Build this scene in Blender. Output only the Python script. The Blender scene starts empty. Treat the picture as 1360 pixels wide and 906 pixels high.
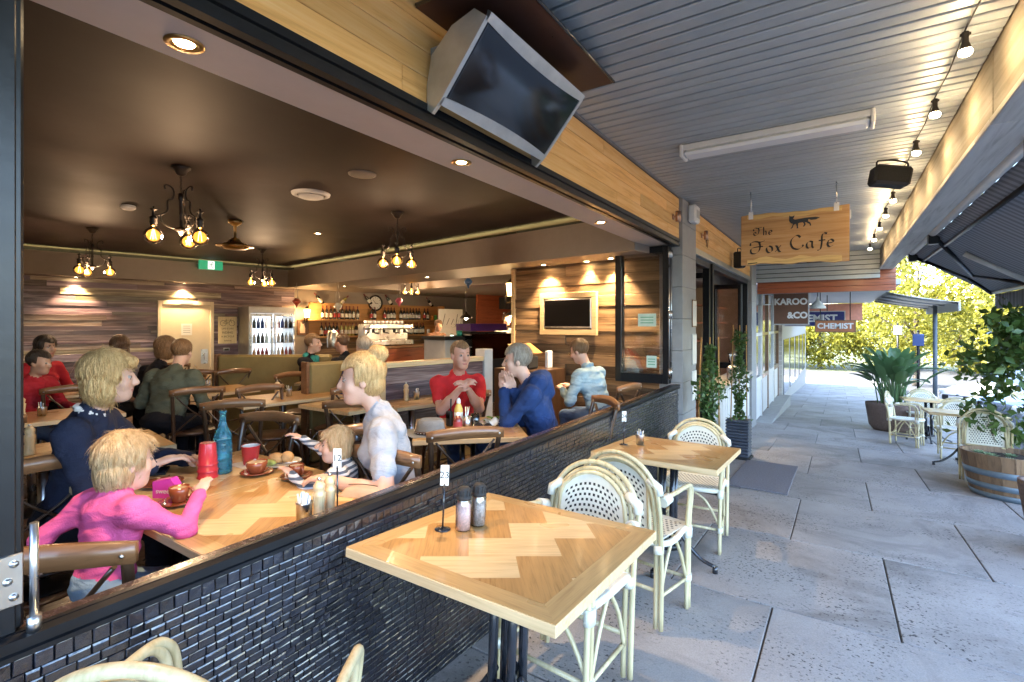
import bpy, bmesh, math, random
import numpy as np
from mathutils import Vector, Matrix, Euler
rnd = random.Random(7)
PI = math.pi
R = math.radians
SC = bpy.context.scene
C = SC.collection

# ---------------------------------------------------------------- camera
cam_d = bpy.data.cameras.new('camera'); cam = bpy.data.objects.new('camera', cam_d); C.objects.link(cam)
cam.location = (0, 0, 1.5); cam.rotation_euler = (R(90), 0, R(33.2))
cam_d.sensor_fit = 'HORIZONTAL'; cam_d.sensor_width = 36; cam_d.lens = 36*661/1360
cam_d.shift_y = -23/1360; cam_d.clip_start = .05; cam_d.clip_end = 2000
SC.camera = cam
# ---------------------------------------------------------------- sky, sun, exposure
SUN_EL, SUN_AZ = R(48), R(245)      # azimuth clockwise from +Y: the sun stands over the roof, behind the cafe
w = bpy.data.worlds.new('World'); SC.world = w; w.use_nodes = True
nt = w.node_tree; nt.nodes.clear()
sky = nt.nodes.new('ShaderNodeTexSky'); sky.sky_type = 'NISHITA'; sky.sun_disc = False
sky.sun_elevation = SUN_EL; sky.sun_rotation = SUN_AZ
bg = nt.nodes.new('ShaderNodeBackground'); bg.inputs[1].default_value = .15
wo = nt.nodes.new('ShaderNodeOutputWorld')
nt.links.new(sky.outputs[0], bg.inputs[0]); nt.links.new(bg.outputs[0], wo.inputs[0])
sl = bpy.data.lights.new('sun', 'SUN'); sl.energy = 2.2; sl.angle = R(.5); sl.color = (1, .93, .82)
so = bpy.data.objects.new('sun', sl); C.objects.link(so)
sdir = Vector((math.sin(SUN_AZ)*math.cos(SUN_EL), math.cos(SUN_AZ)*math.cos(SUN_EL), math.sin(SUN_EL)))
so.rotation_euler = sdir.to_track_quat('Z', 'Y').to_euler(); so.location = (0, 0, 30)
SC.view_settings.view_transform = 'Standard'; SC.view_settings.look = 'None'
SC.view_settings.gamma = 1; SC.view_settings.use_curve_mapping = False
SC.view_settings.exposure = 3.85
SC.cycles.use_denoising = True
try: SC.cycles.denoiser = 'OPENIMAGEDENOISE'
except Exception: pass
SC.cycles.max_bounces = 8; SC.cycles.diffuse_bounces = 5; SC.cycles.glossy_bounces = 4
SC.cycles.transmission_bounces = 8; SC.cycles.transparent_max_bounces = 16
SC.cycles.sample_clamp_indirect = 6; SC.cycles.caustics_reflective = False; SC.cycles.caustics_refractive = False

# ---------------------------------------------------------------- frames
SL = .06                                    # the pavement falls away along the street
def gz(y): return -SL*(min(y, 45)-1.45)
TH = R(8.5)                                 # the room stands a little askew behind its shopfront
DX, DY = -math.cos(TH), math.sin(TH)
AX, AY = math.sin(TH), math.cos(TH)
def I(d, a, z=0.0): return Vector((d*DX+a*AX, d*DY+a*AY, z))
# a room-frame matrix: local x = along the back wall (a), local y = depth (d), z up
RM = Matrix(((AX, DX, 0, 0), (AY, DY, 0, 0), (0, 0, 1, 0), (0, 0, 0, 1)))   # left-handed safe: see note below
# pixel -> point helpers (directions only; distance from what the thing touches)
_f, _th = 661.0, R(33.2); _s, _c = math.sin(_th), math.cos(_th)
def pdir(u, v): a = u-680; return Vector((-_s*_f+_c*a, _c*_f+_s*a, 430-v))
def at_z(u, v, z): D = pdir(u, v); return Vector((0, 0, 1.5))+D*((z-1.5)/D.z)
def at_x(u, v, x): D = pdir(u, v); return Vector((0, 0, 1.5))+D*(x/D.x)
def at_y(u, v, y): D = pdir(u, v); return Vector((0, 0, 1.5))+D*(y/D.y)
def at_d(u, v, dd):
    D = pdir(u, v); return Vector((0, 0, 1.5))+D*(dd/(D.x*DX+D.y*DY))
def at_a(u, v, aa):
    D = pdir(u, v); return Vector((0, 0, 1.5))+D*(aa/(D.x*AX+D.y*AY))

# ---------------------------------------------------------------- mesh collector
class MB:
    def __init__(s): s.v = []; s.f = []; s.m = []; s.sm = []
    def add(s, vs, fs, m=0, sm=False, M=None):
        o = len(s.v)
        if M is not None: vs = [M @ Vector(p) for p in vs]
        s.v += [tuple(p) for p in vs]
        s.f += [tuple(i+o for i in f) for f in fs]
        s.m += [m]*len(fs); s.sm += [sm]*len(fs); return s
    def box(s, x0, x1, y0, y1, z0, z1, m=0, c=0, M=None):
        if x0 > x1: x0, x1 = x1, x0
        if y0 > y1: y0, y1 = y1, y0
        if z0 > z1: z0, z1 = z1, z0
        if c <= 0:
            vs = [(x, y, z) for z in (z0, z1) for y in (y0, y1) for x in (x0, x1)]
            return s.add(vs, [(0, 2, 3, 1), (4, 5, 7, 6), (0, 1, 5, 4), (2, 6, 7, 3), (0, 4, 6, 2), (1, 3, 7, 5)], m, False, M)
        c = min(c, (x1-x0)*.45, (y1-y0)*.45, (z1-z0)*.45)
        lo, hi = (x0, y0, z0), (x1, y1, z1); vs = []; idx = {}
        for ix in (0, 1):
            for iy in (0, 1):
                for iz in (0, 1):
                    b = (ix, iy, iz)
                    for ax in range(3):
                        p = []
                        for k in range(3):
                            e = hi[k] if b[k] else lo[k]
                            if k != ax: e += -c if b[k] else c
                            p.append(e)
                        idx[b+(ax,)] = len(vs); vs.append(tuple(p))
        fs = []
        for ax in range(3):
            o1, o2 = [k for k in range(3) if k != ax]
            for sgn in (0, 1):
                q = []
                for (i, j) in ((0, 0), (1, 0), (1, 1), (0, 1)):
                    b = [0, 0, 0]; b[ax] = sgn; b[o1] = i; b[o2] = j; q.append(idx[tuple(b)+(ax,)])
                fs.append(tuple(q))
        for ax in range(3):
            o1, o2 = [k for k in range(3) if k != ax]
            for i in (0, 1):
                for j in (0, 1):
                    q = []
                    b0 = [0, 0, 0]; b0[o1] = i; b0[o2] = j; b1 = list(b0); b1[ax] = 1
                    fs.append((idx[tuple(b0)+(o1,)], idx[tuple(b1)+(o1,)], idx[tuple(b1)+(o2,)], idx[tuple(b0)+(o2,)]))
        for ix in (0, 1):
            for iy in (0, 1):
                for iz in (0, 1): fs.append(tuple(idx[(ix, iy, iz, a)] for a in range(3)))
        return s.add(vs, fs, m, False, M)
    def tube(s, pts, r, n=10, m=0, caps=True, M=None, flat=1.0):
        """tube through points; r a number or a list; flat squeezes the section"""
        pts = [Vector(p) for p in pts]; k = len(pts)
        rr = r if isinstance(r, (list, tuple)) else [r]*k
        vs = []; up = None
        for i in range(k):
            t = (pts[min(i+1, k-1)]-pts[max(i-1, 0)])
            if t.length < 1e-9: t = Vector((0, 0, 1))
            t.normalize()
            if up is None:
                up = Vector((0, 0, 1)) if abs(t.z) < .9 else Vector((1, 0, 0))
            a = t.cross(up)
            if a.length < 1e-6: a = t.cross(Vector((0, 1, 0)))
            a.normalize(); b = a.cross(t).normalized(); up = b
            for j in range(n):
                q = 2*PI*j/n; vs.append(pts[i]+(a*math.cos(q)+b*math.sin(q)*flat)*rr[i])
        fs = [(i*n+j, i*n+(j+1) % n, (i+1)*n+(j+1) % n, (i+1)*n+j) for i in range(k-1) for j in range(n)]
        s.add(vs, fs, m, True, M)
        if caps:
            o = len(s.v)-k*n
            s.f += [tuple(o+j for j in range(n))[::-1], tuple(o+(k-1)*n+j for j in range(n))]; s.m += [m, m]; s.sm += [False, False]
        return s
    def lathe(s, prof, n=24, m=0, c=(0, 0, 0), M=None, ms=None, a0=0, a1=2*PI):
        full = abs(a1-a0-2*PI) < 1e-6; nn = n if full else n+1
        vs = [(c[0]+r*math.cos(a0+(a1-a0)*j/n), c[1]+r*math.sin(a0+(a1-a0)*j/n), c[2]+z) for r, z in prof for j in range(nn)]
        for i in range(len(prof)-1):
            fs = []
            for j in range(n):
                j2 = (j+1) % nn
                fs.append((i*nn+j, i*nn+j2, (i+1)*nn+j2, (i+1)*nn+j))
            if i == 0: base = len(s.v); s.add(vs, fs, ms[i] if ms else m, True, M)
            else:
                s.f += [tuple(q+base for q in f) for f in fs]; s.m += [ms[i] if ms else m]*len(fs); s.sm += [True]*len(fs)
        return s
    def sphere(s, c, r, n=16, k=10, m=0, M=None, sc=(1, 1, 1)):
        prof = [(max(1e-5, math.sin(PI*i/k)), -math.cos(PI*i/k)) for i in range(k+1)]
        T = Matrix.Translation(Vector(c)) @ Matrix.Diagonal((r*sc[0], r*sc[1], r*sc[2], 1))
        return s.lathe(prof, n, m, M=(M @ T if M else T))
    def prism(s, poly, h0, h1, m=0, M=None, c=0):
        """polygon in xy extruded in z from h0 to h1 (c: small chamfer at the top)"""
        n = len(poly)
        a = sum(poly[i][0]*poly[(i+1) % n][1]-poly[(i+1) % n][0]*poly[i][1] for i in range(n))
        if a < 0: poly = poly[::-1]
        if c > 0:
            cx = sum(p[0] for p in poly)/n; cy = sum(p[1] for p in poly)/n
            def ins(p):
                v = Vector((cx-p[0], cy-p[1]));
                if v.length > 1e-6: v = v.normalized()*c*1.3
                return (p[0]+v.x, p[1]+v.y)
            vs = [(p[0], p[1], h0) for p in poly]+[(p[0], p[1], h1-c) for p in poly]+[(*ins(p), h1) for p in poly]
            fs = [tuple(range(n))[::-1], tuple(range(2*n, 3*n))]
            for l in (0, 1): fs += [(l*n+i, l*n+(i+1) % n, (l+1)*n+(i+1) % n, (l+1)*n+i) for i in range(n)]
        else:
            vs = [(p[0], p[1], h0) for p in poly]+[(p[0], p[1], h1) for p in poly]
            fs = [tuple(range(n))[::-1], tuple(range(n, 2*n))]+[(i, (i+1) % n, n+(i+1) % n, n+i) for i in range(n)]
        return s.add(vs, fs, m, False, M)
    def grid(s, fn, nu, nv, m=0, sm=True, M=None, skip=None, th=0):
        vs = [fn(i/nu, j/nv) for j in range(nv+1) for i in range(nu+1)]
        fs = [(j*(nu+1)+i, j*(nu+1)+i+1, (j+1)*(nu+1)+i+1, (j+1)*(nu+1)+i) for j in range(nv) for i in range(nu) if not (skip and skip(i, j))]
        return s.add(vs, fs, m, sm, M)
    def mesh(s, name, mats):
        me = bpy.data.meshes.new(name); me.from_pydata(s.v, [], s.f)
        if not isinstance(mats, (list, tuple)): mats = [mats]
        for q in mats: me.materials.append(q)
        me.polygons.foreach_set('material_index', s.m); me.polygons.foreach_set('use_smooth', s.sm)
        me.update(); return me
    def build(s, name, mats, parent=None, M=None):
        return link(name, s.mesh(name, mats), parent, M)
def link(name, me, parent=None, M=None):
    o = bpy.data.objects.new(name, me); C.objects.link(o)
    if parent: o.parent = parent
    if M is not None: o.matrix_basis = M
    return o
def recalc(me):
    b = bmesh.new(); b.from_mesh(me); bmesh.ops.recalc_face_normals(b, faces=b.faces); b.to_mesh(me); b.free()
def tag(o, label, cat, group=None):
    o['label'] = label; o['category'] = cat
    if group: o['group'] = group
    return o
def struct(o): o['kind'] = 'structure'; return o
def thing(name, label, cat, loc=(0, 0, 0), rz=0, group=None, M=None):
    o = bpy.data.objects.new(name, None); C.objects.link(o); o.empty_display_size = .1
    o.matrix_basis = M if M is not None else Matrix.Translation(Vector(loc)) @ Matrix.Rotation(rz, 4, 'Z')
    return tag(o, label, cat, group)
TILT = Matrix.Rotation(-math.atan(SL), 4, 'X')
def onpave(x, y, rz=0, h=0):            # stands on the sloping pavement
    return Matrix.Translation((x, y, gz(y)+h)) @ TILT @ Matrix.Rotation(rz, 4, 'Z')
def onfloor(x, y, rz=0, z=0): return Matrix.Translation((x, y, z)) @ Matrix.Rotation(rz, 4, 'Z')
def copy_tree(o, M, label=None, group=None):
    c = o.copy(); C.objects.link(c); c.matrix_basis = M
    if label: c['label'] = label
    if group: c['group'] = group
    for ch in o.children:
        k = ch.copy(); C.objects.link(k); k.parent = c
        for g in ch.children:
            q = g.copy(); C.objects.link(q); q.parent = k
    return c
def arc(c, r, a0, a1, n, ax=(1, 0, 0), ay=(0, 0, 1)):
    ax = Vector(ax); ay = Vector(ay); c = Vector(c)
    rx, ry = r if isinstance(r, tuple) else (r, r)
    return [c+ax*(rx*math.cos(a0+(a1-a0)*i/n))+ay*(ry*math.sin(a0+(a1-a0)*i/n)) for i in range(n+1)]
def smooth_path(pts, n=4):
    """Catmull-Rom through points"""
    P = [Vector(p) for p in pts]; out = []
    for i in range(len(P)-1):
        p0 = P[max(i-1, 0)]; p1 = P[i]; p2 = P[i+1]; p3 = P[min(i+2, len(P)-1)]
        for k in range(n):
            t = k/n
            out.append(.5*((2*p1)+(p2-p0)*t+(2*p0-5*p1+4*p2-p3)*t*t+(3*p1-p0-3*p2+p3)*t**3))
    out.append(P[-1]); return out
def text_obj(name, txt, size, mat, parent, M, depth=.002, align='CENTER', bold=0, shear=0, sx=1):
    cu = bpy.data.curves.new(name, 'FONT'); cu.body = txt; cu.size = size; cu.align_x = align; cu.align_y = 'CENTER'
    cu.extrude = depth; cu.offset = bold; cu.shear = shear; cu.resolution_u = 3
    o = bpy.data.objects.new(name, cu); me = None
    C.objects.link(o); dg = bpy.context.evaluated_depsgraph_get(); me = bpy.data.meshes.new_from_object(o.evaluated_get(dg))
    bpy.data.objects.remove(o); bpy.data.curves.remove(cu)
    if sx != 1:
        for v in me.vertices: v.co.x *= sx
    me.materials.clear(); me.materials.append(mat)
    return link(name, me, parent, M)

# ---------------------------------------------------------------- materials
def _new(name):
    m = bpy.data.materials.new(name); m.use_nodes = True; n = m.node_tree
    return m, n, n.nodes['Principled BSDF']
def _noise(n, scale, detail=4, rough=.6, coord='Object', stretch=None, rand=True, dist=0):
    tc = n.nodes.new('ShaderNodeTexCoord'); mp = n.nodes.new('ShaderNodeMapping')
    n.links.new(tc.outputs[coord], mp.inputs[0])
    if stretch: mp.inputs['Scale'].default_value = stretch
    if rand:
        oi = n.nodes.new('ShaderNodeObjectInfo'); mu = n.nodes.new('ShaderNodeMath'); mu.operation = 'MULTIPLY'; mu.inputs[1].default_value = 37.0
        cb = n.nodes.new('ShaderNodeCombineXYZ'); n.links.new(oi.outputs['Random'], mu.inputs[0])
        for i in range(3): n.links.new(mu.outputs[0], cb.inputs[i])
        n.links.new(cb.outputs[0], mp.inputs['Location'])
    t = n.nodes.new('ShaderNodeTexNoise'); t.inputs['Scale'].default_value = scale; t.inputs['Detail'].default_value = detail
    t.inputs['Roughness'].default_value = rough; t.inputs['Distortion'].default_value = dist
    n.links.new(mp.outputs[0], t.inputs['Vector']); return t
def _ramp(n, fac, stops):
    r = n.nodes.new('ShaderNodeValToRGB'); e = r.color_ramp.elements
    while len(e) < len(stops): e.new(.5)
    for i, (p, c) in enumerate(stops): e[i].position = p; e[i].color = (*c, 1)
    n.links.new(fac, r.inputs[0]); return r
def _bump(n, b, h, strength=.3, dist=.01):
    q = n.nodes.new('ShaderNodeBump'); q.inputs['Strength'].default_value = strength; q.inputs['Distance'].default_value = dist
    n.links.new(h, q.inputs['Height']); n.links.new(q.outputs[0], b.inputs['Normal'])
def mul(c, k): return tuple(max(0, min(1, x*k)) for x in c)
def plain(name, col, rough=.5, metal=0, var=.12, scale=9, bump=.1, bscale=None, spec=.5, coat=0, orand=0, stretch=None):
    m, n, b = _new(name)
    t = _noise(n, scale, 5, stretch=stretch); r = _ramp(n, t.outputs[0], [(.3, mul(col, 1-var)), (.7, mul(col, 1+var))])
    out = r.outputs[0]
    if orand:
        oi = n.nodes.new('ShaderNodeObjectInfo'); mr = n.nodes.new('ShaderNodeMapRange')
        mr.inputs[3].default_value = 1-orand; mr.inputs[4].default_value = 1+orand
        n.links.new(oi.outputs['Random'], mr.inputs[0]); hs = n.nodes.new('ShaderNodeHueSaturation')
        n.links.new(mr.outputs[0], hs.inputs['Value']); n.links.new(out, hs.inputs['Color']); out = hs.outputs[0]
    n.links.new(out, b.inputs['Base Color'])
    rr = n.nodes.new('ShaderNodeMapRange'); rr.inputs[3].default_value = max(0, rough-.08); rr.inputs[4].default_value = min(1, rough+.1)
    n.links.new(t.outputs[0], rr.inputs[0]); n.links.new(rr.outputs[0], b.inputs['Roughness'])
    b.inputs['Metallic'].default_value = metal; b.inputs['Specular IOR Level'].default_value = spec
    b.inputs['Coat Weight'].default_value = coat; b.inputs['Coat Roughness'].default_value = .08
    if bump:
        t2 = _noise(n, bscale or scale*4, 4, stretch=stretch); _bump(n, b, t2.outputs[0], bump)
    return m
def wood(name, c1, c2, c3=None, axis=0, scale=1.0, rough=.45, bump=.15, orand=.12, coat=0, knots=True, hrand=0):
    """grain runs along the local axis"""
    m, n, b = _new(name)
    st = [22*scale]*3; st[axis] = 1.3*scale
    t = _noise(n, 1.6, 6, .62, stretch=tuple(st), dist=.6)
    st2 = [90*scale]*3; st2[axis] = 3*scale
    t2 = _noise(n, 1.5, 3, .5, stretch=tuple(st2))
    mx = n.nodes.new('ShaderNodeMath'); mx.operation = 'MULTIPLY_ADD'; mx.inputs[1].default_value = .3
    n.links.new(t2.outputs[0], mx.inputs[0]); n.links.new(t.outputs[0], mx.inputs[2])
    r = _ramp(n, mx.outputs[0], [(.42, c1), (.62, c2), (.85, c3 or mul(c2, 1.15))])
    oi = n.nodes.new('ShaderNodeObjectInfo'); mr = n.nodes.new('ShaderNodeMapRange')
    mr.inputs[3].default_value = 1-orand; mr.inputs[4].default_value = 1+orand
    n.links.new(oi.outputs['Random'], mr.inputs[0]); hs = n.nodes.new('ShaderNodeHueSaturation')
    n.links.new(mr.outputs[0], hs.inputs['Value']); n.links.new(r.outputs[0], hs.inputs['Color'])
    if hrand:
        m2 = n.nodes.new('ShaderNodeMath'); m2.operation = 'FRACT'; m1 = n.nodes.new('ShaderNodeMath'); m1.operation = 'MULTIPLY'; m1.inputs[1].default_value = 17.3
        n.links.new(oi.outputs['Random'], m1.inputs[0]); n.links.new(m1.outputs[0], m2.inputs[0])
        m3 = n.nodes.new('ShaderNodeMapRange'); m3.inputs[3].default_value = .5-hrand; m3.inputs[4].default_value = .5+hrand
        n.links.new(m2.outputs[0], m3.inputs[0]); n.links.new(m3.outputs[0], hs.inputs['Hue'])
        m4 = n.nodes.new('ShaderNodeMapRange'); m4.inputs[3].default_value = .7; m4.inputs[4].default_value = 1.1
        n.links.new(m2.outputs[0], m4.inputs[0]); n.links.new(m4.outputs[0], hs.inputs['Saturation'])
    n.links.new(hs.outputs[0], b.inputs['Base Color'])
    rr = n.nodes.new('ShaderNodeMapRange'); rr.inputs[1].default_value = .3; rr.inputs[2].default_value = .7; rr.inputs[3].default_value = max(.05, rough-.04); rr.inputs[4].default_value = min(1, rough+.1)
    tw = _noise(n, 5, 2, .5); n.links.new(tw.outputs[0], rr.inputs[0]); n.links.new(rr.outputs[0], b.inputs['Roughness'])
    b.inputs['Coat Weight'].default_value = coat; b.inputs['Coat Roughness'].default_value = .12
    if bump: _bump(n, b, mx.outputs[0], bump, .004)
    return m
def emis(name, col, s, base=None):
    m, n, b = _new(name); b.inputs['Base Color'].default_value = (*(base or col), 1)
    b.inputs['Emission Color'].default_value = (*col, 1); b.inputs['Emission Strength'].default_value = s; b.inputs['Roughness'].default_value = .4
    return m
def glass(name, col=(1, 1, 1), rough=.0, alpha=.25, tint=None):
    """thin glass: clear see-through with a glossy face"""
    m, n, b = _new(name); n.nodes.remove(b)
    tr = n.nodes.new('ShaderNodeBsdfTransparent'); tr.inputs[0].default_value = (*(tint or col), 1)
    gl = n.nodes.new('ShaderNodeBsdfGlossy'); gl.inputs[0].default_value = (1, 1, 1, 1); gl.inputs['Roughness'].default_value = rough
    fr = n.nodes.new('ShaderNodeFresnel'); fr.inputs[0].default_value = 1.5
    ad = n.nodes.new('ShaderNodeMath'); ad.operation = 'MULTIPLY_ADD'; ad.inputs[1].default_value = 1.0; ad.inputs[2].default_value = alpha*.15
    n.links.new(fr.outputs[0], ad.inputs[0])
    mx = n.nodes.new('ShaderNodeMixShader'); n.links.new(ad.outputs[0], mx.inputs[0]); n.links.new(tr.outputs[0], mx.inputs[1]); n.links.new(gl.outputs[0], mx.inputs[2])
    n.links.new(mx.outputs[0], n.nodes['Material Output'].inputs[0]); return m
def leafmat(name, c1, c2, rough=.5, trans=.35):
    m, n, b = _new(name); n.nodes.remove(b)
    t = _noise(n, 1.3, 3, rand=True); g = n.nodes.new('ShaderNodeNewGeometry')
    mx = n.nodes.new('ShaderNodeMath'); mx.operation = 'MULTIPLY_ADD'; mx.inputs[1].default_value = .6
    n.links.new(g.outputs['Random Per Island'], mx.inputs[0])
    ms = n.nodes.new('ShaderNodeMath'); ms.operation = 'MULTIPLY'; ms.inputs[1].default_value = .5; n.links.new(t.outputs[0], ms.inputs[0]); n.links.new(ms.outputs[0], mx.inputs[2])
    r = _ramp(n, mx.outputs[0], [(.15, c1), (.85, c2)])
    p = n.nodes.new('ShaderNodeBsdfPrincipled'); p.inputs['Roughness'].default_value = rough; n.links.new(r.outputs[0], p.inputs['Base Color'])
    tl = n.nodes.new('ShaderNodeBsdfTranslucent'); n.links.new(r.outputs[0], tl.inputs[0])
    mz = n.nodes.new('ShaderNodeMixShader'); mz.inputs[0].default_value = trans
    n.links.new(p.outputs[0], mz.inputs[1]); n.links.new(tl.outputs[0], mz.inputs[2]); n.links.new(mz.outputs[0], n.nodes['Material Output'].inputs[0]); return m
mt = {}
mt['black_metal'] = plain('black_metal', (.012, .013, .016), .32, .4, bump=.05)
mt['black_gloss'] = plain('black_gloss', (.014, .016, .022), .18, 0, bump=.02, coat=.6)
mt['black_rubber'] = plain('black_rubber', (.015, .015, .016), .7)
mt['tile'] = plain('tile', (.009, .010, .017), .14, 0, var=.5, scale=30, bump=.3, bscale=70, orand=.4, coat=.8, spec=.8)
mt['grout'] = plain('grout', (.02, .02, .024), .6)
mt['steel'] = plain('steel', (.62, .63, .64), .28, 1, bump=.03)
mt['brushed'] = plain('brushed', (.45, .44, .42), .38, 1, bump=.05)
mt['brass'] = plain('brass', (.55, .38, .16), .28, 1, bump=.04)
mt['copper'] = plain('copper', (.6, .36, .24), .35, 1, bump=.05)
mt['iron'] = plain('iron', (.05, .043, .038), .45, .7, bump=.15)
mt['white'] = plain('white', (.72, .73, .74), .4, bump=.03, var=.05)
mt['paper'] = plain('paper', (.75, .74, .7), .8, bump=.05, var=.04)
mt['grey_paint'] = plain('grey_paint', (.17, .18, .2), .5, bump=.1, var=.08)
mt['pale_paint'] = plain('pale_paint', (.46, .47, .48), .55, bump=.1, var=.06)
mt['soffit'] = plain('soffit', (.52, .46, .42), .6, bump=.03, var=.04)
mt['dark_ceiling'] = plain('dark_ceiling', (.022, .0145, .0125), .6, bump=.02, var=.06, scale=2, spec=.18)
mt['taupe'] = plain('taupe', (.25, .215, .185), .6, bump=.05, var=.05)
mt['beige'] = plain('beige', (.34, .28, .21), .6, bump=.05, var=.05)
mt['cream'] = plain('cream', (.62, .53, .38), .5, bump=.04, var=.04)
mt['screen'] = plain('screen', (.004, .004, .005), .06, 0, bump=0, coat=1)
mt['glass'] = glass('glass')
mt['brown_glass'] = plain('brown_glass', (.012, .02, .012), .08, coat=1, bump=0)
mt['fasc'] = wood('fascia_wood', (.6, .29, .085), (.8, .45, .15), (.86, .55, .24), axis=1, scale=.8, rough=.5, orand=.14)
mt['purple'] = wood('plum_wood', (.028, .014, .018), (.115, .06, .066), (.36, .26, .26), axis=0, scale=.5, rough=.42, orand=.55, hrand=.12, bump=.25)
mt['reclaim'] = wood('reclaimed_wood', (.045, .027, .015), (.17, .105, .055), (.3, .2, .11), axis=0, scale=.6, rough=.6, orand=.5, bump=.5)
mt['chairwood'] = wood('chair_wood', (.02, .011, .007), (.065, .034, .018), axis=2, scale=1.2, rough=.32, coat=.3)
mt['chairwood2'] = wood('chair_wood_brown', (.08, .035, .015), (.2, .095, .042), axis=0, scale=1.2, rough=.32, coat=.3)
mt['oak_l'] = wood('oak_light', (.48, .33, .15), (.6, .44, .23), axis=0, scale=2.2, rough=.3, coat=.25, orand=.08, bump=.05)
mt['oak_d'] = wood('oak_dark', (.27, .14, .045), (.4, .225, .08), axis=0, scale=2.6, rough=.3, coat=.25, orand=.1, bump=.05)
mt['oak_edge'] = wood('oak_edge', (.5, .34, .17), (.62, .45, .25), axis=0, scale=1.4, rough=.4, orand=.05)
mt['floor'] = wood('floor_wood', (.035, .02, .014), (.075, .045, .032), axis=0, scale=.6, rough=.28, coat=.2, orand=.2)
mt['cane'] = wood('cane', (.37, .3, .16), (.54, .46, .27), (.62, .55, .36), axis=2, scale=.7, rough=.35, orand=.06, bump=.06, coat=.2)
mt['cane_wrap'] = plain('cane_wrap', (.68, .67, .58), .45, bump=.3, bscale=120, var=.08)
mt['weave'] = plain('weave', (.7, .68, .58), .5, bump=.2, bscale=150, var=.1)
mt['rope'] = plain('rope', (.5, .46, .38), .8, bump=.5, bscale=90)
mt['redwood'] = wood('red_timber', (.13, .028, .012), (.3, .075, .028), axis=0, scale=.8, rough=.4, coat=.2, orand=.1)
mt['beam'] = wood('beam_wood', (.11, .09, .07), (.24, .21, .165), (.33, .3, .25), axis=1, scale=.35, rough=.7, bump=.4)
mt['beam_white'] = wood('whitewashed_wood', (.35, .35, .33), (.52, .52, .5), axis=1, scale=.5, rough=.75, bump=.3)
# ================================================================ ground
def ground_sheet(name, x0, x1, ys, off, mat, kind=True):
    b = MB(); n = len(ys)
    vs = [(x, y, gz(y)+off) for y in ys for x in (x0, x1)]
    b.add(vs, [(2*i, 2*i+1, 2*i+3, 2*i+2) for i in range(n-1)])
    o = b.build(name, mat); return struct(o) if kind else o
YS = [-60, -20, 0, 45, 120, 800]
def concrete(name, c, speck):
    m, n, b = _new(name)
    t = _noise(n, 1.1, 6, .65, rand=True); r = _ramp(n, t.outputs[0], [(.3, mul(c, .72)), (.55, c), (.75, mul(c, 1.18))])
    v = _noise(n, 55, 2, .5, rand=True); k = _ramp(n, v.outputs[0], [(.34, (.1, .1, .11)), (.41, (1, 1, 1))])
    gt = _noise(n, 2.3, 3, .5); k2 = _ramp(n, gt.outputs[0], [(.42, (0, 0, 0)), (.62, (1, 1, 1))])
    mx = n.nodes.new('ShaderNodeMixRGB'); mx.blend_type = 'MULTIPLY'; mx.inputs[0].default_value = speck
    n.links.new(k2.outputs[0], mx.inputs[0])
    n.links.new(r.outputs[0], mx.inputs[1]); n.links.new(k.outputs[0], mx.inputs[2]); 
    fn = _noise(n, 140, 3, .6); k3 = _ramp(n, fn.outputs[0], [(.3, (.75, .75, .75)), (.7, (1.0, 1.0, 1.0))])
    m2 = n.nodes.new('ShaderNodeMixRGB'); m2.blend_type = 'MULTIPLY'; m2.inputs[0].default_value = 1
    n.links.new(mx.outputs[0], m2.inputs[1]); n.links.new(k3.outputs[0], m2.inputs[2])
    st = _noise(n, .7, 5, .7, rand=True, dist=1.2); k4 = _ramp(n, st.outputs[0], [(.36, (.55, .54, .53)), (.5, (1, 1, 1))])
    vo = n.nodes.new('ShaderNodeTexVoronoi'); vo.inputs['Scale'].default_value = 2.6; n.links.new(st.inputs['Vector'].links[0].from_socket, vo.inputs['Vector']); k5 = _ramp(n, vo.outputs['Distance'], [(.035, (.5, .5, .5)), (.05, (1, 1, 1))])
    prev = m2.outputs[0]
    for kk in (k4, k5):
        mm = n.nodes.new('ShaderNodeMixRGB'); mm.blend_type = 'MULTIPLY'; mm.inputs[0].default_value = .8; n.links.new(prev, mm.inputs[1]); n.links.new(kk.outputs[0], mm.inputs[2]); prev = mm.outputs[0]
    n.links.new(prev, b.inputs['Base Color']); b.inputs['Roughness'].default_value = .68
    _bump(n, b, v.outputs[0], .35, .004); return m
mt['slab'] = concrete('slab', (.375, .35, .33), .8)
mt['asphalt'] = plain('asphalt', (.06, .06, .063), .85, var=.3, scale=20, bump=.5, bscale=150)
mt['joint'] = plain('joint', (.06, .06, .06), .9)
mt['kerb'] = plain('kerb', (.36, .36, .35), .8, bump=.3)
mt['earth'] = plain('earth', (.1, .11, .05), .9, var=.4, scale=.4, bump=.4)
ground_sheet('ground', -400, 400, [-400]+YS, -.20, mt['earth'])
ground_sheet('road', 2.35, 11.5, [-60, 0, 45, 60], -.14, mt['asphalt'])
cr = ground_sheet('cross_road', -60, 90, [44.0, 45, 53], -.13, mt['asphalt'])
pv = ground_sheet('pavement', -2.2, 2.15, [-4, 0, 43.2], -.012, mt['joint'])
kb = ground_sheet('far_pavement', 11.7, 16, [-60, 0, 43], -.01, mt['slab'])
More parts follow.
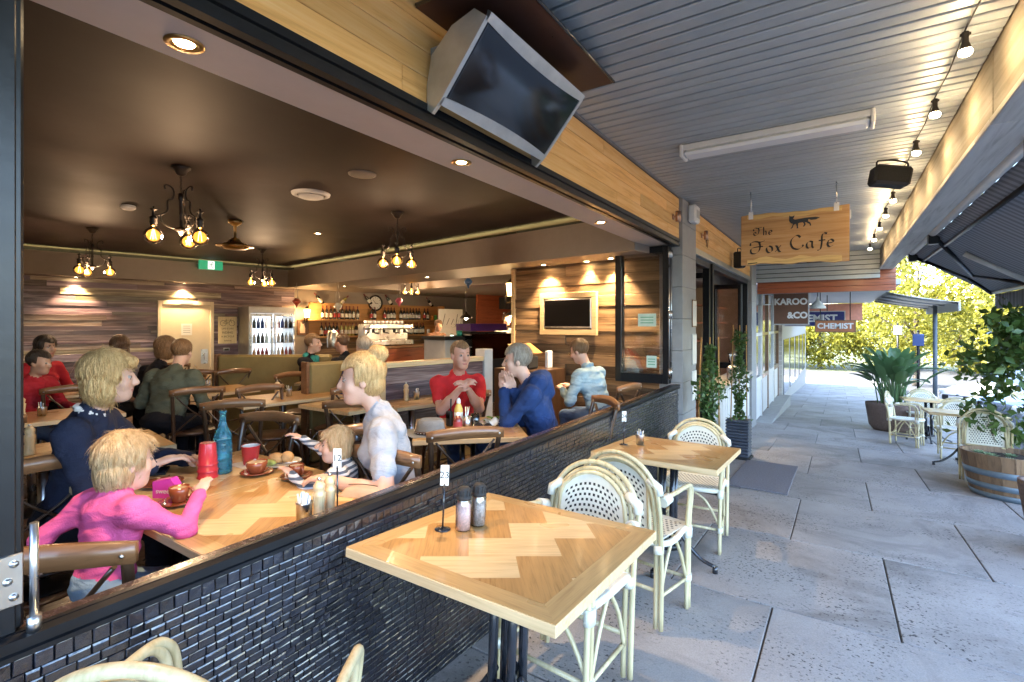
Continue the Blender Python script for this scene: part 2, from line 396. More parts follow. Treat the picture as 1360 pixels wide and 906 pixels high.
# slabs in half bond
slab_y = [3.17-1.31*k for k in range(5, 0, -1)]+[3.17, 4.43, 5.77, 7.09, 8.40, 9.72, 11.04]+[11.04+1.32*k for k in range(1, 25)]
slabs = 0
for r in range(len(slab_y)-1):
    y0, y1 = slab_y[r], slab_y[r+1]
    par = r % 2
    xs = [x for x in ([-2.06, -.88, .27, 1.43, 2.6] if par == 1 else [-1.47, -.31, .85, 2.0, 3.2])]
    xs = [-2.2]+[x for x in xs if -2.1 < x < 1.9]+[2.15]
    for x0, x1 in zip(xs, xs[1:]):
        b = MB(); g = .004; hx, hy = (x1-x0)/2-g, (y1-y0)/2-g
        b.box(-hx, hx, -hy, hy, -.04, 0, 0, .004)
        o = b.build('slab', mt['slab'], pv, Matrix.Translation(((x0+x1)/2, (y0+y1)/2, gz((y0+y1)/2)+rnd.uniform(-.001, .001))) @ TILT)
        slabs += 1
b = MB()
for i in range(34):
    y = -4+i*1.4; M = Matrix.Translation((2.255, y+.7, gz(y+.7)-.06)) @ TILT
    b2 = MB(); b2.box(-.1, .1, -.697, .697, -.1, .06, 0, .02)
    if i == 0: kroot = struct(bpy.data.objects.new('kerb', None)); C.objects.link(kroot); kme = b2.mesh('kerb_stone', mt['kerb'])
    link('kerb_stone', kme, kroot, M)

# ================================================================ awning ceiling (ribbed metal pans)
ZC = 2.88
mt['pan'] = plain('ceiling_pan', (.37, .42, .46), .4, .2, var=.1, scale=3, bump=.03, orand=.05)
ac = MB(); ac.box(-1.6, .72, -1.6, 11.6, ZC+.03, ZC+.09, 0)
aco = struct(ac.build('awning_ceiling', mt['black_metal']))
b = MB(); PW = .098
b.box(-1.045, 1.045, -PW/2+.009, PW/2-.009, 0, .024, 0, .005)
pme = b.mesh('panel', mt['pan'])
ny = int(13.0/PW)
for i in range(ny):
    o = link('panel', pme, aco, Matrix.Translation((-.395, -1.5+PW*(i+.5), ZC+rnd.uniform(0, .0015))))
# drop panel at the far end of the ceiling
dp_ = thing('end_cladding', 'ribbed grey cladding dropping from the ceiling above the red beam', 'cladding', (-.395, 11.5, 2.35))
for k in range(6):
    b = MB(); b.box(-1.05, 1.054, -.012, .012, k*.09+.006, k*.09+.084, 0, .004); b.build('panel', mt['pan'], dp_)
b = MB(); b.box(-1.05, 1.054, .013, .03, 0, .56); b.build('backing', mt['black_metal'], dp_)
# edge beam of the awning
bm_ = thing('edge_beam', 'long rough timber beam along the outer edge of the ribbed ceiling', 'beam', (.66, 0, 2.54))
for k, (y0, y1) in enumerate([(-1.6, 1.2), (1.2, 3.45), (3.45, 7.1), (7.1, 11.55)]):
    b = MB(); b.box(0, .19, y0+.003, y1-.003, .012, .4, 0, .008); b.build('timber', mt['beam'], bm_)
    b = MB(); b.box(-.012, .2, y0+.002, y1-.002, -.028, .010, 0, .005); b.build('soffit_board', mt['beam_white'], bm_)

# ================================================================ cafe shell
# upper storey and roof: unseen mass added to keep the sun off
shell = thing('sun_block_storey', 'unseen upper storey block added above the awning to stop the sun', 'building', (0, 0, 0))
b = MB(); b.box(-14.0, -1.62, -6, 12.2, 3.05, 7.2); b.build('wall', plain('render', (.35, .3, .25), .8), shell)
b = MB(); b.box(-14.3, -1.35, -6.2, 12.4, 7.2, 7.4); b.build('roof', mt['grey_paint'], shell)
# interior floor as boards
fl = MB(); fl.add([(-1.6, -3.4, -.006), I(13.2, -3.2, -.006), I(13.2, 11, -.006), (-1.6, 11, -.006)], [(0, 3, 2, 1)])
flo = struct(fl.build('cafe_floor', mt['grout']))
ROT = Matrix.Rotation(-TH, 4, 'Z')       # local x -> a(along back wall)=(AX,AY)?  see RA below
RA = Matrix(((AX, -AY, 0, 0), (AY, AX, 0, 0), (0, 0, 1, 0), (0, 0, 0, 1)))   # x along a, y along depth d
def IM(d, a, z=0, rz=0): return Matrix.Translation(I(d, a, z)) @ RA @ Matrix.Rotation(rz, 4, 'Z')
bw = .16
variants = []
for L in (2.4, 3.0, 3.6):
    b = MB(); b.box(-L/2+.001, L/2-.001, -bw/2+.001, bw/2-.001, -.02, 0, 0, .0015); variants.append((L, b.mesh('floor_board', mt['floor'])))
dd = 1.75
while dd < 7.4:
    a = -1.6+rnd.uniform(-1, 0)
    while a < 5.4:
        L, me = rnd.choice(variants); am = ((dd-.08)*math.cos(TH)-1.6)/math.sin(TH)
        if a > am-.3: break
        if a+L > am:
            L = am-a; b = MB(); b.box(-L/2+.001, L/2-.001, -bw/2+.001, bw/2-.001, -.02, 0, 0, .0015); me = b.mesh('floor_board', mt['floor'])
        link('floor_board', me, flo, IM(dd, a+L/2)); a += L
    dd += bw
b = MB(); b.add([I(7.35, -3, -.002), I(13, -3, -.002), I(13, 12, -.002), I(7.35, 12, -.002)], [(0, 1, 2, 3)]); struct(b.build('cafe_floor_rear', mt['floor']))
b = MB(); b.add([I(2.5, 5.35, -.002), I(7.35, 5.35, -.002), I(7.35, 11, -.002), I(3.4, 11, -.002)], [(0, 1, 2, 3)]); struct(b.build('kitchen_floor', mt['floor']))

def slabI(name, d0, d1, a0, a1, z0, z1, mat, st=True):
    b = MB(); b.box(a0, a1, d0, d1, z0, z1); o = b.build(name, mat, None, IM(0, 0))
    return struct(o) if st else o
ZI = 2.70
# main dark ceiling: clipped along the slanting shopfront
b = MB()
cpts = [Vector((-1.72, -1.6, 0)), I(10.72, -2.6), I(10.72, 4.86), Vector((-1.72, 4.52, 0))]
p4 = I(2.4, 4.86); cpts[3] = p4; cpts.append(Vector((-1.72, p4.y, 0)))
b.add([(p.x, p.y, ZI) for p in cpts]+[(p.x, p.y, ZI+.1) for p in cpts], [(0, 1, 2, 3, 4), (9, 8, 7, 6, 5)]+[(i, (i+1) % 5, 5+(i+1) % 5, 5+i) for i in range(5)])
struct(b.build('cafe_ceiling', mt['dark_ceiling']))
# soffit strip inside the opening + its inner upstand
b = MB(); b.box(-1.78, -1.53, -.81, 5.62, 2.352, 3.0); struct(b.build('opening_soffit', mt['soffit']))
# bulkheads
slabI('bulkhead_rear', 10.6, 11.0, -2.6, 4.74, 2.27, 2.6, mt['taupe'])
slabI('bulkhead_bar', 2.5, 10.98, 4.73, 5.75, 2.27, 2.6, mt['taupe'])
slabI('cove_lip_rear', 10.6, 10.62, -2.6, 4.74, 2.601, 2.64, mt['taupe'])
slabI('cove_lip_bar', 2.6, 10.58, 4.73, 4.75, 2.601, 2.64, mt['taupe'])
slabI('bulkhead_bar_far', 3.45, 11.6, 6.9, 11.9, 2.27, 2.52, mt['taupe'])
slabI('bar_ceiling', 2.76, 11.6, 5.6, 7.2, 2.62, 2.7, mt['taupe'])
slabI('bar_ceiling_edge', 9.6, 11.6, 5.7, 7.0, 2.27, 2.56, mt['taupe'])
slabI('bulkhead_outer', 2.72, 3.44, 5.76, 7.4, 2.27, 2.6, mt['taupe'])
# hidden-strip lights in the coves
mt['cove'] = emis('cove_light', (1, .78, .3), 1.8)
def cove(d0, d1, a0, a1, z, label):
    b = MB(); b.box(a0, a1, d0, d1, z, z+.012, 0)
    tag(b.build('cove_light_strip', mt['cove'], None, IM(0, 0)), label, 'strip light')
cove(10.68, 10.72, -2.4, 4.7, 2.603, 'yellow light strip in the cove above the plum timber wall')
cove(2.6, 10.6, 4.80, 4.84, 2.603, 'yellow light strip in the cove running back above the bar bulkhead')
cove(3.2, 9.6, 6.96, 7.0, 2.523, 'yellow light strip in the short cove above the kitchen')
# walls
wr = slabI('wall_rear', 11.0, 11.2, -3.2, 5.05, 0, 3.0, mt['grout'])
slabI('wall_bar', 11.0, 11.2, 5.05, 12.6, 0, 3.0, mt['taupe'])
slabI('wall_side', 1.3, 11.2, -3.2, -3.0, 0, 3.0, mt['beige'])
slabI('wall_kitchen', 4, 11.2, 10.9, 11.1, 0, 3.0, mt['taupe'])
# plum timber boarding of the rear wall
z = 0.0; row = 0
hts = []
while z < 2.27:
    h = rnd.choice([.055, .075, .095, .095, .12]); h = min(h, 2.27-z)
    if h < .02: break
    hts.append((z, h)); z += h
vm = {}
for (z, h) in hts:
    a = -2.9+rnd.uniform(-1.2, 0)
    while a < 5.05:
        L = rnd.choice([1.2, 1.8, 2.4]); a1 = min(a+L, 5.05); a0 = max(a, -2.9)
        if a1-a0 > .05:
            # gap for the door opening
            parts = [(a0, a1)]
            if z+h < 1.93:
                parts = []
                if a0 < 2.50: parts.append((a0, min(a1, 2.50)))
                if a1 > 3.44: parts.append((max(a0, 3.44), a1))
            for (p0, p1) in parts:
                if p1-p0 < .03: continue
                dp = rnd.choice([.012, .018, .026])
                b = MB(); b.box(-(p1-p0)/2+.001, (p1-p0)/2-.001, -dp, .01, .001, h-.001, 0, .002)
                o = b.build('plank', mt['purple'], wr, Matrix.Translation(((p0+p1)/2, 11.0, z)))
        a += L
# TV wall in reclaimed boards: from the shopfront column back into the room
TW0 = Vector((-1.66, 5.60, 0)); tvl = 2.16
TM = Matrix.Translation(TW0) @ RA @ Matrix.Rotation(R(90), 4, 'Z')     # local x = into depth, local y = towards -a (at the viewer)
b = MB(); b.box(-.02, tvl, -.16, -.005, -.3, 2.9); tvw = struct(b.build('wall_tv', mt['grout'], None, TM))
z = 0
while z < 2.27:
    h = min(rnd.choice([.085, .11, .14, .14, .17]), 2.27-z)
    if h < .02: break
    x = 0
    while x < tvl-.01:
        L = min(rnd.choice([.9, 1.3, 2.16, 2.16]), tvl-x)
        if tvl-x-L < .2: L = tvl-x
        dp = rnd.choice([.012, .02, .03, .036])
        b = MB(); b.box(-L/2+.0015, L/2-.0015, -.008, dp, .002, h-.002, 0, .003)
        b.build('plank', mt['reclaim'], tvw, TM @ Matrix.Translation((x+L/2, 0, z))).matrix_parent_inverse = TM.inverted()
        x += L
    z += h
b = MB(); b.box(tvl, tvl+.06, -.17, .05, 0, 2.27, 0, .004); tag(b.build('corner_post', mt['oak_edge'], None, TM), 'pale timber corner post at the end of the rough plank wall', 'post')

# ================================================================ shopfront
XF = -1.45
lw = thing('low_tiled_wall', 'low wall of black glossy mosaic tile under the open cafe window', 'wall', (XF, 0, 0))
b = MB(); b.box(-.075, -.012, -.8, 5.55, -.5, .79); b.build('backing', mt['grout'], lw)
tiles = []
rows = []; z = .757
rows.append((z, .036)); 
while z > -.42: z -= .0235; rows.append((z, .0215))
tv = {}
for wq in (.026, .034, .044, .056):
    for hq in (.0215, .036):
        for k in range(3):
            b = MB(); dp = [.001, .002, .0035][k]; ww = wq-.0022; hh = hq; t1 = rnd.uniform(-.0006, .0006); t2 = rnd.uniform(-.0008, .0008)
            e = [.0008, .0016, .0022][k]; rt_ = [.0018, .0036, .005][k]
            vs = [(-.012, -ww/2, 0), (-.012, ww/2, 0), (-.012, ww/2, hh), (-.012, -ww/2, hh),
                  (dp-e, -ww/2, 0), (dp-e, ww/2, 0), (dp-e, ww/2, hh), (dp-e, -ww/2, hh),
                  (dp+t1, -ww/2+.0015, .0015), (dp-t1, ww/2-.0015, .0015), (dp+t2, ww/2-.002, hh-rt_), (dp-t2, -ww/2+.002, hh-rt_)]
            fs = [(0, 1, 5, 4), (1, 2, 6, 5), (2, 3, 7, 6), (3, 0, 4, 7), (4, 5, 9, 8), (5, 6, 10, 9), (6, 7, 11, 10), (7, 4, 8, 11), (8, 9, 10, 11)]
            b.add(vs, fs); tv[(wq, hq, k)] = (vs, fs, b)
restb = MB(); cnt = 0; indiv = []
for ri, (z, h) in enumerate(rows):
    y = -.79+rnd.uniform(0, .02)
    while y < 5.5:
        wq = rnd.choice([.026, .034, .044, .044, .056]) if h < .03 else .034
        if y+wq > 5.53: break
        if z > gz(y)-.03:
            k = rnd.choice([0, 1, 1, 2]); key = (wq, h, k)
            dist2 = (1.45**2+(y)**2+(z-1.5)**2)
            p = cam_vis = None
            indiv.append((z*0+dist2, key, (0, y+wq/2, z)))
        y += wq
def _u(y, z):
    dp = _s*1.45+_c*y; r = -_c*1.45+_s*y; return 680+661*r/dp, 430-661*(z-1.5)/dp
vis = []
for t in indiv:
    u, v = _u(t[2][1], t[2][2])
    vis.append(((u > 5 and v < 900 and t[2][1] > .25), t))
vis.sort(key=lambda q: (not q[0], q[1][0]))
tme = {}
for i, (ok, (d2, key, p)) in enumerate(vis):
    if i < 300:
        if key not in tme: tme[key] = tv[key][2].mesh('tile', mt['tile'])
        link('tile', tme[key], lw, Matrix.Translation(p))
    else:
        restb.add([(a+p[0], b_+p[1], c+p[2]) for a, b_, c in tv[key][0]], tv[key][1])
o = restb.build('tile_field', mt['tile'], lw); o['kind'] = 'stuff'
# sill with grooved metal track
ws = thing('window_sill', 'black metal track and dark stone sill along the open window', 'sill', (XF, 0, 0))
prof = [(.012, .795), (.012, .806), (.004, .809), (.004, .818), (.012, .821), (.012, .836), (-.012, .84), (-.012, .834), (-.018, .834), (-.018, .84), (-.034, .84), (-.034, .795)]
def extr(prof, y0, y1, mats, name, parent):
    b = MB(); n = len(prof); vs = [(x, y0, z) for x, z in prof]+[(x, y1, z) for x, z in prof]
    b.add(vs, [tuple(range(n)), tuple(range(n, 2*n))[::-1]]+[(i, n+i, n+(i+1) % n, (i+1) % n) for i in range(n)])
    me = b.mesh(name, mats); recalc(me); return link(name, me, parent)
extr(prof, -.8, 5.55, mt['black_metal'], 'track', ws)
b = MB(); b.box(-.085, -.036, -.8, 5.55, .79, .834, 0, .004)
mt['stone'] = plain('dark_stone', (.05, .032, .032), .25, var=.5, scale=60, bump=.03, coat=.3)
b.build('stone_ledge', mt['stone'], ws)
# head track
ht = thing('window_head_track', 'black metal folding-door track under the timber fascia', 'track', (XF, 0, 0))
prof = [(.008, 2.345), (.008, 2.368), (-.004, 2.372), (-.004, 2.39), (.008, 2.394), (.008, 2.425), (-.078, 2.425), (-.078, 2.345), (-.05, 2.345), (-.05, 2.37), (-.03, 2.37), (-.03, 2.345)]
extr(prof, -.8, 5.55, mt['black_metal'], 'track', ht)
b = MB(); b.box(-1.75, -1.46, -6, -.82, -.4, 3.04); struct(b.build('facade_wall', plain('facade_render', (.3, .28, .26), .7)))
# fascia boards
fa = thing('timber_fascia', 'honey timber board fascia above the wide window opening', 'fascia', (XF, 0, 0))
for k in range(4):
    z0 = 2.428+k*.109; y = -.8-rnd.uniform(0, 1.2)
    while y < 5.5:
        L = rnd.choice([1.4, 1.9, 2.3]); y1 = min(y+L, 5.545)
        if 5.545-y1 < .3: y1 = 5.545
        b = MB(); b.box(-.07, rnd.uniform(-.001, .001), -(y1-y)/2+.001, (y1-y)/2-.001, .0012, .1075, 0, .002)
        b.build('board', mt['fasc'], fa, Matrix.Translation((0, (y+y1)/2, z0))); y = y1
b = MB(); b.box(.0, .022, -.8, 5.545, 2.866, 2.882, 0, .003); b.build('cornice_angle', mt['grey_paint'], fa)
# left post with hinge
lp = thing('steel_post', 'black steel window post with a silver hinge beside the opening', 'post', (XF, .27, .84))
b = MB(); b.box(-.1, -.03, -.075, .055, 0, 1.51, 0, .006); b.box(-.03, -.018, -.06, .04, 0, 1.51, 0, .003); b.build('post', mt['black_metal'], lp)
b = MB(); b.box(-.018, -.012, .0, .05, .06, .17, 0, .002)
for zz in (.08, .115, .15): b.lathe([(0.0001, 0), (.008, 0), (.008, .002), (.0001, .004)], 12, M=Matrix.Translation((-.012, .03+.006*math.sin(zz*90), zz)) @ Matrix.Rotation(R(90), 4, 'Y'))
b.tube([(-.005, .065, .03), (-.005, .065, .23)], .008, 12); b.tube([(-.005, .065, -.005), (-.005, .065, .03)], .013, 12)
b.build('hinge', mt['steel'], lp)
# column 1 and 2
mt['col'] = plain('column_render', (.30, .305, .315), .6, var=.08, bump=.1)
mt['col_dark'] = plain('column_paint', (.16, .165, .18), .55, var=.08, bump=.1)
def column(y0, y1, ztop, label, h=.35):
    c = thing('column', label, 'column', (XF, y0, gz(y0)))
    zb = -.3; zt = ztop-gz(y0); z = zb; k = 0
    while z < zt-.01:
        zz = min(z+h, zt); b = MB(); b.box(-.22, .035, 0, y1-y0, z+.0015, zz-.0015, 0, .003); b.build('block', mt['col'], c); z = zz; k += 1
    return c
c1 = column(5.56, 6.17, 2.875, 'grey blockwork column between the open window and the cafe doorway')
c2 = column(10.8, 11.45, 2.875, 'grey blockwork column past the serving window')
# ================================================================ herringbone tables
def clip_poly(poly, x0, x1, y0, y1):
    def cl(P, f, inter):
        out = []
        for i in range(len(P)):
            a, b = P[i], P[(i+1) % len(P)]; fa, fb = f(a), f(b)
            if fa: out.append(a)
            if fa != fb: out.append(inter(a, b))
        return out
    def ix(x): return lambda a, b: (x, a[1]+(b[1]-a[1])*(x-a[0])/(b[0]-a[0]))
    def iy(y): return lambda a, b: (a[0]+(b[0]-a[0])*(y-a[1])/(b[1]-a[1]), y)
    for f, it in ((lambda p: p[0] > x0, ix(x0)), (lambda p: p[0] < x1, ix(x1)), (lambda p: p[1] > y0, iy(y0)), (lambda p: p[1] < y1, iy(y1))):
        if poly: poly = cl(poly, f, it)
    return poly
def poly_area(P): return abs(sum(P[i][0]*P[(i+1) % len(P)][1]-P[(i+1) % len(P)][0]*P[i][1] for i in range(len(P))))/2
def tabletop(root, sx, sy, z, th=.034, ang=R(38), w=.155, frame=.075, detailed=True):
    """top at height z, pieces of veneer each their own part"""
    b = MB(); b.box(-sx/2, sx/2, -sy/2, sy/2, z-th, z-.0016, 0, .0025); b.build('table_top', mt['oak_edge'], root)
    if not detailed: 
        b = MB(); b.box(-sx/2+.002, sx/2-.002, -sy/2+.002, sy/2-.002, z-.0016, z, 0, .0008); b.build('veneer', mt['oak_d'], root); return
    fx, fy = sx/2-frame, sy/2-frame; e = .0004
    for s in (-1, 1):       # mitred frame boards
        P = [(-sx/2+.002, -sy/2+.002), (sx/2-.002, -sy/2+.002), (fx, -fy), (-fx, -fy)]
        if s > 0: P = [(-x, -y) for x, y in P]
        bb = MB(); cy = (-sy/2-fy)/2*(1 if s < 0 else -1)
        bb.prism([(x, y-cy) for x, y in P], z-.0016, z, 0); bb.build('frame_board', mt['oak_d2'], root, Matrix.Translation((0, cy, 0)))
        P = [(sx/2-.002, -sy/2+.002), (sx/2-.002, sy/2-.002), (fx, fy), (fx, -fy)]
        if s > 0: P = [(-x, -y) for x, y in P]
        cx = (sx/2+fx)/2*(1 if s < 0 else -1)
        M90 = Matrix.Translation((cx, 0, 0)) @ Matrix.Rotation(R(90), 4, 'Z')
        bb = MB(); bb.prism([(y, -(x-cx)) for x, y in P], z-.0016, z, 0); bb.build('frame_board', mt['oak_d2'], root, M90)
    ca, sa = math.cos(ang), math.sin(ang); L = 2*w
    for i in range(-8, 9):
        for j in range(-8, 9):
            # herringbone cell
            ox, oy = i*w+j*2*w*0+j*w*2, -i*w*0+i*w*-1*0+0
            for o in (0, 1):
                # standard herringbone lattice vectors (w,w) and (2w,-2w)
                bx, by = i*w+j*2*w, i*w-j*2*w
                rect = [(bx, by), (bx+L, by), (bx+L, by+w), (bx, by+w)] if o == 0 else [(bx, by+w), (bx+w, by+w), (bx+w, by+w+L), (bx, by+w+L)]
                if o == 1: rect = [(x-w*0, y) for x, y in rect]
                P = [(x*ca-y*sa, x*sa+y*ca) for x, y in rect]
                Q = clip_poly(P, -fx+e, fx-e, -fy+e, fy-e)
                if not Q or len(Q) < 3 or poly_area(Q) < 2e-4: continue
                cx = sum(p[0] for p in Q)/len(Q); cy = sum(p[1] for p in Q)/len(Q)
                rot = ang if o == 0 else ang+PI/2; cr, sr = math.cos(-rot), math.sin(-rot)
                loc = [((x-cx)*cr-(y-cy)*sr, (x-cx)*sr+(y-cy)*cr) for x, y in Q]
                bb = MB(); bb.prism(loc, z-.0016, z-.0001*rnd.random(), 0)
                bb.build('veneer', mt['oak_l'] if o == 0 else mt['oak_d'], root, Matrix.Translation((cx, cy, 0)) @ Matrix.Rotation(rot, 4, 'Z'))
mt['oak_d2'] = wood('oak_frame', (.36, .21, .08), (.47, .3, .125), axis=0, scale=2.2, rough=.3, coat=.25, orand=.06, bump=.05)
def pedestal(root, z):
    for q in range(4):
        b = MB(); a = q*PI/2+PI/4; cx, cy = .055*math.cos(a), .055*math.sin(a)
        b.tube([(cx, cy, .1), (cx, cy, z-.05)], .017, 12); b.build('post', mt['black_gloss'], root)
    for q in range(4):
        a = q*PI/2; b = MB(); ca, sa = math.cos(a), math.sin(a)
        P = smooth_path([(.05*ca, .05*sa, .26), (.12*ca, .12*sa, .16), (.22*ca, .22*sa, .07), (.31*ca, .31*sa, .04)], 4)
        b.tube(P, .013, 8); b.tube([(.31*ca, .31*sa, 0), (.31*ca, .31*sa, .045)], .017, 10)
        b.build('foot', mt['black_gloss'], root)
    b = MB(); b.box(-.2, .2, -.2, .2, z-.05, z-.035, 0, .003); b.build('top_plate', mt['black_metal'], root)
    b = MB(); b.lathe([(.001, .1), (.085, .1), (.085, .13), (.001, .13)], 16); b.build('hub_plate', mt['black_metal'], root)
def out_table(x, y, rz, label, sx=.79, sy=.86, group=None, hg=.75):
    t = thing('dining_table', label, 'table', group=group, M=onpave(x, y, rz)); tabletop(t, sx, sy, hg); pedestal(t, hg); return t
TB1 = out_table(-.985, 1.46, 0, 'square herringbone oak cafe table on the pavement holding salt and pepper mills', .8, .82, hg=.727)
TB2 = out_table(-.975, 3.42, 0, 'herringbone oak cafe table on the pavement holding a tin of sugar sticks', .79, .84)
TB3 = out_table(1.42, 8.95, 0, 'oak table beside the half barrel planter at the kerb side', .8, .8)
TB4 = out_table(1.36, 11.5, 0, 'oak table in front of the broad leaved plant at the kerb side', .75, .75)

# ================================================================ rattan bistro chair
mt['strand'] = plain('dark_strand', (.012, .011, .01), .5)
def bistro_proto():
    """faces +y (a sitter looks along +y); origin on the ground under the seat"""
    root = thing('bistro_chair', 'x', 'chair', group='rattan bistro chairs')
    tb = .0122
    # arched back: two parallel canes
    def arch(off, hh, ww):
        P = [(-ww, -.19+off, .02), (-ww, -.195+off, .3), (-ww, -.215+off, .55)]
        for i in range(13):
            q = PI-PI*i/12; P.append((ww*math.cos(q), -.245+off-.03*math.sin(q), .66+hh*math.sin(q)))
        P += [(ww, -.215+off, .55), (ww, -.195+off, .3), (ww, -.19+off, .02)]
        return smooth_path(P, 3)
    for nm, hh, ww, off in (('back_hoop', .225, .225, 0), ('back_hoop', .195, .195, .004)):
        b = MB(); b.tube(arch(off, hh, ww), tb, 10); b.build(nm, mt['cane'], root)
    # woven back panel inside the inner hoop
    def bp(u, v):
        x = -.165+.33*u; ztop = .665+.165*math.sqrt(max(0, 1-(x/.172)**2)); z = .46+(ztop-.46)*v
        return (x, -.228-.05*(z-.46)-.018*math.cos(x/.17*1.4)+.012, z)
    b = MB(); nu, nv = 56, 60
    b.grid(bp, nu, nv); b.m = [1 if (3 < i < nu-4 and 3 < j < nv-4 and (i+(j//4 % 2)*2) % 4 < 2 and j % 4 < 2) else 0 for j in range(nv) for i in range(nu)]
    o = b.build('woven_back', [mt['weave'], mt['strand']], root)
    mo = o.modifiers.new('s', 'SOLIDIFY'); mo.thickness = .006
    b = MB()
    P = [(-.17, -.236, .45), (.17, -.236, .45)]; b.tube(P, .011, 8)
    b.tube(smooth_path([(-.178, -.236, .45)]+[Vector(bp(i/10, 1))+Vector((0, 0, .008)) for i in range(11)]+[(.178, -.236, .45)], 2), .011, 8)
    b.build('panel_rim', mt['cane'], root)
    for s in (-1, 1):      # white bindings
        b = MB()
        b.tube([(s*.17, -.25, .772), (s*.225, -.24, .735), (s*.228, -.238, .70)], .026, 8, flat=.8); b.build('binding', mt['cane_wrap'], root)
        b = MB(); b.tube([(s*.21, -.2, .40), (s*.21, -.197, .44)], .036, 10, flat=.7); b.build('binding', mt['cane_wrap'], root)
    # seat
    def sp(u, v): return (-.205+.41*u*1.0, -.19+.40*v, .455-.012*math.sin(PI*u)*math.sin(PI*v))
    b = MB(); n = 60
    b.grid(sp, n, n); b.m = [1 if (3 < i < n-4 and 3 < j < n-4 and (i+(j//4 % 2)*2) % 4 < 2 and j % 4 < 2) else 0 for j in range(n) for i in range(n)]
    # woven apron wraps over the rim
    o = b.build('woven_seat', [mt['weave'], mt['strand']], root); mo = o.modifiers.new('s', 'SOLIDIFY'); mo.thickness = .006
    b = MB(); rim = [(-.205, -.19, .44), (-.21, .1, .44), (-.17, .2, .44), (0, .222, .44), (.17, .2, .44), (.21, .1, .44), (.205, -.19, .44), (-.205, -.19, .44)]
    b.tube(smooth_path(rim, 4), .017, 8); b.build('seat_rim', mt['weave'], root)
    # front legs with armrests in one bent cane, doubled
    for s in (-1, 1):
        b = MB()
        for k, oo in enumerate((0, .03)):
            P = [(s*.215, .19-oo, .0), (s*.215, .185-oo, .45), (s*.225, .185-oo, .61), (s*.235, .15-oo, .675), (s*.24, .08-oo, .69), (s*.24, -.08, .682), (s*.225, -.2+.01*k, .672)]
            b.tube(smooth_path(P, 5), .0118, 10)
        b.build('arm', mt['cane'], root)
        b = MB(); b.tube([(s*.215, .17, .39), (s*.215, .17, .45)], .034, 10, flat=.62); b.build('binding', mt['cane_wrap'], root)
        b = MB(); b.tube([(s*.215, .172, .15), (s*.215, .172, .185)], .033, 10, flat=.62); b.build('binding', mt['cane_wrap'], root)
        b = MB(); b.tube([(s*.228, -.2, .655), (s*.234, -.14, .67)], .027, 10); b.build('binding', mt['cane_wrap'], root)
        for P_ in ([(s*.215, .17, .165), (s*.2, -.18, .165)], smooth_path([(s*.213, .15, .17), (s*.21, .08, .32), (s*.205, .0, .43)], 4), smooth_path([(s*.205, -.16, .17), (s*.207, -.1, .32), (s*.205, -.02, .43)], 4), smooth_path([(s*.21, .18, .2), (s*.12, .19, .36), (s*.01, .2, .43)], 4)):
            b = MB(); b.tube(P_, .0095, 8); b.build('brace', mt['cane'], root)
    for P_ in ([(-.215, .172, .165), (.215, .172, .165)], [(-.2, -.18, .2), (.2, -.18, .2)]):
        b = MB(); b.tube(P_, .01, 8); b.build('brace', mt['cane'], root)
    return root
bc = bistro_proto()
bpos = [(-1.08, .507, R(33), 'rattan bistro chair beside the black tile on the near side of the mill table'),
        (-.98, 1.88, R(176), 'rattan bistro chair facing the mill table with its back to the sugar-stick table'),
        (-.94, 2.72, R(-8), 'rattan bistro chair drawn up to the sugar-stick table, its back to the mill table'),
        (-.93, 3.93, R(184), 'rattan bistro chair between the sugar-stick table and the climbing pot plants'),
        (.98, 10.72, R(-105), 'rattan bistro chair seen side on, standing out on the pavement by the terracotta tub'),
        (1.48, 8.12, R(-8), 'rattan bistro chair right behind the half barrel planter'),
        (1.5, 9.75, R(176), 'rattan bistro chair between the two kerb-side tables, back to the bird-of-paradise plant'),
        (1.36, 12.2, R(180), 'rattan bistro chair against the bird-of-paradise plant, behind the farther kerb-side table')]
for i, (x, y, rz, lb) in enumerate(bpos):
    if i == 0: bc.matrix_basis = onpave(x, y, rz); bc['label'] = lb
    else: copy_tree(bc, onpave(x, y, rz), lb)

# ================================================================ table things
def cond(root, parts):
    for nm, b, m in parts: b.build(nm, m, root)
mt['pink_salt'] = plain('pink_salt', (.75, .5, .46), .5, var=.25, scale=120, bump=.4)
mt['grey_pepper'] = plain('pepper_mix', (.35, .31, .29), .6, var=.5, scale=140, bump=.4)
mt['clear'] = glass('clear_glass', alpha=.5)
def mill(M, label, fill):
    t = thing('grinder', label, 'grinder', M=M)
    b = MB(); b.lathe([(.001, .001), (.026, .001), (.029, .006), (.029, .105), (.026, .112), (.026, .118)], 20); b.build('jar', mt['clear'], t)
    b = MB(); b.lathe([(.001, .004), (.0265, .004), (.0265, .096), (.001, .099)], 20); b.build('filling', fill, t)
    b = MB(); b.lathe([(.026, .112), (.0285, .114), (.0285, .124), (.022, .128), (.024, .146), (.019, .158), (.001, .16)], 20, 0)
    for k in range(10):
        a = 2*PI*k/10; b.box(-.003, .003, .0215, .027, .126, .15, 0, .001, M=Matrix.Rotation(a, 4, 'Z'))
    b.build('grinder_cap', mt['black_rubber'], t); return t
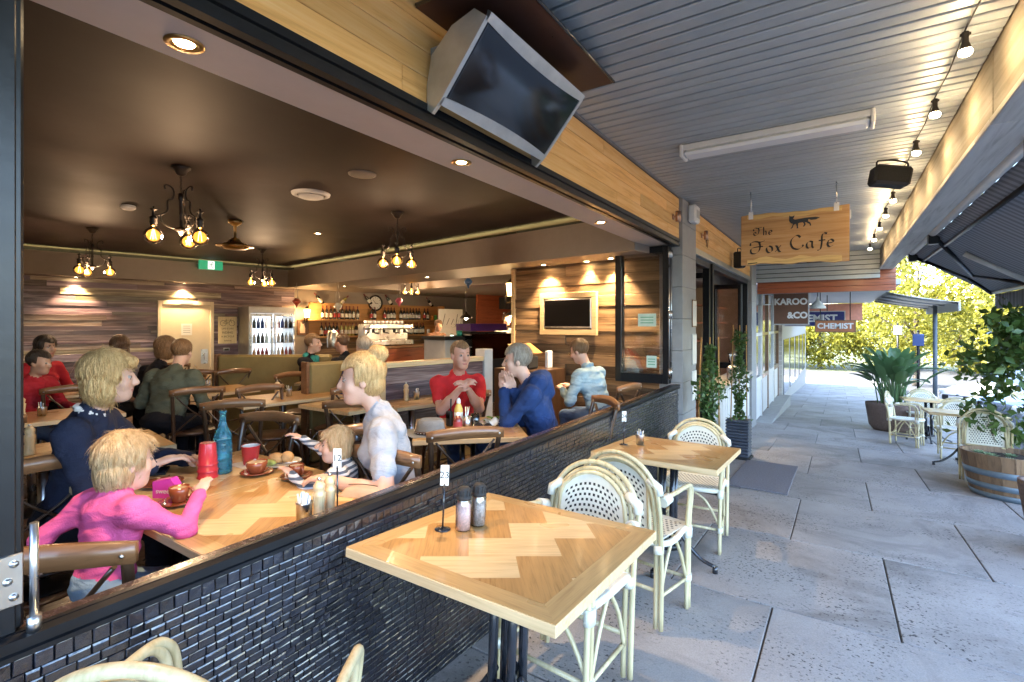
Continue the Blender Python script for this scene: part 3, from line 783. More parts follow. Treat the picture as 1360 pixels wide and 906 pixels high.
def table_number(M, label, num, h=.2):
    t = thing('table_number', label, 'table sign', M=M)
    b = MB(); b.lathe([(.001, 0), (.03, 0), (.03, .003), (.006, .008), (.001, .008)], 20); b.build('base', mt['black_gloss'], t)
    b = MB(); b.tube([(0, 0, .006), (0, 0, h-.03)], .0035, 8); b.build('stem', mt['black_gloss'], t)
    b = MB(); b.box(-.016, .016, -.0015, .0015, h-.038, h+.038, 0, .0008); p = b.build('card', mt['paper'], t)
    for s in (-1, 1):
        text_obj('numeral', num, .036, mt['black_rubber'], p, Matrix.Translation((0, s*.0018, h)) @ Matrix.Rotation(R(90), 4, 'X') @ (Matrix.Rotation(PI, 4, 'Y') if s > 0 else Matrix.Identity(4)), .0003)
    return t
mt['sugar'] = plain('sugar_stick', (.7, .7, .68), .6, orand=.2)
mt['sugar_b'] = plain('sugar_stick_blue', (.25, .4, .65), .6)
mt['sugar_g'] = plain('sugar_stick_raw', (.5, .48, .33), .6)
def stick_tin(M, label, n=14):
    t = thing('sugar_tin', label, 'tin', M=M)
    b = MB(); b.lathe([(.001, 0), (.027, 0), (.031, .07), (.031, .073), (.029, .07), (.025, .003), (.001, .003)], 20); b.build('cup', mt['steel'], t)
    for k in range(n):
        a = rnd.uniform(0, 2*PI); r = rnd.uniform(0, .018); b = MB(); tx, ty = rnd.uniform(-.012, .012), rnd.uniform(-.012, .012)
        b.tube([(r*math.cos(a), r*math.sin(a), .005), (r*math.cos(a)+tx, r*math.sin(a)+ty, rnd.uniform(.09, .115))], .0042, 6, flat=.6)
        b.build('sugar_stick', rnd.choice([mt['sugar'], mt['sugar'], mt['sugar_b'], mt['sugar_g']]), t)
    return t
def ont(T, x, y, z=.7505, rz=0): return T.matrix_basis @ Matrix.Translation((x, y, z)) @ Matrix.Rotation(rz, 4, 'Z')
table_number(ont(TB1, -.25, -.09, .7275, rz=R(35)), 'black table number stand reading 23 on the mill table', '23')
mill(ont(TB1, -.19, -.045, .7275), 'glass grinder of pink salt with a black cap', mt['pink_salt'])
mill(ont(TB1, -.175, .03, .7275), 'glass grinder of mixed peppercorns with a black cap', mt['grey_pepper'])
stick_tin(ont(TB1, -.245, .025, .7275), 'steel tin of sugar sticks beside the salt grinder on the pavement')
table_number(ont(TB2, -.31, -.04, rz=R(35)), 'thin table number stand beside the sugar tin at the second pavement table', '24')
stick_tin(ont(TB2, -.22, .045), 'steel tin of sugar sticks alone with a number stand')
mill(ont(TB3, .2, .15), 'clear grinder standing on the kerb-side table', mt['grey_pepper'])

# ================================================================ outdoor TV under the awning
tvt = thing('outdoor_television', 'tilted outdoor television in a silver housing under a curved hood', 'television', (-1.45, 1.99, 2.4))
A = Vector((.085, -.42, .025)); Bq = Vector((.315, -.42, .29)); L = .84
up = (Bq-A).normalized(); nrm = Vector((up.z, 0, -up.x))      # faces the street and down
TVM = Matrix(((0, up.x, nrm.x, (A.x+Bq.x)/2), (1, up.y, nrm.y, 0), (0, up.z, nrm.z, (A.z+Bq.z)/2), (0, 0, 0, 1)))
H2 = (Bq-A).length/2
b = MB(); b.box(-.42, .42, -H2, H2, -.06, -.004, 0, .004); b.build('panel', mt['black_gloss'], tvt, TVM)
b = MB(); b.box(-.405, .405, -H2+.02, H2-.02, -.004, .0, 0, .001); b.build('screen', mt['screen'], tvt, TVM)
mt['tv_silver'] = plain('tv_silver', (.55, .54, .52), .35, .8, bump=.03)
for s in (-1, 1):     # curved bezel rails top and bottom
    b = MB(); vs = []; n = 20
    for i in range(n+1):
        x = -.425+.85*i/n; bow = .02*(1-(2*i/n-1)**2)
        y0 = s*(H2-.012-bow); y1 = s*(H2+.022)
        vs += [(x, y0, .004), (x, y1, .004), (x, y1, -.02), (x, y0, -.006)]
    fs = []
    for i in range(n):
        for k in range(4): fs.append((4*i+k, 4*i+(k+1) % 4, 4*i+4+(k+1) % 4, 4*i+4+k))
    b.add(vs, fs); me = b.mesh('bezel_rail', mt['tv_silver']); recalc(me); link('bezel_rail', me, tvt, TVM)
for s in (-1, 1):     # side cheeks: the bulged housing back to the fascia
    b = MB(); pts = [(A.x, A.z), (Bq.x, Bq.z), (Bq.x-.06, Bq.z+.05), (.14, .31), (.03, .22), (0.004, .1), (0.004, .0), (.03, -.02)]
    b.prism([(p[0], p[1]) for p in pts], s*.425-.01, s*.425+.01, 0, Matrix(((1, 0, 0, 0), (0, 0, 1, 0), (0, 1, 0, 0), (0, 0, 0, 1)))); me = b.mesh('side_cheek', mt['tv_silver']); recalc(me); link('side_cheek', me, tvt)
b = MB(); b.box(0.003, .085, -.41, .41, .06, .27); b.build('housing', mt['grey_paint'], tvt)
# hood: curved dark sheet over the set
hood = plain('hood_bronze', (.09, .045, .035), .3, .5, bump=.03)
b = MB()
def hd(u, v):
    x = .003+.42*u; z = .40+.035*math.sin(PI*min(1, u*1.0)*.5)-.02*u
    y = -.50+1.02*v
    return (x, y, z)
n = 10
poly = [(.003, -.5), (.25, -.5)]+[(.25+.19*math.sin(q*PI/16), -.31-.19*math.cos(q*PI/16)) for q in range(1, 9)]+[(.44, .55), (.003, .55)]
b.prism(poly, .395, .407, 0); me = b.mesh('hood', hood); recalc(me); link('hood', me, tvt)
b = MB(); b.tube(smooth_path([(.01, -.505, .4)]+[(p[0]+.003, p[1], .4) for p in poly[1:-1]], 2), .008, 8); b.build('hood_rim', mt['black_gloss'], tvt)

# ================================================================ fluorescent batten
fx = thing('fluorescent_batten', 'white fluorescent batten light fixed across the ribbed ceiling', 'light', (-.41, 4.0, ZC-.001))
b = MB(); b.box(-.6, .6, -.075, .075, -.045, 0, 0, .006); b.build('body', mt['white'], fx)
b = MB(); b.box(-.585, .585, -.078, .078, -.085, -.046, 0, .022); b.build('diffuser', plain('diffuser', (.75, .77, .78), .3, bump=.02, var=.03), fx)
for s in (-1, 1): b = MB(); b.box(s*.6-.012, s*.6+.012, -.082, .082, -.09, 0, 0, .005); b.build('end_cap', mt['white'], fx)

# ================================================================ string of bulbs along the beam
mt['bulb'] = emis('warm_bulb', (1, .72, .38), 22)
def lampL(name, loc, power, col=(1, .66, .34), rad=.03, parent=None, spot=None):
    l = bpy.data.lights.new(name, 'SPOT' if spot else 'POINT'); l.energy = power; l.color = col; l.shadow_soft_size = rad
    if spot: l.spot_size = spot; l.spot_blend = .6
    o = bpy.data.objects.new(name, l); C.objects.link(o); o.location = loc
    if parent: o.parent = parent
    return o
SBY = [2.2, 3.08, 3.9, 4.7, 5.55, 6.4, 7.25, 8.2, 9.25, 10.3]
sb_me = None
for i, y in enumerate(SBY):
    t = thing('string_bulb', 'lit festoon bulb in a brown socket on the wire along the timber beam', 'bulb', (.50-.01*i*.5, y, ZC-.03), group='festoon bulbs along the beam'); t.scale = (.78, .78, .78)
    b = MB(); b.lathe([(.001, 0), (.018, 0), (.02, -.02), (.016, -.03), (.017, -.06), (.026, -.085), (.03, -.105), (.001, -.105)], 14); b.tube([(-.025, 0, -.012), (.025, 0, -.012)], .009, 8); b.build('socket', mt['iron'], t)
    b = MB(); b.lathe([(.03, -.106), (.034, -.118), (.03, -.132), (.016, -.141), (.001, -.143)], 14); b.build('bulb', mt['bulb'], t)
    lampL('bulb_light', (0, 0, -.2), .18, parent=t)
b = MB(); P = [Vector((.505, 1.2, ZC-.012))]
for i, y in enumerate(SBY):
    P.append(Vector((.50-.005*i, y, ZC-.018)))
    if i < len(SBY)-1: P.append(Vector((.50-.005*i, (y+SBY[i+1])/2, ZC-.04)))
b.tube(P, .004, 6); tag(b.build('festoon_wire', mt['black_rubber']), 'black wire that carries the row of festoon bulbs', 'wire')

# ================================================================ speakers, sensor box, wall lights
def speaker(M, label, s=(.3, .16, .2)):
    t = thing('speaker', label, 'speaker', M=M)
    b = MB(); b.box(-s[0]/2, s[0]/2, -s[1]/2, s[1]/2, -s[2], 0, 0, .02); b.build('cabinet', mt['black_rubber'], t)
    b = MB(); b.box(-s[0]/2+.02, s[0]/2-.02, -s[1]/2-.006, -s[1]/2-.001, -s[2]+.02, -.02, 0, .004); b.build('grille', plain('speaker_grille', (.01, .01, .01), .9, bump=.8, bscale=300), t)
    b = MB(); b.tube(smooth_path([(-s[0]*.4, 0, -.01), (-s[0]*.4, 0, .045), (0, 0, .06), (s[0]*.4, 0, .045), (s[0]*.4, 0, -.01)], 3), .008, 8); b.build('bracket', mt['black_metal'], t); return t
speaker(Matrix.Translation((.38, 5.25, 2.815)) @ Matrix.Rotation(R(18), 4, 'Z') @ Matrix.Rotation(R(10), 4, 'Y'), 'black speaker hung under the ceiling beside the festoon bulbs', (.27, .16, .16))
speaker(Matrix.Translation((-.34, 10.9, 2.82)), 'small black speaker under the ceiling near the red timber beam', (.34, .2, .16))
speaker(Matrix.Translation((-1.33, 8.75, 2.66)) @ Matrix.Rotation(R(75), 4, 'Z'), 'black box speaker fixed on the short fascia past the sensor box', (.16, .14, .26))
t = thing('sensor_box', 'white alarm box with a blue lamp on top of the grey column', 'alarm', (-1.41, 5.86, 2.74))
b = MB(); b.box(0, .09, -.1, .1, -.1, .1, 0, .018); b.build('case', mt['white'], t)
b = MB(); b.box(.09, .094, -.07, .07, -.05, .04, 0, .002); b.build('label_plate', mt['pale_paint'], t)
b = MB(); b.lathe([(.001, 0), (.03, 0), (.028, .03), (.018, .042), (.001, .045)], 14, M=Matrix.Translation((.045, .1, .02)) @ Matrix.Rotation(R(-90), 4, 'X')); b.build('lamp', plain('blue_lens', (.02, .14, .45), .2, coat=.5), t)
for (y, z, lb) in [(5.30, 2.62, 'copper cylinder wall light on the long fascia by the column'), (6.62, 2.62, 'copper cylinder wall light on the fascia above the doorway')]:
    t = thing('wall_light', lb, 'light', (-1.45, y, z))
    b = MB(); b.tube([(.055, 0, -.055), (.055, 0, .055)], .027, 16); b.build('cylinder', mt['copper'], t)
    b = MB(); b.lathe([(.001, 0), (.03, 0), (.03, .012), (.001, .014)], 16, M=Matrix.Rotation(R(90), 4, 'Y')); b.box(.01, .045, -.007, .007, -.007, .007); b.build('mount', mt['copper'], t)

# ================================================================ hanging timber cafe sign
sg = thing('cafe_sign', 'hanging live-edge timber sign reading The Fox Cafe with a black fox', 'sign', (-.38, 5.75, 2.385))
W2, Hs = .475, .255
top = [(-W2+2*W2*i/16, Hs+.008*math.sin(i*.5)+.004*math.sin(i*1.7)-.008) for i in range(17)]
bot = [(W2-2*W2*i/16, -Hs-.03-.007*math.sin(i*.9)+.004*math.sin(i*2.1)+.02*(i/16)) for i in range(17)]
SGM = Matrix.Rotation(R(90), 4, 'X')       # xy -> xz, front towards -y
b = MB(); b.prism(top+bot, -.02, .02, 0, c=.003); me = b.mesh('board', wood('sign_wood', (.34, .17, .06), (.52, .29, .11), (.6, .38, .18), axis=0, scale=.7, rough=.5, bump=.1)); link('board', me, sg, SGM)
mt['live'] = wood('live_edge', (.4, .25, .08), (.62, .43, .17), axis=0, scale=1.2, rough=.6)
for nm, edge in (('live_edge', [(x, y-.004) for x, y in top[1:-1]]+[(x, y-.045-.008*math.sin(i)) for i, (x, y) in enumerate(top[1:-1])][::-1]), ('live_edge', [(x, y+.004) for x, y in bot[1:-1]]+[(x, y+.06+.012*math.sin(i*1.3)) for i, (x, y) in enumerate(bot[1:-1])][::-1])):
    b = MB(); b.prism(edge, .0201, .0212, 0); me = b.mesh(nm, mt['live']); recalc(me); link(nm, me, sg, SGM)
for x in (-.38, .37):
    b = MB(); b.box(x-.022, x+.022, -.026, -.0215, Hs-.05, Hs+.03, 0, .002); b.build('hanger_plate', mt['white'], sg)
    b = MB(); b.tube([(x, -.024, Hs+.02), (x, -.024, ZC-2.387)], .006, 8); b.build('hanger_rod', mt['steel'], sg)
b = MB(); b.box(.478, .486, -.02, .02, .12, .2, 0, .002); b.build('edge_bracket', mt['white'], sg)
b = MB(); b.prism([(-.41, -.262), (-.32, -.256), (-.32, -.247), (-.41, -.252)], .0214, .0222); b.build('burnt_mark', mt['black_rubber'], sg, SGM)
# calligraphic strokes: a broad nib swept along the letter skeletons
def nib(b, pts, w=.011, ang=R(35), th=.0015, z0=.0214, n=5, minw=.0016):
    P = smooth_path([(p[0], p[1], 0) for p in pts], n); nx, ny = math.cos(ang)*w/2, math.sin(ang)*w/2
    for i in range(len(P)-1):
        a, c = P[i], P[i+1]; t = (c-a)
        if t.length < 1e-6: continue
        t.normalize(); pn = Vector((-t.y, t.x)); k = max(abs(pn.x*nx+pn.y*ny), minw/2)
        q = [(a.x+pn.x*k, a.y+pn.y*k), (a.x-pn.x*k, a.y-pn.y*k), (c.x-pn.x*k, c.y-pn.y*k), (c.x+pn.x*k, c.y+pn.y*k)]
        b.prism(q, z0, z0+th)
GL = {  # unit skeletons, x-height .5, cap 1
 'T': ([[(.05, .62), (.0, .8), (.2, .97), (.5, .92), (.95, 1.0)], [(.55, .92), (.62, .6), (.5, .2), (.22, .03), (.02, .2), (.1, .42), (.28, .38), (.26, .25)]], .95),
 'h': ([[(.02, 1.0), (.04, .5), (.03, 0)], [(.04, .42), (.2, .5), (.3, .4), (.29, .0)]], .42),
 'e': ([[(.03, .27), (.36, .33), (.3, .5), (.14, .5), (.02, .25), (.12, .02), (.36, .1)]], .42),
 'F': ([[(.0, .62), (.05, .85), (.35, .92), (.7, .85), (1.0, .95)], [(.6, .88), (.68, .55), (.6, .2), (.35, .0), (.06, .05), (.05, .35), (.3, .48), (.88, .52)]], .98),
 'o': ([[(.2, .5), (.03, .36), (.06, .1), (.22, .0), (.4, .14), (.38, .4), (.2, .5)]], .46),
 'x': ([[(.02, .47), (.14, .44), (.28, .06), (.42, .03)], [(.42, .5), (.22, .26), (.02, .02)]], .46),
 'C': ([[(.62, .82), (.5, .98), (.3, .95), (.08, .7), (.04, .38), (.2, .08), (.5, .0), (.75, .14), (.8, .3)]], .82),
 'a': ([[(.38, .44), (.22, .5), (.06, .36), (.04, .12), (.16, .02), (.36, .16)], [(.38, .5), (.37, .12), (.46, .02)]], .5),
 'f': ([[(.6, .95), (.42, 1.0), (.3, .8), (.28, .3), (.2, -.1), (.02, -.18)], [(.1, .5), (.5, .52)]], .44)}
def write(s, x, y, k, sp=.1, w=.011):
    for ch in s:
        if ch == ' ': x += .35*k; continue
        st, adv = GL[ch]; b = MB()
        for p in st: nib(b, [(x+q[0]*k, y+q[1]*k) for q in p], w)
        b.build('letter', mt['ink'], sg, SGM)
        x += (adv+sp)*k
mt['ink'] = plain('burnt_ink', (.012, .01, .01), .7, bump=0)
write('The', -.355, .03, .083, .16, .013)
write('Fox', -.385, -.155, .135, .12, .02); write('Cafe', -.02, -.14, .14, .16, .02)
fox = [(-.03, .155), (-.028, .205), (-.016, .195), (.004, .194), (.018, .203), (.014, .185), (.006, .168), (.022, .158), (.06, .162), (.10, .166), (.14, .168), (.2, .166), (.236, .156), (.2, .14), (.16, .14), (.138, .15), (.135, .13), (.155, .115), (.162, .085), (.15, .083), (.148, .1), (.118, .122), (.108, .122), (.115, .1), (.1, .08), (.09, .082), (.102, .104), (.09, .125), (.06, .122), (.05, .118), (.048, .085), (.052, .07), (.036, .068), (.038, .085), (.03, .115), (.012, .11), (.002, .08), (-.01, .07), (-.018, .072), (-.004, .09), (.004, .118), (-.012, .125), (-.026, .14)]
b = MB(); b.prism([(x+.0, y) for x, y in fox], .0214, .0226); b.build('fox_emblem', plain('fox_ink', (.02, .025, .03), .6, bump=0), sg, SGM)

# ================================================================ red timber cross beam + shop signs beyond
b = MB(); b.box(-1.42, .64, 11.5, 11.62, 2.37, 2.76, 0, .006)
rb = thing('red_cross_beam', 'red stained timber beam across the end of the awning', 'beam', (0, 0, 0))
for k in range(4):
    b = MB(); b.box(-1.41, .9, -.07, .07, .001, .105, 0, .004); b.build('board', mt['redwood'], rb, Matrix.Translation((0, 11.62, 2.12+k*.107)))
def boardsign(name, label, M, w, h, col, txt, tcol, edge=None, size=.2, sxx=1, bold=.004, lines=None):
    t = thing(name, label, 'sign', M=M)
    b = MB(); b.box(-w/2, w/2, -.02, .02, -h/2, h/2, 0, .003); b.build('board', col, t)
    if edge:
        b = MB()
        for s in (-1, 1):
            b.box(-w/2-.012, w/2+.012, -.026, .026, s*h/2-.012, s*h/2+.012, 0, .003); b.box(s*w/2-.012, s*w/2+.012, -.025, .025, -h/2, h/2, 0, .003)
        b.build('frame', edge, t)
    for (tx, ox, oz, sz) in (lines or [(txt, 0, 0, size)]):
        text_obj('lettering', tx, sz, tcol, t, Matrix.Translation((ox, -.0215, oz)) @ Matrix.Rotation(R(90), 4, 'X'), .002, bold=bold, sx=sxx)
    return t
k0 = at_x(1050, 408, -.8); 
KY = 12.6
def atY(u, v, y): return at_y(u, v, y)
p0, p1 = atY(1027, 390, KY), atY(1074, 431, KY)
ks = boardsign('shop_sign', 'brown hanging shop sign with white letters KAROO and CO', Matrix.Translation((p0+p1)/2), (p1-p0).x, (p0-p1).z, plain('brown_board', (.13, .06, .035), .5), '', mt['white'], mt['pale_paint'], lines=[('KAROO', 0, .15, .19), ('&CO', .13, -.15, .19)], bold=.008, sxx=.95)
b = MB(); b.tube([(-.85, 0, .1), (-.36, 0, .1)], .012, 8); b.build('bracket', mt['steel'], ks)
p0, p1 = atY(1070, 414, 15.5), atY(1122, 433, 15.5)
cs1 = boardsign('shop_sign', 'dark blue hanging sign with pale letters CHEMIST', Matrix.Translation((p0+p1)/2+Vector((-.25, 0, 0))), (p1-p0).x+.5, (p0-p1).z, plain('navy_board', (.02, .025, .16), .5), 'CHEMIST', mt['white'], edge=mt['pale_paint'], size=.26, bold=.009)
p0, p1 = atY(1083, 426, 14.2), atY(1136, 441, 14.2)
cs2 = boardsign('shop_sign', 'orange brown hanging sign with pale letters CHEMIST', Matrix.Translation((p0+p1)/2), (p1-p0).x, (p0-p1).z, plain('rust_board', (.4, .14, .06), .5), 'CHEMIST', mt['white'], edge=mt['chairwood2'], size=.18, bold=.006)
for s_, dx in ((cs1, .3), (cs2, .3)):
    for q in (-1, 1):
        b = MB(); b.tube([(q*dx, 0, .05), (q*dx, 0, 2.75-s_.matrix_basis.translation.z)], .01, 8); b.build('hanger_rod', mt['black_metal'], s_)

# ================================================================ doorway, serving window, neighbours
df = thing('doorway', 'dark framed cafe doorway beside the grey column', 'door', (XF, 6.2, gz(6.2)))
zt = 2.35-gz(6.2)
b = MB(); b.box(-.14, -.05, .02, .1, -.1, zt, 0, .004); b.box(-.14, -.05, 1.12, 1.2, -.2, zt, 0, .004); b.box(-.14, -.05, .1, 1.12, zt-.08, zt, 0, .004); b.build('frame', mt['black_metal'], df)
b = MB(); b.box(-.85, -.81, .12, .18, -.1, zt-.1, 0, .004); b.box(-.19, -.15, .12, .18, -.1, zt-.1, 0, .004); b.box(-.81, -.19, .13, .17, zt-.2, zt-.1, 0, .003); b.box(-.81, -.19, .13, .17, 0, .25, 0, .003); o = b.build('door_leaf', mt['black_metal'], df)
b = MB(); b.box(-.81, -.19, .145, .155, .25, zt-.2); b.build('pane', mt['glass'], o)
b = MB(); b.box(-.2, .06, .0, 1.2, -.35, -.045-.06, 0, .006); b.build('threshold', mt['kerb'], df)
fa2 = thing('short_fascia', 'honey timber fascia over the doorway and serving window', 'fascia', (XF, 6.18, 2.43))
for k in range(4):
    b = MB(); b.box(-.07, rnd.uniform(-.001, .001), 0, 4.61, .0012, .1075, 0, .002); b.build('board', mt['fasc'], fa2, Matrix.Translation((0, 0, k*.109)))
b = MB(); b.box(-.08, .01, 0, 4.61, -.08, -.003, 0, .004); b.build('track', mt['brushed'], fa2)
b = MB(); b.box(.0, .022, 0, 4.61, .437, .452, 0, .003); b.build('cornice_angle', mt['grey_paint'], fa2)
text_obj('numeral', '97', .16, plain('number_bronze', (.2, .1, .05), .4, .6), fa2, Matrix.Translation((.002, .75, .13)) @ Matrix.Rotation(R(90), 4, 'Z') @ Matrix.Rotation(R(90), 4, 'X'), .004)
# serving window: white slatted counter, dark frames, folded leaf
sv = thing('serving_counter', 'white slatted counter under the serving window', 'counter', (XF, 7.45, gz(9)))
b = MB(); b.box(-.2, -.02, 0, 3.3, -.3, .98); b.build('core', mt['grout'], sv)
for k in range(17):
    b = MB(); b.box(-.025, .0, k*.195+.012, k*.195+.165, .16+.0, .97, 0, .004); b.build('slat', mt['white'], sv)
b = MB(); b.box(-.3, .06, -.02, 3.33, .98, 1.03, 0, .006); b.build('counter_top', plain('counter_top', (.45, .42, .37), .5), sv)
b = MB(); b.box(-.18, .012, 0, 3.3, -.3, .15, 0, .004); b.build('plinth', mt['pale_paint'], sv)
sw = thing('serving_window', 'black framed serving window with a folded glass leaf', 'window', (XF, 7.45, .58))
b = MB()
for y in (0, 3.25): b.box(-.12, -.03, y, y+.08, 0, 1.77, 0, .004)
b.box(-.12, -.03, .08, 3.25, 1.70, 1.77, 0, .004); b.build('frame', mt['black_metal'], sw)
for (yy, x0, x1) in ((.3, -.7, -.1), (2.95, -.62, -.1), (3.08, -.62, -.1)):
    b = MB(); b.box(x0, x0+.06, yy, yy+.05, .05, 1.68, 0, .004); b.box(x1-.06, x1, yy, yy+.05, .05, 1.68, 0, .004); b.box(x0+.06, x1-.06, yy, yy+.05, 1.6, 1.68); b.box(x0+.06, x1-.06, yy, yy+.05, .05, .16); o = b.build('leaf', mt['black_metal'], sw)
    b = MB(); b.box(x0+.06, x1-.06, yy+.02, yy+.03, .16, 1.6); b.build('pane', mt['glass'], o)
# red shelving inside the serving window
sh = thing('red_shelving', 'red timber shelving with bottles inside the serving window', 'shelf', (-2.5, 9.2, .4))
b = MB(); b.box(-.06, -.02, -1.4, 1.6, 0, 1.9); b.build('back', mt['redwood'], sh)
for z in (.75, 1.1, 1.45): b = MB(); b.box(-.02, .25, -1.4, 1.6, z, z+.03, 0, .003); b.build('shelf_board', mt['redwood'], sh)
mt['btl'] = [plain('bottle_%s' % n_, c, .12, coat=.6, bump=0) for n_, c in (('green', (.015, .06, .02)), ('amber', (.2, .08, .01)), ('dark', (.012, .012, .014)), ('red', (.3, .02, .02)), ('clear', (.4, .42, .4)))]
bprof = [(.001, 0), (.036, 0), (.037, .004), (.037, .175), (.032, .2), (.016, .225), (.0135, .24), (.0135, .29), (.015, .292), (.015, .3), (.001, .3)]
bms = []
for q in mt['btl']: b = MB(); b.lathe(bprof, 14); bms.append(b.mesh('bottle', q))
for z in (.78, 1.13):
    for k in range(11):
        o = link('spirit_bottle', bms[rnd.randrange(5)], None, Matrix.Translation((-2.38, 9.2-1.3+k*.13+rnd.uniform(-.02, .02), .4+z)))
        tag(o, 'bottle on the red shelves inside the serving window', 'bottle', 'bottles inside the serving window')
# espresso grinder on the serving counter
eg = thing('coffee_grinder', 'silver coffee grinder on the serving counter', 'grinder', (-1.42, 8.75, gz(9)+1.03))
b = MB(); b.box(-.09, .09, -.1, .1, 0, .24, 0, .03); b.build('body', mt['steel'], eg)
b = MB(); b.lathe([(.03, .24), (.07, .3), (.085, .42), (.085, .44), (.001, .45)], 16); b.build('hopper', mt['clear'], eg)
b = MB(); b.tube([(.08, -.02, .16), (.17, -.05, .15)], .014, 8); b.lathe([(.001, .09), (.035, .09), (.035, .12), (.001, .12)], 14, c=(.12, 0, 0)); b.build('dosing_fork', mt['black_rubber'], eg)
# menu frames on the column
mf = thing('menu_board', 'framed paper menu on the grey column', 'menu', (XF+.036, 5.9, 1.5), group=None)
for k, (z, h) in enumerate([(.12, .32), (-.3, .36), (-.72, .34)]):
    b = MB(); b.box(.001, .01, .06, .26, z-h/2, z+h/2, 0, .002); f_ = b.build('menu_frame', [mt['chairwood2'], mt['pale_paint'], mt['white']][k], mf)
    b = MB(); b.box(.0101, .0115, .072, .248, z-h/2+.014, z+h/2-.014); b.build('sheet', mt['paper'], f_)
# neighbouring shops further down
mt['pinkwall'] = plain('pink_render', (.5, .34, .28), .7, bump=.1)
mt['brick_w'] = plain('white_brick', (.55, .53, .5), .7, orand=.1, bump=.2)
nb = thing('neighbour_shop', 'white panelled neighbouring shopfront past the second column', 'building', (XF, 11.5, gz(13.5)))
b = MB(); b.box(-6, -.08, 0, 6.2, -.5, 5.2); b.build('wall', mt['pinkwall'], nb)
for k in range(4):
    y0 = .05+k*1.28
    b = MB(); b.box(-.079, -.01, y0, y0+.09, 0, 2.95, 0, .004); b.box(-.079, -.005, y0+.09, y0+1.19, .95, 1.05, 0, .004); b.box(-.079, -.01, y0+.09, y0+1.19, 1.95, 2.02, 0, .004); b.box(-.079, -.01, y0+1.19, y0+1.28, 0, 2.95, 0, .004); fr = b.build('window_frame', [mt['white'], mt['chairwood2']][k % 2], nb)
    b = MB(); b.box(-.06, -.05, y0+.09, y0+1.19, 1.05, 2.95); b.build('pane', plain('dark_pane%d' % k, (.05, .07, .08), .08, coat=1, bump=0), fr)
    b = MB(); b.box(-.078, -.03, y0+.1, y0+1.18, .12, .94, 0, .01); b.build('stall_panel', mt['white'], nb)
b = MB(); b.box(-.07, .28, -.02, 5.4, -.4, .1, 0, .01); b.build('step', mt['kerb'], nb)
for k in range(22):
    b = MB(); b.box(-.2, .0, 0, .16, .14*k+.003, .14*k+.137, 0, .004); b.build('quoin_brick', mt['brick_w'], nb, Matrix.Translation((.06, 5.4, 0)))
na = thing('neighbour_awning', 'pale soffit and pink fascia of the next awning down the street', 'awning', (0, 0, 0))
b = MB(); b.box(-1.5, 1.0, 11.9, 22, 2.25, 2.35); b.build('soffit', mt['pale_paint'], na)
b = MB(); b.box(-1.5, .75, 22.0, 22.1, 1.62, 2.24); b.build('fascia', plain('salmon', (.55, .22, .15), .6), na)
ns = thing('far_shop', 'pale far shopfront at the corner down the street', 'building', (XF, 17.75, gz(25)))
b = MB(); b.box(-6, -.02, 0, 14, -.5, 5); b.build('wall', mt['pale_paint'], ns)
for k in range(5):
    b = MB(); b.box(-.019, .0, .5+k*2.6, 2.5+k*2.6, .6, 2.4); b.build('window', plain('far_pane%d' % k, (.05, .06, .07), .1, coat=1, bump=0), ns)
# pendant lamp under the next awning
pl = thing('pendant_lamp', 'white bell pendant lamp under the next awning', 'lamp', at_y(1086, 410, 13.6))
b = MB(); b.lathe([(.02, .28), (.03, .2), (.07, .16), (.16, .05), (.17, 0), (.155, .0), (.14, .05), (.02, .15)], 18); b.build('shade', mt['white'], pl)
b = MB(); b.tube([(0, 0, .27), (0, 0, .62)], .008, 8); b.build('cord', mt['black_metal'], pl)
# entrance mat
b = MB(); b.box(-.3, .3, -.8, .8, 0, .012, 0, .004)
mo = b.build('door_mat', plain('mat_grey', (.17, .165, .19), .85, var=.3, scale=60, bump=.9, bscale=110), None, onpave(-.73, 6.62, 0, .001)); tag(mo, 'grey ribbed mat on the pavement at the doorway', 'mat')
# ================================================================ folded window leaves by the column
fw = thing('folded_window', 'folded black framed glass leaves stacked against the grey column', 'window', (-1.5, 5.38, .85))
for k, yy in enumerate((0, .075)):
    b = MB(); x0, x1 = -.62, -.02
    b.box(x0, x0+.07, yy, yy+.045, 0, 1.49, 0, .004); b.box(x1-.06, x1, yy, yy+.045, 0, 1.49, 0, .004); b.box(x0+.07, x1-.06, yy, yy+.045, 1.42, 1.49); b.box(x0+.07, x1-.06, yy, yy+.045, 0, .1); lf = b.build('leaf', mt['black_metal'], fw)
    b = MB(); b.box(x0+.07, x1-.06, yy+.018, yy+.026, .1, 1.42); b.build('pane', mt['glass'], lf)
    b = MB(); b.tube([(x1+.012, yy, .05), (x1+.012, yy, 1.45)], .007, 8)
    for zz in (.08, .7, 1.36): b.tube([(x1+.012, yy, zz), (x1+.012, yy, zz+.09)], .013, 8)
    b.build('hinge_rod', mt['steel'], lf)
for (x, z, w_, h_) in ((-.25, .62, .2, .14), (-.2, .17, .11, .13)):
    b = MB(); b.box(x-w_/2, x+w_/2, -.004, -.001, z, z+h_); n_ = b.build('notice', plain('notice_green', (.5, .66, .58), .7), fw)
    for q in range(3): bb = MB(); bb.box(x-w_*.36, x+w_*.36, -.0052, -.0042, z+h_*(.25+.22*q), z+h_*(.31+.22*q)); bb.build('print_line', plain('print_green', (.05, .3, .15), .7), n_)

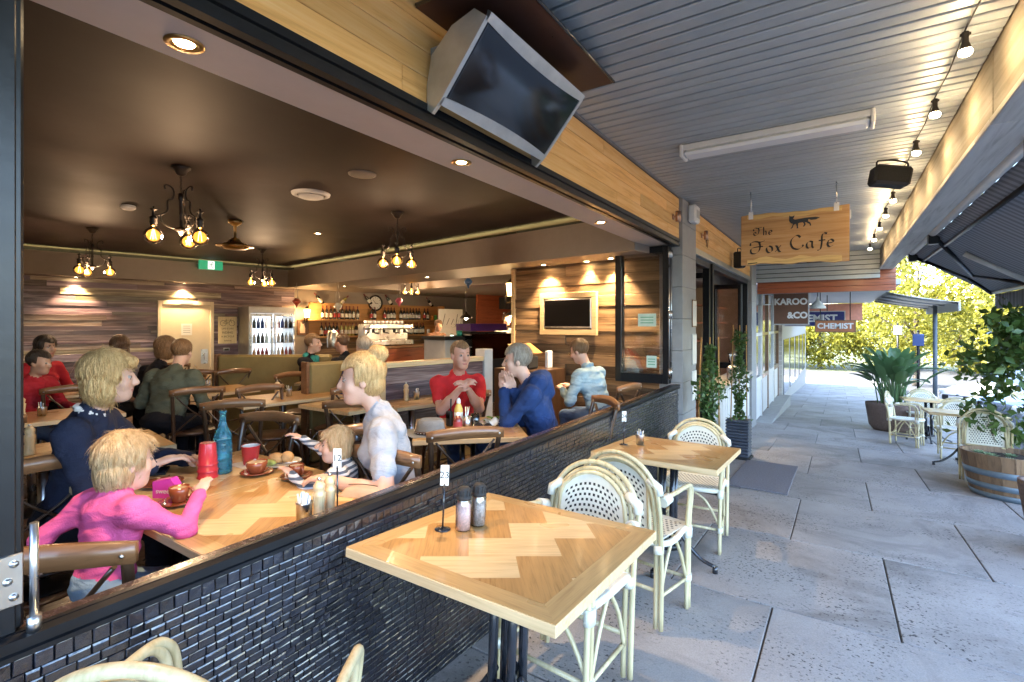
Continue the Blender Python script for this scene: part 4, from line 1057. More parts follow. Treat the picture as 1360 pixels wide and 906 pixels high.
# ================================================================ indoor television on the plank wall
tvx0 = None
def on_tvwall(u, v, off=.05):
    """point where a pixel's ray meets the plank wall"""
    D = pdir(u, v); n = TM.to_3x3() @ Vector((0, 1, 0)); p0 = TM @ Vector((0, off, 0)); o = Vector((0, 0, 1.5))
    t = n.dot(p0-o)/n.dot(D); return TM.inverted() @ (o+D*t)
q0, q1 = on_tvwall(719, 391), on_tvwall(794, 445)
cx, cz, hw, hh = (q0.x+q1.x)/2, (q0.z+q1.z)/2, abs(q1.x-q0.x)/2, abs(q0.z-q1.z)/2-.03
it = thing('wall_television', 'flat television in a wide timber frame on the rough plank wall', 'television', M=TM @ Matrix.Translation((cx, .04, cz)))
for s in (-1, 1):
    b = MB(); b.box(-hw, hw, 0, .05, s*hh-.035, s*hh+.035, 0, .004); b.build('frame_rail', mt['oak_edge'], it)
    b = MB(); b.box(s*(hw-.035)-.034, s*(hw-.035)+.034, 0, .049, -hh+.035, hh-.035, 0, .004); b.build('frame_rail', mt['oak_edge'], it)
b = MB(); b.box(-hw+.075, hw-.075, .0, .05, -hh+.05, hh-.045, 0, .006); b.build('bezel', mt['brushed'], it)
b = MB(); b.box(-hw+.088, hw-.088, .05, .054, -hh+.075, hh-.06, 0, .001); b.build('screen', mt['screen'], it)

# ================================================================ chandeliers
mt['globe'] = None
def globe_mat():
    m, n, b = _new('amber_globe'); n.nodes.remove(b)
    tr = n.nodes.new('ShaderNodeBsdfTransparent'); tr.inputs[0].default_value = (1, .72, .35, 1)
    em = n.nodes.new('ShaderNodeEmission'); em.inputs[0].default_value = (1, .4, .06, 1); em.inputs[1].default_value = .22
    gl = n.nodes.new('ShaderNodeBsdfGlossy'); gl.inputs['Roughness'].default_value = .03
    a = n.nodes.new('ShaderNodeMixShader'); a.inputs[0].default_value = .5; n.links.new(tr.outputs[0], a.inputs[1]); n.links.new(em.outputs[0], a.inputs[2])
    fr = n.nodes.new('ShaderNodeFresnel'); fr.inputs[0].default_value = 1.4
    c = n.nodes.new('ShaderNodeMixShader'); n.links.new(fr.outputs[0], c.inputs[0]); n.links.new(a.outputs[0], c.inputs[1]); n.links.new(gl.outputs[0], c.inputs[2])
    n.links.new(c.outputs[0], n.nodes['Material Output'].inputs[0]); return m
mt['globe'] = globe_mat(); mt['filament'] = emis('filament', (1, .55, .15), 5)
def chandelier(loc, rz, label, z=ZI, s=1.0, power=3.5):
    t = thing('chandelier', label, 'chandelier', M=Matrix.Translation((loc[0], loc[1], z)) @ Matrix.Rotation(rz, 4, 'Z') @ Matrix.Scale(s, 4))
    b = MB(); b.lathe([(.001, -.001), (.065, -.001), (.066, -.012), (.045, -.03), (.03, -.06), (.012, -.07), (.001, -.07)], 18); b.build('ceiling_rose', mt['iron'], t)
    b = MB()
    for k in range(4): b.tube([(0.006*math.cos(q)*(1 if k % 2 else .2), .006*math.cos(q)*(.2 if k % 2 else 1), -.085-.032*k+.02*math.sin(q)) for q in [2*PI*i/10 for i in range(11)]], .003, 6)
    b.build('chain', mt['iron'], t)
    b = MB(); b.tube([(0, 0, -.2), (0, 0, -.49)], .008, 10); b.lathe([(.001, -.2), (.018, -.205), (.02, -.25), (.012, -.26), (.012, -.35), (.016, -.36), (.01, -.37), (.01, -.46), (.04, -.475), (.045, -.485), (.02, -.5), (.012, -.52), (.001, -.525)], 14); b.build('stem', mt['iron'], t)
    for k in range(3):
        a = 2*PI*k/3; Mk = Matrix.Rotation(a, 4, 'Z')
        b = MB()
        P = smooth_path([(.10, 0, -.19), (.105, 0, -.165), (.085, 0, -.155), (.055, 0, -.175), (.045, 0, -.215), (.055, 0, -.255), (.085, 0, -.275), (.085, 0, -.345), (.115, 0, -.38), (.15, 0, -.395), (.17, 0, -.385)], 4)
        b.tube(P, .006, 8, M=Mk)
        P = smooth_path([(.13, 0, -.385), (.125, 0, -.43), (.09, 0, -.465), (.03, 0, -.48)], 4); b.tube(P, .006, 8, M=Mk)
        b.build('arm', mt['iron'], t)
        b = MB(); b.lathe([(.001, -.33), (.008, -.333), (.006, -.345), (.024, -.35), (.024, -.355), (.01, -.362), (.011, -.40), (.026, -.41), (.026, -.425), (.022, -.43), (.027, -.45), (.022, -.458), (.022, -.475)], 12, c=(.175, 0, 0), M=Mk); b.build('socket', mt['iron'], t)
        b = MB(); prof = [(.018, -.472)]+[(.0625*math.sin(q), -.545+.0625*math.cos(q)) for q in [.35+(PI-.35)*i/10 for i in range(10)]]+[(.0005, -.6075)]
        b.lathe(prof, 18, c=(.175, 0, 0), M=Mk); g = b.build('globe', mt['globe'], t)
        b = MB()
        for q in range(4):
            aa = q*PI/2; b.tube([(.175+.006*math.cos(aa), .006*math.sin(aa), -.505), (.175+.018*math.cos(aa), .018*math.sin(aa), -.575)], .0022, 6, M=Mk)
        b.tube([(.175, 0, -.47), (.175, 0, -.515)], .006, 6, M=Mk)
        b.build('filament', mt['filament'], g)
    lampL('chandelier_light', (0, 0, -.56), power, (1, .66, .38), .05, t)
    return t
chandelier(I(4.43, 1.16), R(20), 'iron chandelier of three amber globes above the family table')
chandelier(I(8.09, 1.16), R(60), 'iron chandelier of three amber globes towards the plum wall, left of the exit sign')
chandelier(I(8.33, 3.31), R(20), 'iron chandelier of three amber globes in front of the drinks fridge')
chandelier(I(4.49, 3.18), R(75), 'iron chandelier of three amber globes above the booths, in front of the cove')
chandelier(I(8.6, 6.45), R(75), 'small iron chandelier of three amber globes above the bar', z=2.66, s=.9, power=4)

# ================================================================ ceiling fittings
t = thing('ceiling_fan_hub', 'brass ceiling fan motor on a short rod in the dark ceiling', 'fan', I(6.26, 2.18, ZI))
b = MB(); b.lathe([(.001, -.001), (.075, -.001), (.07, -.03), (.03, -.06), (.015, -.065), (.015, -.2), (.05, -.215), (.085, -.26), (.125, -.27), (.15, -.29), (.145, -.31), (.1, -.335), (.001, -.34)], 24); b.build('motor', mt['brass'], t)
b = MB(); b.lathe([(.12, -.288), (.2, -.3), (.2, -.304), (.12, -.3)], 24); b.build('blade_ring', mt['brass'], t)
t = thing('air_vent', 'round white air vent in the dark ceiling', 'vent', I(4.43, 2.19, ZI))
b = MB(); b.lathe([(.17, -.001), (.165, -.018), (.135, -.03), (.12, -.02)], 28); b.build('ring', mt['pale_paint'], t)
b = MB(); b.lathe([(.11, -.03), (.09, -.046), (.001, -.05)], 28); b.lathe([(.12, -.012), (.001, -.012)], 20); b.build('disc', mt['pale_paint'], t)
t = thing('ceiling_speaker', 'round grille of a ceiling speaker in the dark ceiling', 'speaker', I(3.55, 2.18, ZI))
b = MB(); b.lathe([(.11, -.001), (.108, -.008), (.09, -.011)], 26); b.build('rim', mt['taupe'], t)
b = MB(); b.lathe([(.09, -.009), (.001, -.016)], 26); b.build('grille', plain('grille_taupe', (.2, .18, .16), .6, bump=1, bscale=250), t)
t = thing('smoke_detector', 'white smoke detector on the dark ceiling', 'detector', I(6.27, 1.18, ZI))
b = MB(); b.lathe([(.001, -.001), (.062, -.001), (.064, -.03), (.045, -.045), (.001, -.048)], 22); b.build('case', mt['white'], t)
b = MB(); b.lathe([(.0655, -.012), (.066, -.018), (.0655, -.022)], 22); b.build('slot_band', mt['pale_paint'], t)
t = thing('exit_sign', 'green running man exit sign below the dark ceiling', 'sign', M=IM(10.42, 3.21, ZI-.02))
b = MB(); b.box(-.2, .2, -.02, .02, -.17, 0, 0, .004); b.build('case', emis('exit_green', (.02, .32, .16), .06), t)
b = MB()
mw = Matrix.Translation((0, -.0212, -.085)) @ Matrix.Rotation(R(90), 4, 'X')
b.box(-.055, .055, -.075, .075, 0, .0008, 0, M=mw); pn = b.build('pictogram', emis('exit_white', (.8, .9, .85), .12), t)
b = MB(); mw2 = mw @ Matrix.Translation((0, 0, .0012))
for seg in ([(-.02, .01), (.012, .032)], [(.012, .032), (-.005, -.012)], [(-.005, -.012), (.02, -.03), (.028, -.06)], [(-.005, -.012), (-.025, -.025), (-.045, -.02)], [(.012, .03), (.035, .012)], [(-.02, .012), (-.035, -.002)]):
    for i in range(len(seg)-1):
        a_, c_ = Vector(seg[i]), Vector(seg[i+1]); n_ = Vector((-(c_-a_).y, (c_-a_).x)).normalized()*.006
        b.prism([tuple(a_+n_), tuple(a_-n_), tuple(c_-n_), tuple(c_+n_)], 0, .0006, M=mw2)
b.prism([(.018+.011*math.cos(q*PI/6), .05+.011*math.sin(q*PI/6)) for q in range(12)], 0, .0006, M=mw2)
b.build('running_figure', plain('exit_ink', (.02, .2, .1), .5, bump=0), pn)
# downlights
mt['dl'] = emis('downlight_lens', (1, .74, .4), 14)
def downlight(p, label, power=14, r=.036, spot=R(80), group=None, tilt=None):
    t = thing('downlight', label, 'downlight', p, group=group)
    b = MB(); b.lathe([(r, -.001), (r*1.5, -.001), (r*1.5, -.004), (r, -.006), (r*.8, .0)], 20); b.build('trim', mt['brass'], t)
    b = MB(); b.lathe([(r*.72, -.0025), (.0005, -.0035)], 16); b.build('lens', mt['dl'], t)
    lampL('downlight_light', (0, 0, -.02), power, (1, .68, .36), .03, t, spot)
for y, lb in ((.72, 'brass downlight in the pale soffit nearest the steel post'), (2.05, 'brass downlight in the middle of the pale soffit above the open window'), (3.9, 'brass downlight in the pale soffit before the folded window leaves')):
    downlight((-1.66, y, 2.351), lb, 10)
for a, lb in ((1.35, 'lit downlight washing the plum wall near the seated group'), (2.9, 'lit downlight washing the plum wall above the cream door'), (-.3, 'lit downlight washing the far left of the plum wall')):
    pp = I(10.86, a, 2.269); downlight(pp, lb, 19, spot=R(95))
for (x, lb) in ((.55, 'lit downlight above the television plank wall, by the window leaves'), (1.55, 'lit downlight above the plank wall, by the corner post')):
    pp = TM @ Vector((x, .16, 2.269)); downlight(pp, lb, 22, spot=R(95))
for (d_, a_, z_) in ((6.32, 3.22, ZI-.001),): downlight(I(d_, a_, z_), 'small pale downlight in the dark ceiling before the booths', 8)
for k, (d_, a_) in enumerate(((9.3, 5.3), (6.5, 5.2), (3.4, 5.2))): downlight(I(d_, a_, 2.269), ['lit downlight in the bulkhead near the clock', 'lit downlight in the middle of the bar bulkhead', 'lit downlight in the bulkhead before the plank wall'][k], 22 if k == 0 else 10)
for k, (d_, a_) in enumerate(((8.8, 8.2), (6.2, 8.4), (6.6, 9.8))): downlight(I(d_, a_, 2.269), ['lit downlight over the coffee machine', 'lit downlight over the cake display', 'lit downlight over the kitchen pass'][k], 16)

# ================================================================ rear wall: door, poster, fridge, lantern
dr = thing('staff_door', 'cream painted door in a pale frame on the plum timber wall', 'door', M=IM(11.0, 2.965))
b = MB()
b.box(-.465, -.40, -.05, .0, 0, 1.93, 0, .005); b.box(.40, .465, -.05, .0, 0, 1.93, 0, .005); b.box(-.40, .40, -.05, .0, 1.86, 1.93, 0, .005); b.build('frame', mt['cream'], dr)
b = MB(); b.box(-.398, .398, -.03, -.0, .01, 1.857, 0, .003); leaf = b.build('leaf', mt['cream'], dr)
b = MB(); b.box(-.09, .09, -.033, -.031, 1.28, 1.5); b.build('notice', mt['paper'], leaf)
for q in range(4):
    b = MB(); b.box(-.06, .06, -.0342, -.0332, 1.33+q*.04, 1.338+q*.04); b.build('print_line', mt['grey_paint'], leaf)
b = MB(); b.box(.24, .36, -.034, -.031, .72, 1.0); b.tube([(.3, -.06, .8), (.3, -.06, .93)], .008, 8); b.build('push_plate', mt['steel'], leaf)
b = MB(); b.box(-.1, .1, -.054, -.05, 1.875, 1.915, 0, .001); sgn = b.build('door_sign', mt['grey_paint'], dr)
ps = thing('bicycle_poster', 'pale timber plaque with a drawn bicycle and text on the plum wall', 'plaque', M=IM(10.96, 3.68, 1.37))
b = MB(); b.box(-.17, .17, 0, .02, -.27, .27, 0, .003); b.build('board', wood('plaque_wood', (.5, .38, .2), (.66, .53, .3), axis=2, scale=1), ps)
b = MB(); PMx = Matrix.Translation((0, -.0015, 0)) @ Matrix.Rotation(R(90), 4, 'X')
for cx_ in (-.08, .08): b.tube([(cx_+.055*math.cos(q*PI/12), -.002, .14+.055*math.sin(q*PI/12)) for q in range(25)], .0035, 5)
for seg in ([(-.08, .14), (-.03, .2), (.05, .2), (.0, .14), (-.03, .2)], [(-.08, .14), (0, .14)], [(.08, .14), (.045, .215), (.07, .225)], [(-.035, .21), (-.02, .21)]):
    b.tube([(x, -.002, z) for x, z in seg], .0035, 5)
b.build('bicycle_drawing', mt['ink'], ps)
for q, (tx, sz) in enumerate((('LIFE IS LIKE', .045), ('RIDING', .06), ('A BICYCLE', .05), ('balance', .045))): text_obj('lettering', tx, sz, mt['ink'], ps, Matrix.Translation((0, -.0015, .03-.08*q)) @ Matrix.Rotation(R(90), 4, 'X'), .0004)
t = thing('thermostat_panel', 'small dark panel on the plum wall below the bicycle plaque', 'panel', M=IM(10.96, 3.66, .98)); b = MB(); b.box(-.06, .06, 0, .02, -.03, .03, 0, .004); b.build('case', mt['grey_paint'], t); b = MB(); b.box(-.04, .04, -.002, -.0005, -.018, .018); b.build('buttons', mt['black_rubber'], t)
t = thing('power_outlet', 'white double power outlet low on the plum wall', 'outlet', M=IM(10.96, 3.66, .42)); b = MB(); b.box(-.05, .05, 0, .012, -.06, .06, 0, .003); b.build('plate', mt['white'], t); b = MB(); b.box(-.03, -.01, -.002, -.0005, -.02, .02); b.box(.01, .03, -.002, -.0005, -.02, .02); b.build('sockets', mt['grey_paint'], t)
# drinks fridge
fr = thing('drinks_fridge', 'tall lit steel drinks fridge with two glass doors', 'fridge', M=IM(10.42, 4.34))
FW, FD, FH = .46, .55, 1.84
b = MB(); b.box(-FW, FW, FD-.03, FD, 0, FH); b.box(-FW, -FW+.03, 0, FD-.03, 0, FH); b.box(FW-.03, FW, 0, FD-.03, 0, FH); b.box(-FW+.03, FW-.03, 0, FD-.03, FH-.13, FH); b.box(-FW+.03, FW-.03, 0, FD-.03, 0, .14); b.build('cabinet', mt['brushed'], fr)
b = MB(); b.box(-FW+.03, FW-.03, FD-.036, FD-.031, .14, FH-.13); b.build('lit_back', emis('fridge_light', (.8, .9, 1), .16), fr)
for s in (-1, 1):
    b = MB(); x0, x1 = (s*.23-.215), (s*.23+.215)
    b.box(x0, x0+.035, -.04, -.003, .15, FH-.14, 0, .003); b.box(x1-.035, x1, -.04, -.003, .15, FH-.14, 0, .003); b.box(x0+.035, x1-.035, -.04, -.003, FH-.19, FH-.14); b.box(x0+.035, x1-.035, -.04, -.003, .15, .2); b.box(s*.03-.012, s*.03+.012, -.07, -.041, .7, 1.2, 0, .004)
    q = b.build('glass_door', mt['steel'], fr); b = MB(); b.box(x0+.035, x1-.035, -.025, -.018, .2, FH-.19); b.build('pane', mt['glass'], q)
for k in range(5):
    b = MB(); b.box(-FW+.03, FW-.03, .02, FD-.04, .2+k*.3, .212+k*.3); b.build('shelf', mt['white'], fr)
cmats = [plain('can_%s' % n_, c, .3, bump=0) for n_, c in (('green', (.12, .45, .1)), ('blue', (.03, .08, .4)), ('orange', (.6, .25, .04)), ('red', (.4, .03, .03)), ('white', (.7, .7, .7)), ('dark', (.03, .03, .03)), ('yellow', (.6, .45, .05)))]
cpr = [(.001, 0), (.03, 0), (.033, .008), (.033, .11), (.02, .15), (.012, .17), (.012, .2), (.001, .2)]
cme = []
for m_ in cmats: b = MB(); b.lathe(cpr, 10); cme.append(b.mesh('drink', m_))
for k in range(5):
    for j in range(11):
        x = -.40+j*.08
        if abs(x) < .03: continue
        sel = {0: [0, 1, 1, 0], 1: [2, 6, 4], 2: [6, 2, 3, 4], 3: [4, 4, 5], 4: [5, 3, 5, 1]}[k]
        o = link('drink_bottle', cme[rnd.choice(sel)], None, fr.matrix_basis @ Matrix.Translation((x, .1, .2125+k*.3))); tag(o, 'drink bottle on a shelf of the lit glass door fridge', 'bottle', 'drinks in the fridge')
# bar: boarded back, shelves, wine bottles, clock
BWD = 10.98
def bar_a(u): D = pdir(u, 430); return BWD*(D.x*AX+D.y*AY)/(D.x*DX+D.y*DY)
a0, a1 = bar_a(410), bar_a(581)
bs = thing('wine_shelf', 'orange timber wine shelving along the bar wall', 'shelf', M=IM(BWD, (a0+a1)/2))
hw = (a1-a0)/2
mt['shelfwood'] = wood('shelf_wood', (.3, .13, .04), (.5, .26, .09), axis=0, scale=.6, rough=.5)
for k in range(7):
    b = MB(); b.box(-hw, hw, .0, .02, .001, .132, 0, .003); b.build('back_board', mt['shelfwood'] if k > 0 else mt['reclaim'], bs, Matrix.Translation((0, 0, 1.05+k*.134)))
for k in range(4):
    b = MB(); b.box(-hw, hw, .0, .02, .001, .132, 0, .003); b.build('back_board', mt['reclaim'], bs, Matrix.Translation((0, 0, .51+k*.134)))
for z in (1.21, 1.60):
    b = MB(); b.box(-hw-.1, hw, -.26, -.001, z-.035, z, 0, .004); b.build('shelf_board', mt['shelfwood'], bs)
b = MB(); b.box(hw, hw+.035, -.27, .02, 1.1, 1.99, 0, .004); b.build('end_board', mt['shelfwood'], bs)
wbm = []
wl = plain('wine_label', (.68, .66, .6), .7, bump=0); wr_ = plain('wine_label_red', (.4, .05, .05), .7, bump=0); cap = plain('wine_cap', (.15, .02, .02), .4, bump=0)
wglass = [plain('wine_dark', (.010, .012, .010), .1, coat=1, bump=0), plain('wine_white', (.35, .33, .1), .1, coat=1, bump=0), plain('wine_rose', (.5, .2, .15), .1, coat=1, bump=0)]
for g in wglass:
    for l_ in (wl, wr_):
        b = MB(); b.lathe([(.001, 0), (.038, 0), (.039, .005), (.039, .05)], 12, 0); b.lathe([(.0393, .05), (.0393, .14)], 12, 1); b.lathe([(.039, .14), (.039, .19), (.032, .215), (.016, .24), (.014, .25)], 12, 0); b.lathe([(.0145, .25), (.015, .318), (.001, .32)], 12, 2)
        wbm.append(b.mesh('wine_bottle', [g, l_, cap]))
def wine_row(z, u0, u1, kinds, skip=()):
    A0, A1 = bar_a(u0), bar_a(u1); n = int((A1-A0)/.098)
    for k in range(n):
        if any(s0 <= k/n <= s1 for s0, s1 in skip): continue
        o = link('wine_bottle', wbm[rnd.choice(kinds)], None, IM(BWD-.13, A0+k*.098+rnd.uniform(-.01, .01), z+.0005))
        tag(o, 'wine bottle standing on the %s orange bar shelf' % ('upper' if z > 1.4 else 'lower'), 'bottle', 'wine bottles on the %s shelf' % ('upper' if z > 1.4 else 'lower'))
wine_row(1.60, 425, 569, [0, 0, 0, 1], [(.30, .38), (.46, .5), (.64, .68), (.88, .92)])
wine_row(1.21, 423, 450, [0, 0, 1]); wine_row(1.21, 450, 470, [2, 2, 0]); wine_row(1.21, 469, 488, [0, 1]); wine_row(1.21, 518, 564, [0, 0])
# flower basket and tins on the shelves
fb = thing('flower_arrangement', 'pink and white flower bunch on the lower wine shelf', 'flowers', M=IM(BWD-.13, bar_a(503), 1.2105))
b = MB(); b.lathe([(.001, 0), (.09, 0), (.12, .06), (.1, .055), (.001, .01)], 14); b.build('bowl', mt['rope'], fb)
pet = plain('petal', (.7, .36, .3), .7, var=.3, scale=8)
for k in range(26):
    a = rnd.uniform(0, 2*PI); r = rnd.uniform(0, .17); b = MB(); zc = .09+.14*math.cos(r/.2*1.4)+rnd.uniform(-.02, .02)
    b.sphere((r*math.cos(a), r*math.sin(a)*.5, zc), rnd.uniform(.028, .045), 8, 6); b.build('bloom', pet if rnd.random() < .75 else mt['paper'], fb)
for k in range(5):
    b = MB(); b.lathe([(.001, 0), (.045, 0), (.045, .12), (.03, .14), (.001, .14)], 12); tag(b.build('spice_tin', cmats[[2, 0, 3, 4, 2][k]], None, IM(BWD-.13, bar_a(568)+.06+k*.12 if k < 3 else bar_a(565+7*(k-3)), 1.6005 if k < 3 else 1.2105)), 'small coloured tin at the end of the wine shelves', 'tin', 'tins at the end of the wine shelves')
bb_ = thing('beer_plaque', 'pale letter plaque standing between bottles on the upper shelf', 'plaque', M=IM(BWD-.1, bar_a(470), 1.6005)); b = MB(); b.box(-.14, .14, 0, .02, 0, .17, 0, .003); b.build('board', mt['shelfwood'], bb_); text_obj('lettering', 'BEER', .1, mt['ink'], bb_, Matrix.Translation((0, -.002, .085)) @ Matrix.Rotation(R(90), 4, 'X'), .0005, bold=.003)
ck = thing('wall_clock', 'round black rimmed clock with a pale face on the bar wall', 'clock', M=IM(BWD-.0, bar_a(498), 2.02) @ Matrix.Rotation(R(90), 4, 'X'))
b = MB(); b.lathe([(.2, 0), (.205, .04), (.185, .055), (.165, .03), (.165, .02)], 32); b.build('rim', mt['black_gloss'], ck)
b = MB(); b.lathe([(.17, .02), (.0005, .0201)], 32); b.build('face', mt['paper'], ck)
for k in range(12):
    b = MB(); b.box(-.005, .005, .125, .155, .0206, .0216, M=Matrix.Rotation(k*PI/6, 4, 'Z')); b.build('hour_mark', mt['ink'], ck)
for a, L, w_ in ((R(-100), .085, .006), (R(40), .12, .004)): b = MB(); b.box(-w_, w_, -.02, L, .022, .024, M=Matrix.Rotation(a, 4, 'Z')); b.build('hand', mt['ink'], ck)
for u, v, rz, lb in ((423, 396, 42, 'wine bottle mounted on the wall beside the lantern'), (457, 399, -45, 'small pale capped bottle mounted slanting above the wine shelf'), (488, 397, 42, 'wine bottle mounted slanting on the wall below the clock'), (516, 398, 40, 'red topped wine bottle mounted slanting right of the clock'), (570, 401, 42, 'wine bottle mounted slanting at the end of the wine shelf')):
    P = at_d(u, v, BWD-.05); o = link('mounted_bottle', wbm[0 if rz > 0 else 2], None, Matrix.Translation(P) @ RA @ Matrix.Rotation(R(-rz), 4, 'Y') @ Matrix.Translation((0, 0, -.16)))
    tag(o, lb, 'bottle')
# lantern and photo beside the fridge
ln = thing('wall_lantern', 'lit black coach lantern on the wall beside the drinks fridge', 'lantern', M=IM(10.97, bar_a(404), 1.74))
def lantern(t):
    b = MB(); b.lathe([(.001, .16), (.01, .15), (.03, .13), (.075, .09), (.08, .08), (.001, .08)], 6); b.lathe([(.05, -.1), (.03, -.14), (.012, -.17), (.001, -.18)], 6)
    b.tube(smooth_path([(0, 0, -.15), (0, .03, -.2), (0, .11, -.19), (0, .12, -.1)], 4), .012, 8, M=Matrix.Translation((0, 0, 0)))
    b.build('frame', mt['iron'], t)
    b = MB(); b.lathe([(.05, -.1), (.07, .08)], 6, c=(0, 0, 0)); b.build('lit_glass', emis('lantern_glass', (1, .62, .22), 3.5), t)
lantern(ln); ln.matrix_basis = ln.matrix_basis @ Matrix.Translation((0, -.13, 0)); lampL('lantern_light', (0, -.14, 0), 3, (1, .6, .25), .06, ln)
l2 = thing('wall_lantern', 'lit coach lantern on the end of the plank wall', 'lantern', M=TM @ Matrix.Translation((tvl+.16, -.06, 2.0))); lantern(l2)
ph = thing('framed_picture', 'small framed cat picture below the wall lantern', 'picture', M=IM(10.975, bar_a(402), 1.42)); b = MB(); b.box(-.12, .12, 0, .02, -.17, .17, 0, .003); b.build('frame', mt['chairwood2'], ph); b = MB(); b.box(-.1, .1, -.002, -.0005, -.15, .15); pc = b.build('print', plain('print_dark', (.12, .07, .05), .5), ph)
b = MB(); b.prism([(-.06, -.13), (.05, -.13), (.06, -.03), (.035, .05), (.04, .1), (.01, .07), (-.02, .08), (-.05, .12), (-.05, .04), (-.07, -.04)], .003, .0034, M=Matrix.Rotation(R(90), 4, 'X')); b.build('cat_shape', plain('print_pale', (.6, .45, .35), .6), ph)
# ring pendants (thin rods holding jewelled lanterns)
jcols = [plain('mosaic_pale', (.5, .5, .45), .3, coat=.5), plain('mosaic_pink', (.6, .12, .2), .3, coat=.5), plain('mosaic_blue', (.05, .16, .45), .3, coat=.5, var=.6, scale=60), plain('mosaic_red', (.3, .06, .03), .3, coat=.5)]
for (u, v, d_, k, lb) in ((449, 408, 8.6, 0, 'pale mosaic hanging lamp in front of the wine shelf'), (530, 401, 8.2, 1, 'pink mosaic hanging lamp in front of the wine shelf'), (622, 376, 6.4, 2, 'blue mosaic hanging lamp in front of the kitchen'), (394, 402, 9.3, 3, 'dark red mosaic hanging lamp beside the fridge')):
    P = at_d(u, v, d_); t = thing('mosaic_lamp', lb, 'lamp', P); zt = 2.27-P.z if d_ < 9.9 else 2.3-P.z
    b = MB(); b.lathe([(.001, -.1), (.012, -.085), (.03, -.04), (.07, .0), (.075, .03), (.05, .06), (.035, .08)], 14); b.build('bowl', jcols[k], t)
    b = MB()
    for q in range(3): a = 2*PI*q/3; b.tube([(.04*math.cos(a), .04*math.sin(a), .07), (.035*math.cos(a), .035*math.sin(a), .25), (0, 0, .34)], .003, 5)
    b.tube([(0, 0, .33), (0, 0, zt)], .006, 6); b.build('chain', mt['brushed'], t)
# bar counter with coffee machine etc
bc_ = thing('bar_counter', 'dark red timber bar counter below the wine shelves', 'counter', M=IM(8.9, (bar_a(400)+bar_a(640))/2))
hw2 = (bar_a(640)-bar_a(400))/2*.82
b = MB(); b.box(-hw2, hw2, 0, .55, 0, .98); b.build('front', mt['redwood'], bc_)
b = MB(); b.box(-hw2-.03, hw2+.03, -.05, .6, .981, 1.03, 0, .006); b.build('counter_top', mt['chairwood2'], bc_)
cm = thing('coffee_machine', 'wide steel espresso machine on the bar', 'coffee machine', M=Matrix.Translation(at_d(514, 474, 9.1)) @ RA)
cm.matrix_basis.translation = Vector((cm.matrix_basis.translation.x, cm.matrix_basis.translation.y, 1.0305))
b = MB(); b.box(-.55, .55, -.2, .25, .02, .12, 0, .01); b.box(-.55, .55, 0, .25, .12, .46, 0, .02); b.box(-.55, .55, -.2, .0, .36, .46, 0, .02); b.build('body', mt['steel'], cm)
for k in range(4): b = MB(); b.tube([(-.4+k*.26, -.1, .36), (-.4+k*.26, -.1, .28)], .03, 12); b.tube([(-.4+k*.26, -.1, .285), (-.4+k*.26, -.28, .27)], .012, 8); b.build('group_head', mt['black_rubber'], cm)
b = MB()
for k in range(10): b.lathe([(.001, .461), (.03, .461), (.04, .53), (.036, .53), (.001, .47)], 10, c=(-.45+k*.1, .1, 0))
b.build('cup_rows', mt['white'], cm)
um = thing('water_urn', 'steel water urn on the bar beside the booths', 'urn', M=IM(9.1, 9.1*0+((pdir(442, 470).x*AX+pdir(442, 470).y*AY)/(pdir(442, 470).x*DX+pdir(442, 470).y*DY))*9.1, 1.0305))
b = MB(); b.lathe([(.001, 0), (.1, 0), (.11, .02), (.11, .28), (.09, .3), (.07, .33), (.001, .34)], 18); b.build('body', mt['brushed'], um); b = MB(); b.tube([(0, -.1, .06), (0, -.16, .06), (0, -.16, .02)], .012, 8); b.tube([(-.03, 0, .36), (.03, 0, .36)], .015, 8); b.build('tap', mt['black_rubber'], um)
# kitchen area: red panel, cake display, pendants, glasses rack
def a_of(u, dd): D = pdir(u, 430); return dd*(D.x*AX+D.y*AY)/(D.x*DX+D.y*DY)
rp = struct(MB().box(-.9, .9, 0, .05, 0, 2.27).build('wall_panel', mt['redwood'], None, IM(9.4, a_of(665, 9.4))))
ws_ = thing('menu_lightbox', 'white menu panel on the wall behind the bar', 'panel', M=IM(9.6, a_of(603, 9.6), 1.32)); b = MB(); b.box(-.5, .3, 0, .03, -.38, .55, 0, .004); b.build('panel', mt['paper'], ws_)
b = MB()
for k in range(5): b.tube([(-.4+.15*k, -.003, .1+.06*math.sin(k)), (-.3+.14*k, -.003, .35+.08*math.cos(k*2))], .006, 5)
b.build('drawing', mt['ink'], ws_)
cd = thing('cake_display', 'glass cake display counter with a green lit shelf', 'display case', M=IM(6.6, a_of(655, 6.6)))
b = MB(); b.box(-.55, .55, 0, .6, 0, .82); b.build('base', mt['black_rubber'], cd)
b = MB(); b.box(-.55, .55, .05, .6, 1.28, 1.31); b.box(-.55, .55, .05, .6, 1.06, 1.075); b.build('shelf', mt['steel'], cd)
b = MB(); b.box(-.55, .55, .58, .6, .82, 1.28); b.build('lit_back', emis('display_light', (.6, .9, .65), .9), cd)
b = MB(); b.box(-.55, .55, .0, .012, .82, 1.31); b.box(-.55, -.54, .02, .58, .82, 1.28); b.build('glass', mt['glass'], cd)
b = MB(); b.box(-.5, .5, .1, .5, 1.36, 1.5, 0, .004); b.build('purple_panel', plain('purple_board', (.1, .03, .2), .4), cd)
for k in range(9): b = MB(); b.sphere((-.42+k*.105, .3, .86), .05, 10, 6, sc=(1, 1, .7)); b.build('pastry', plain('pastry%d' % k, (.5+.1*(k % 3), .45+.05*(k % 2), .25), .7, scale=30, var=.3), cd)
b = MB(); b.box(-.5, .5, .1, .5, 1.311, 1.34, 0, .004); b.build('top_tray', mt['black_rubber'], cd)
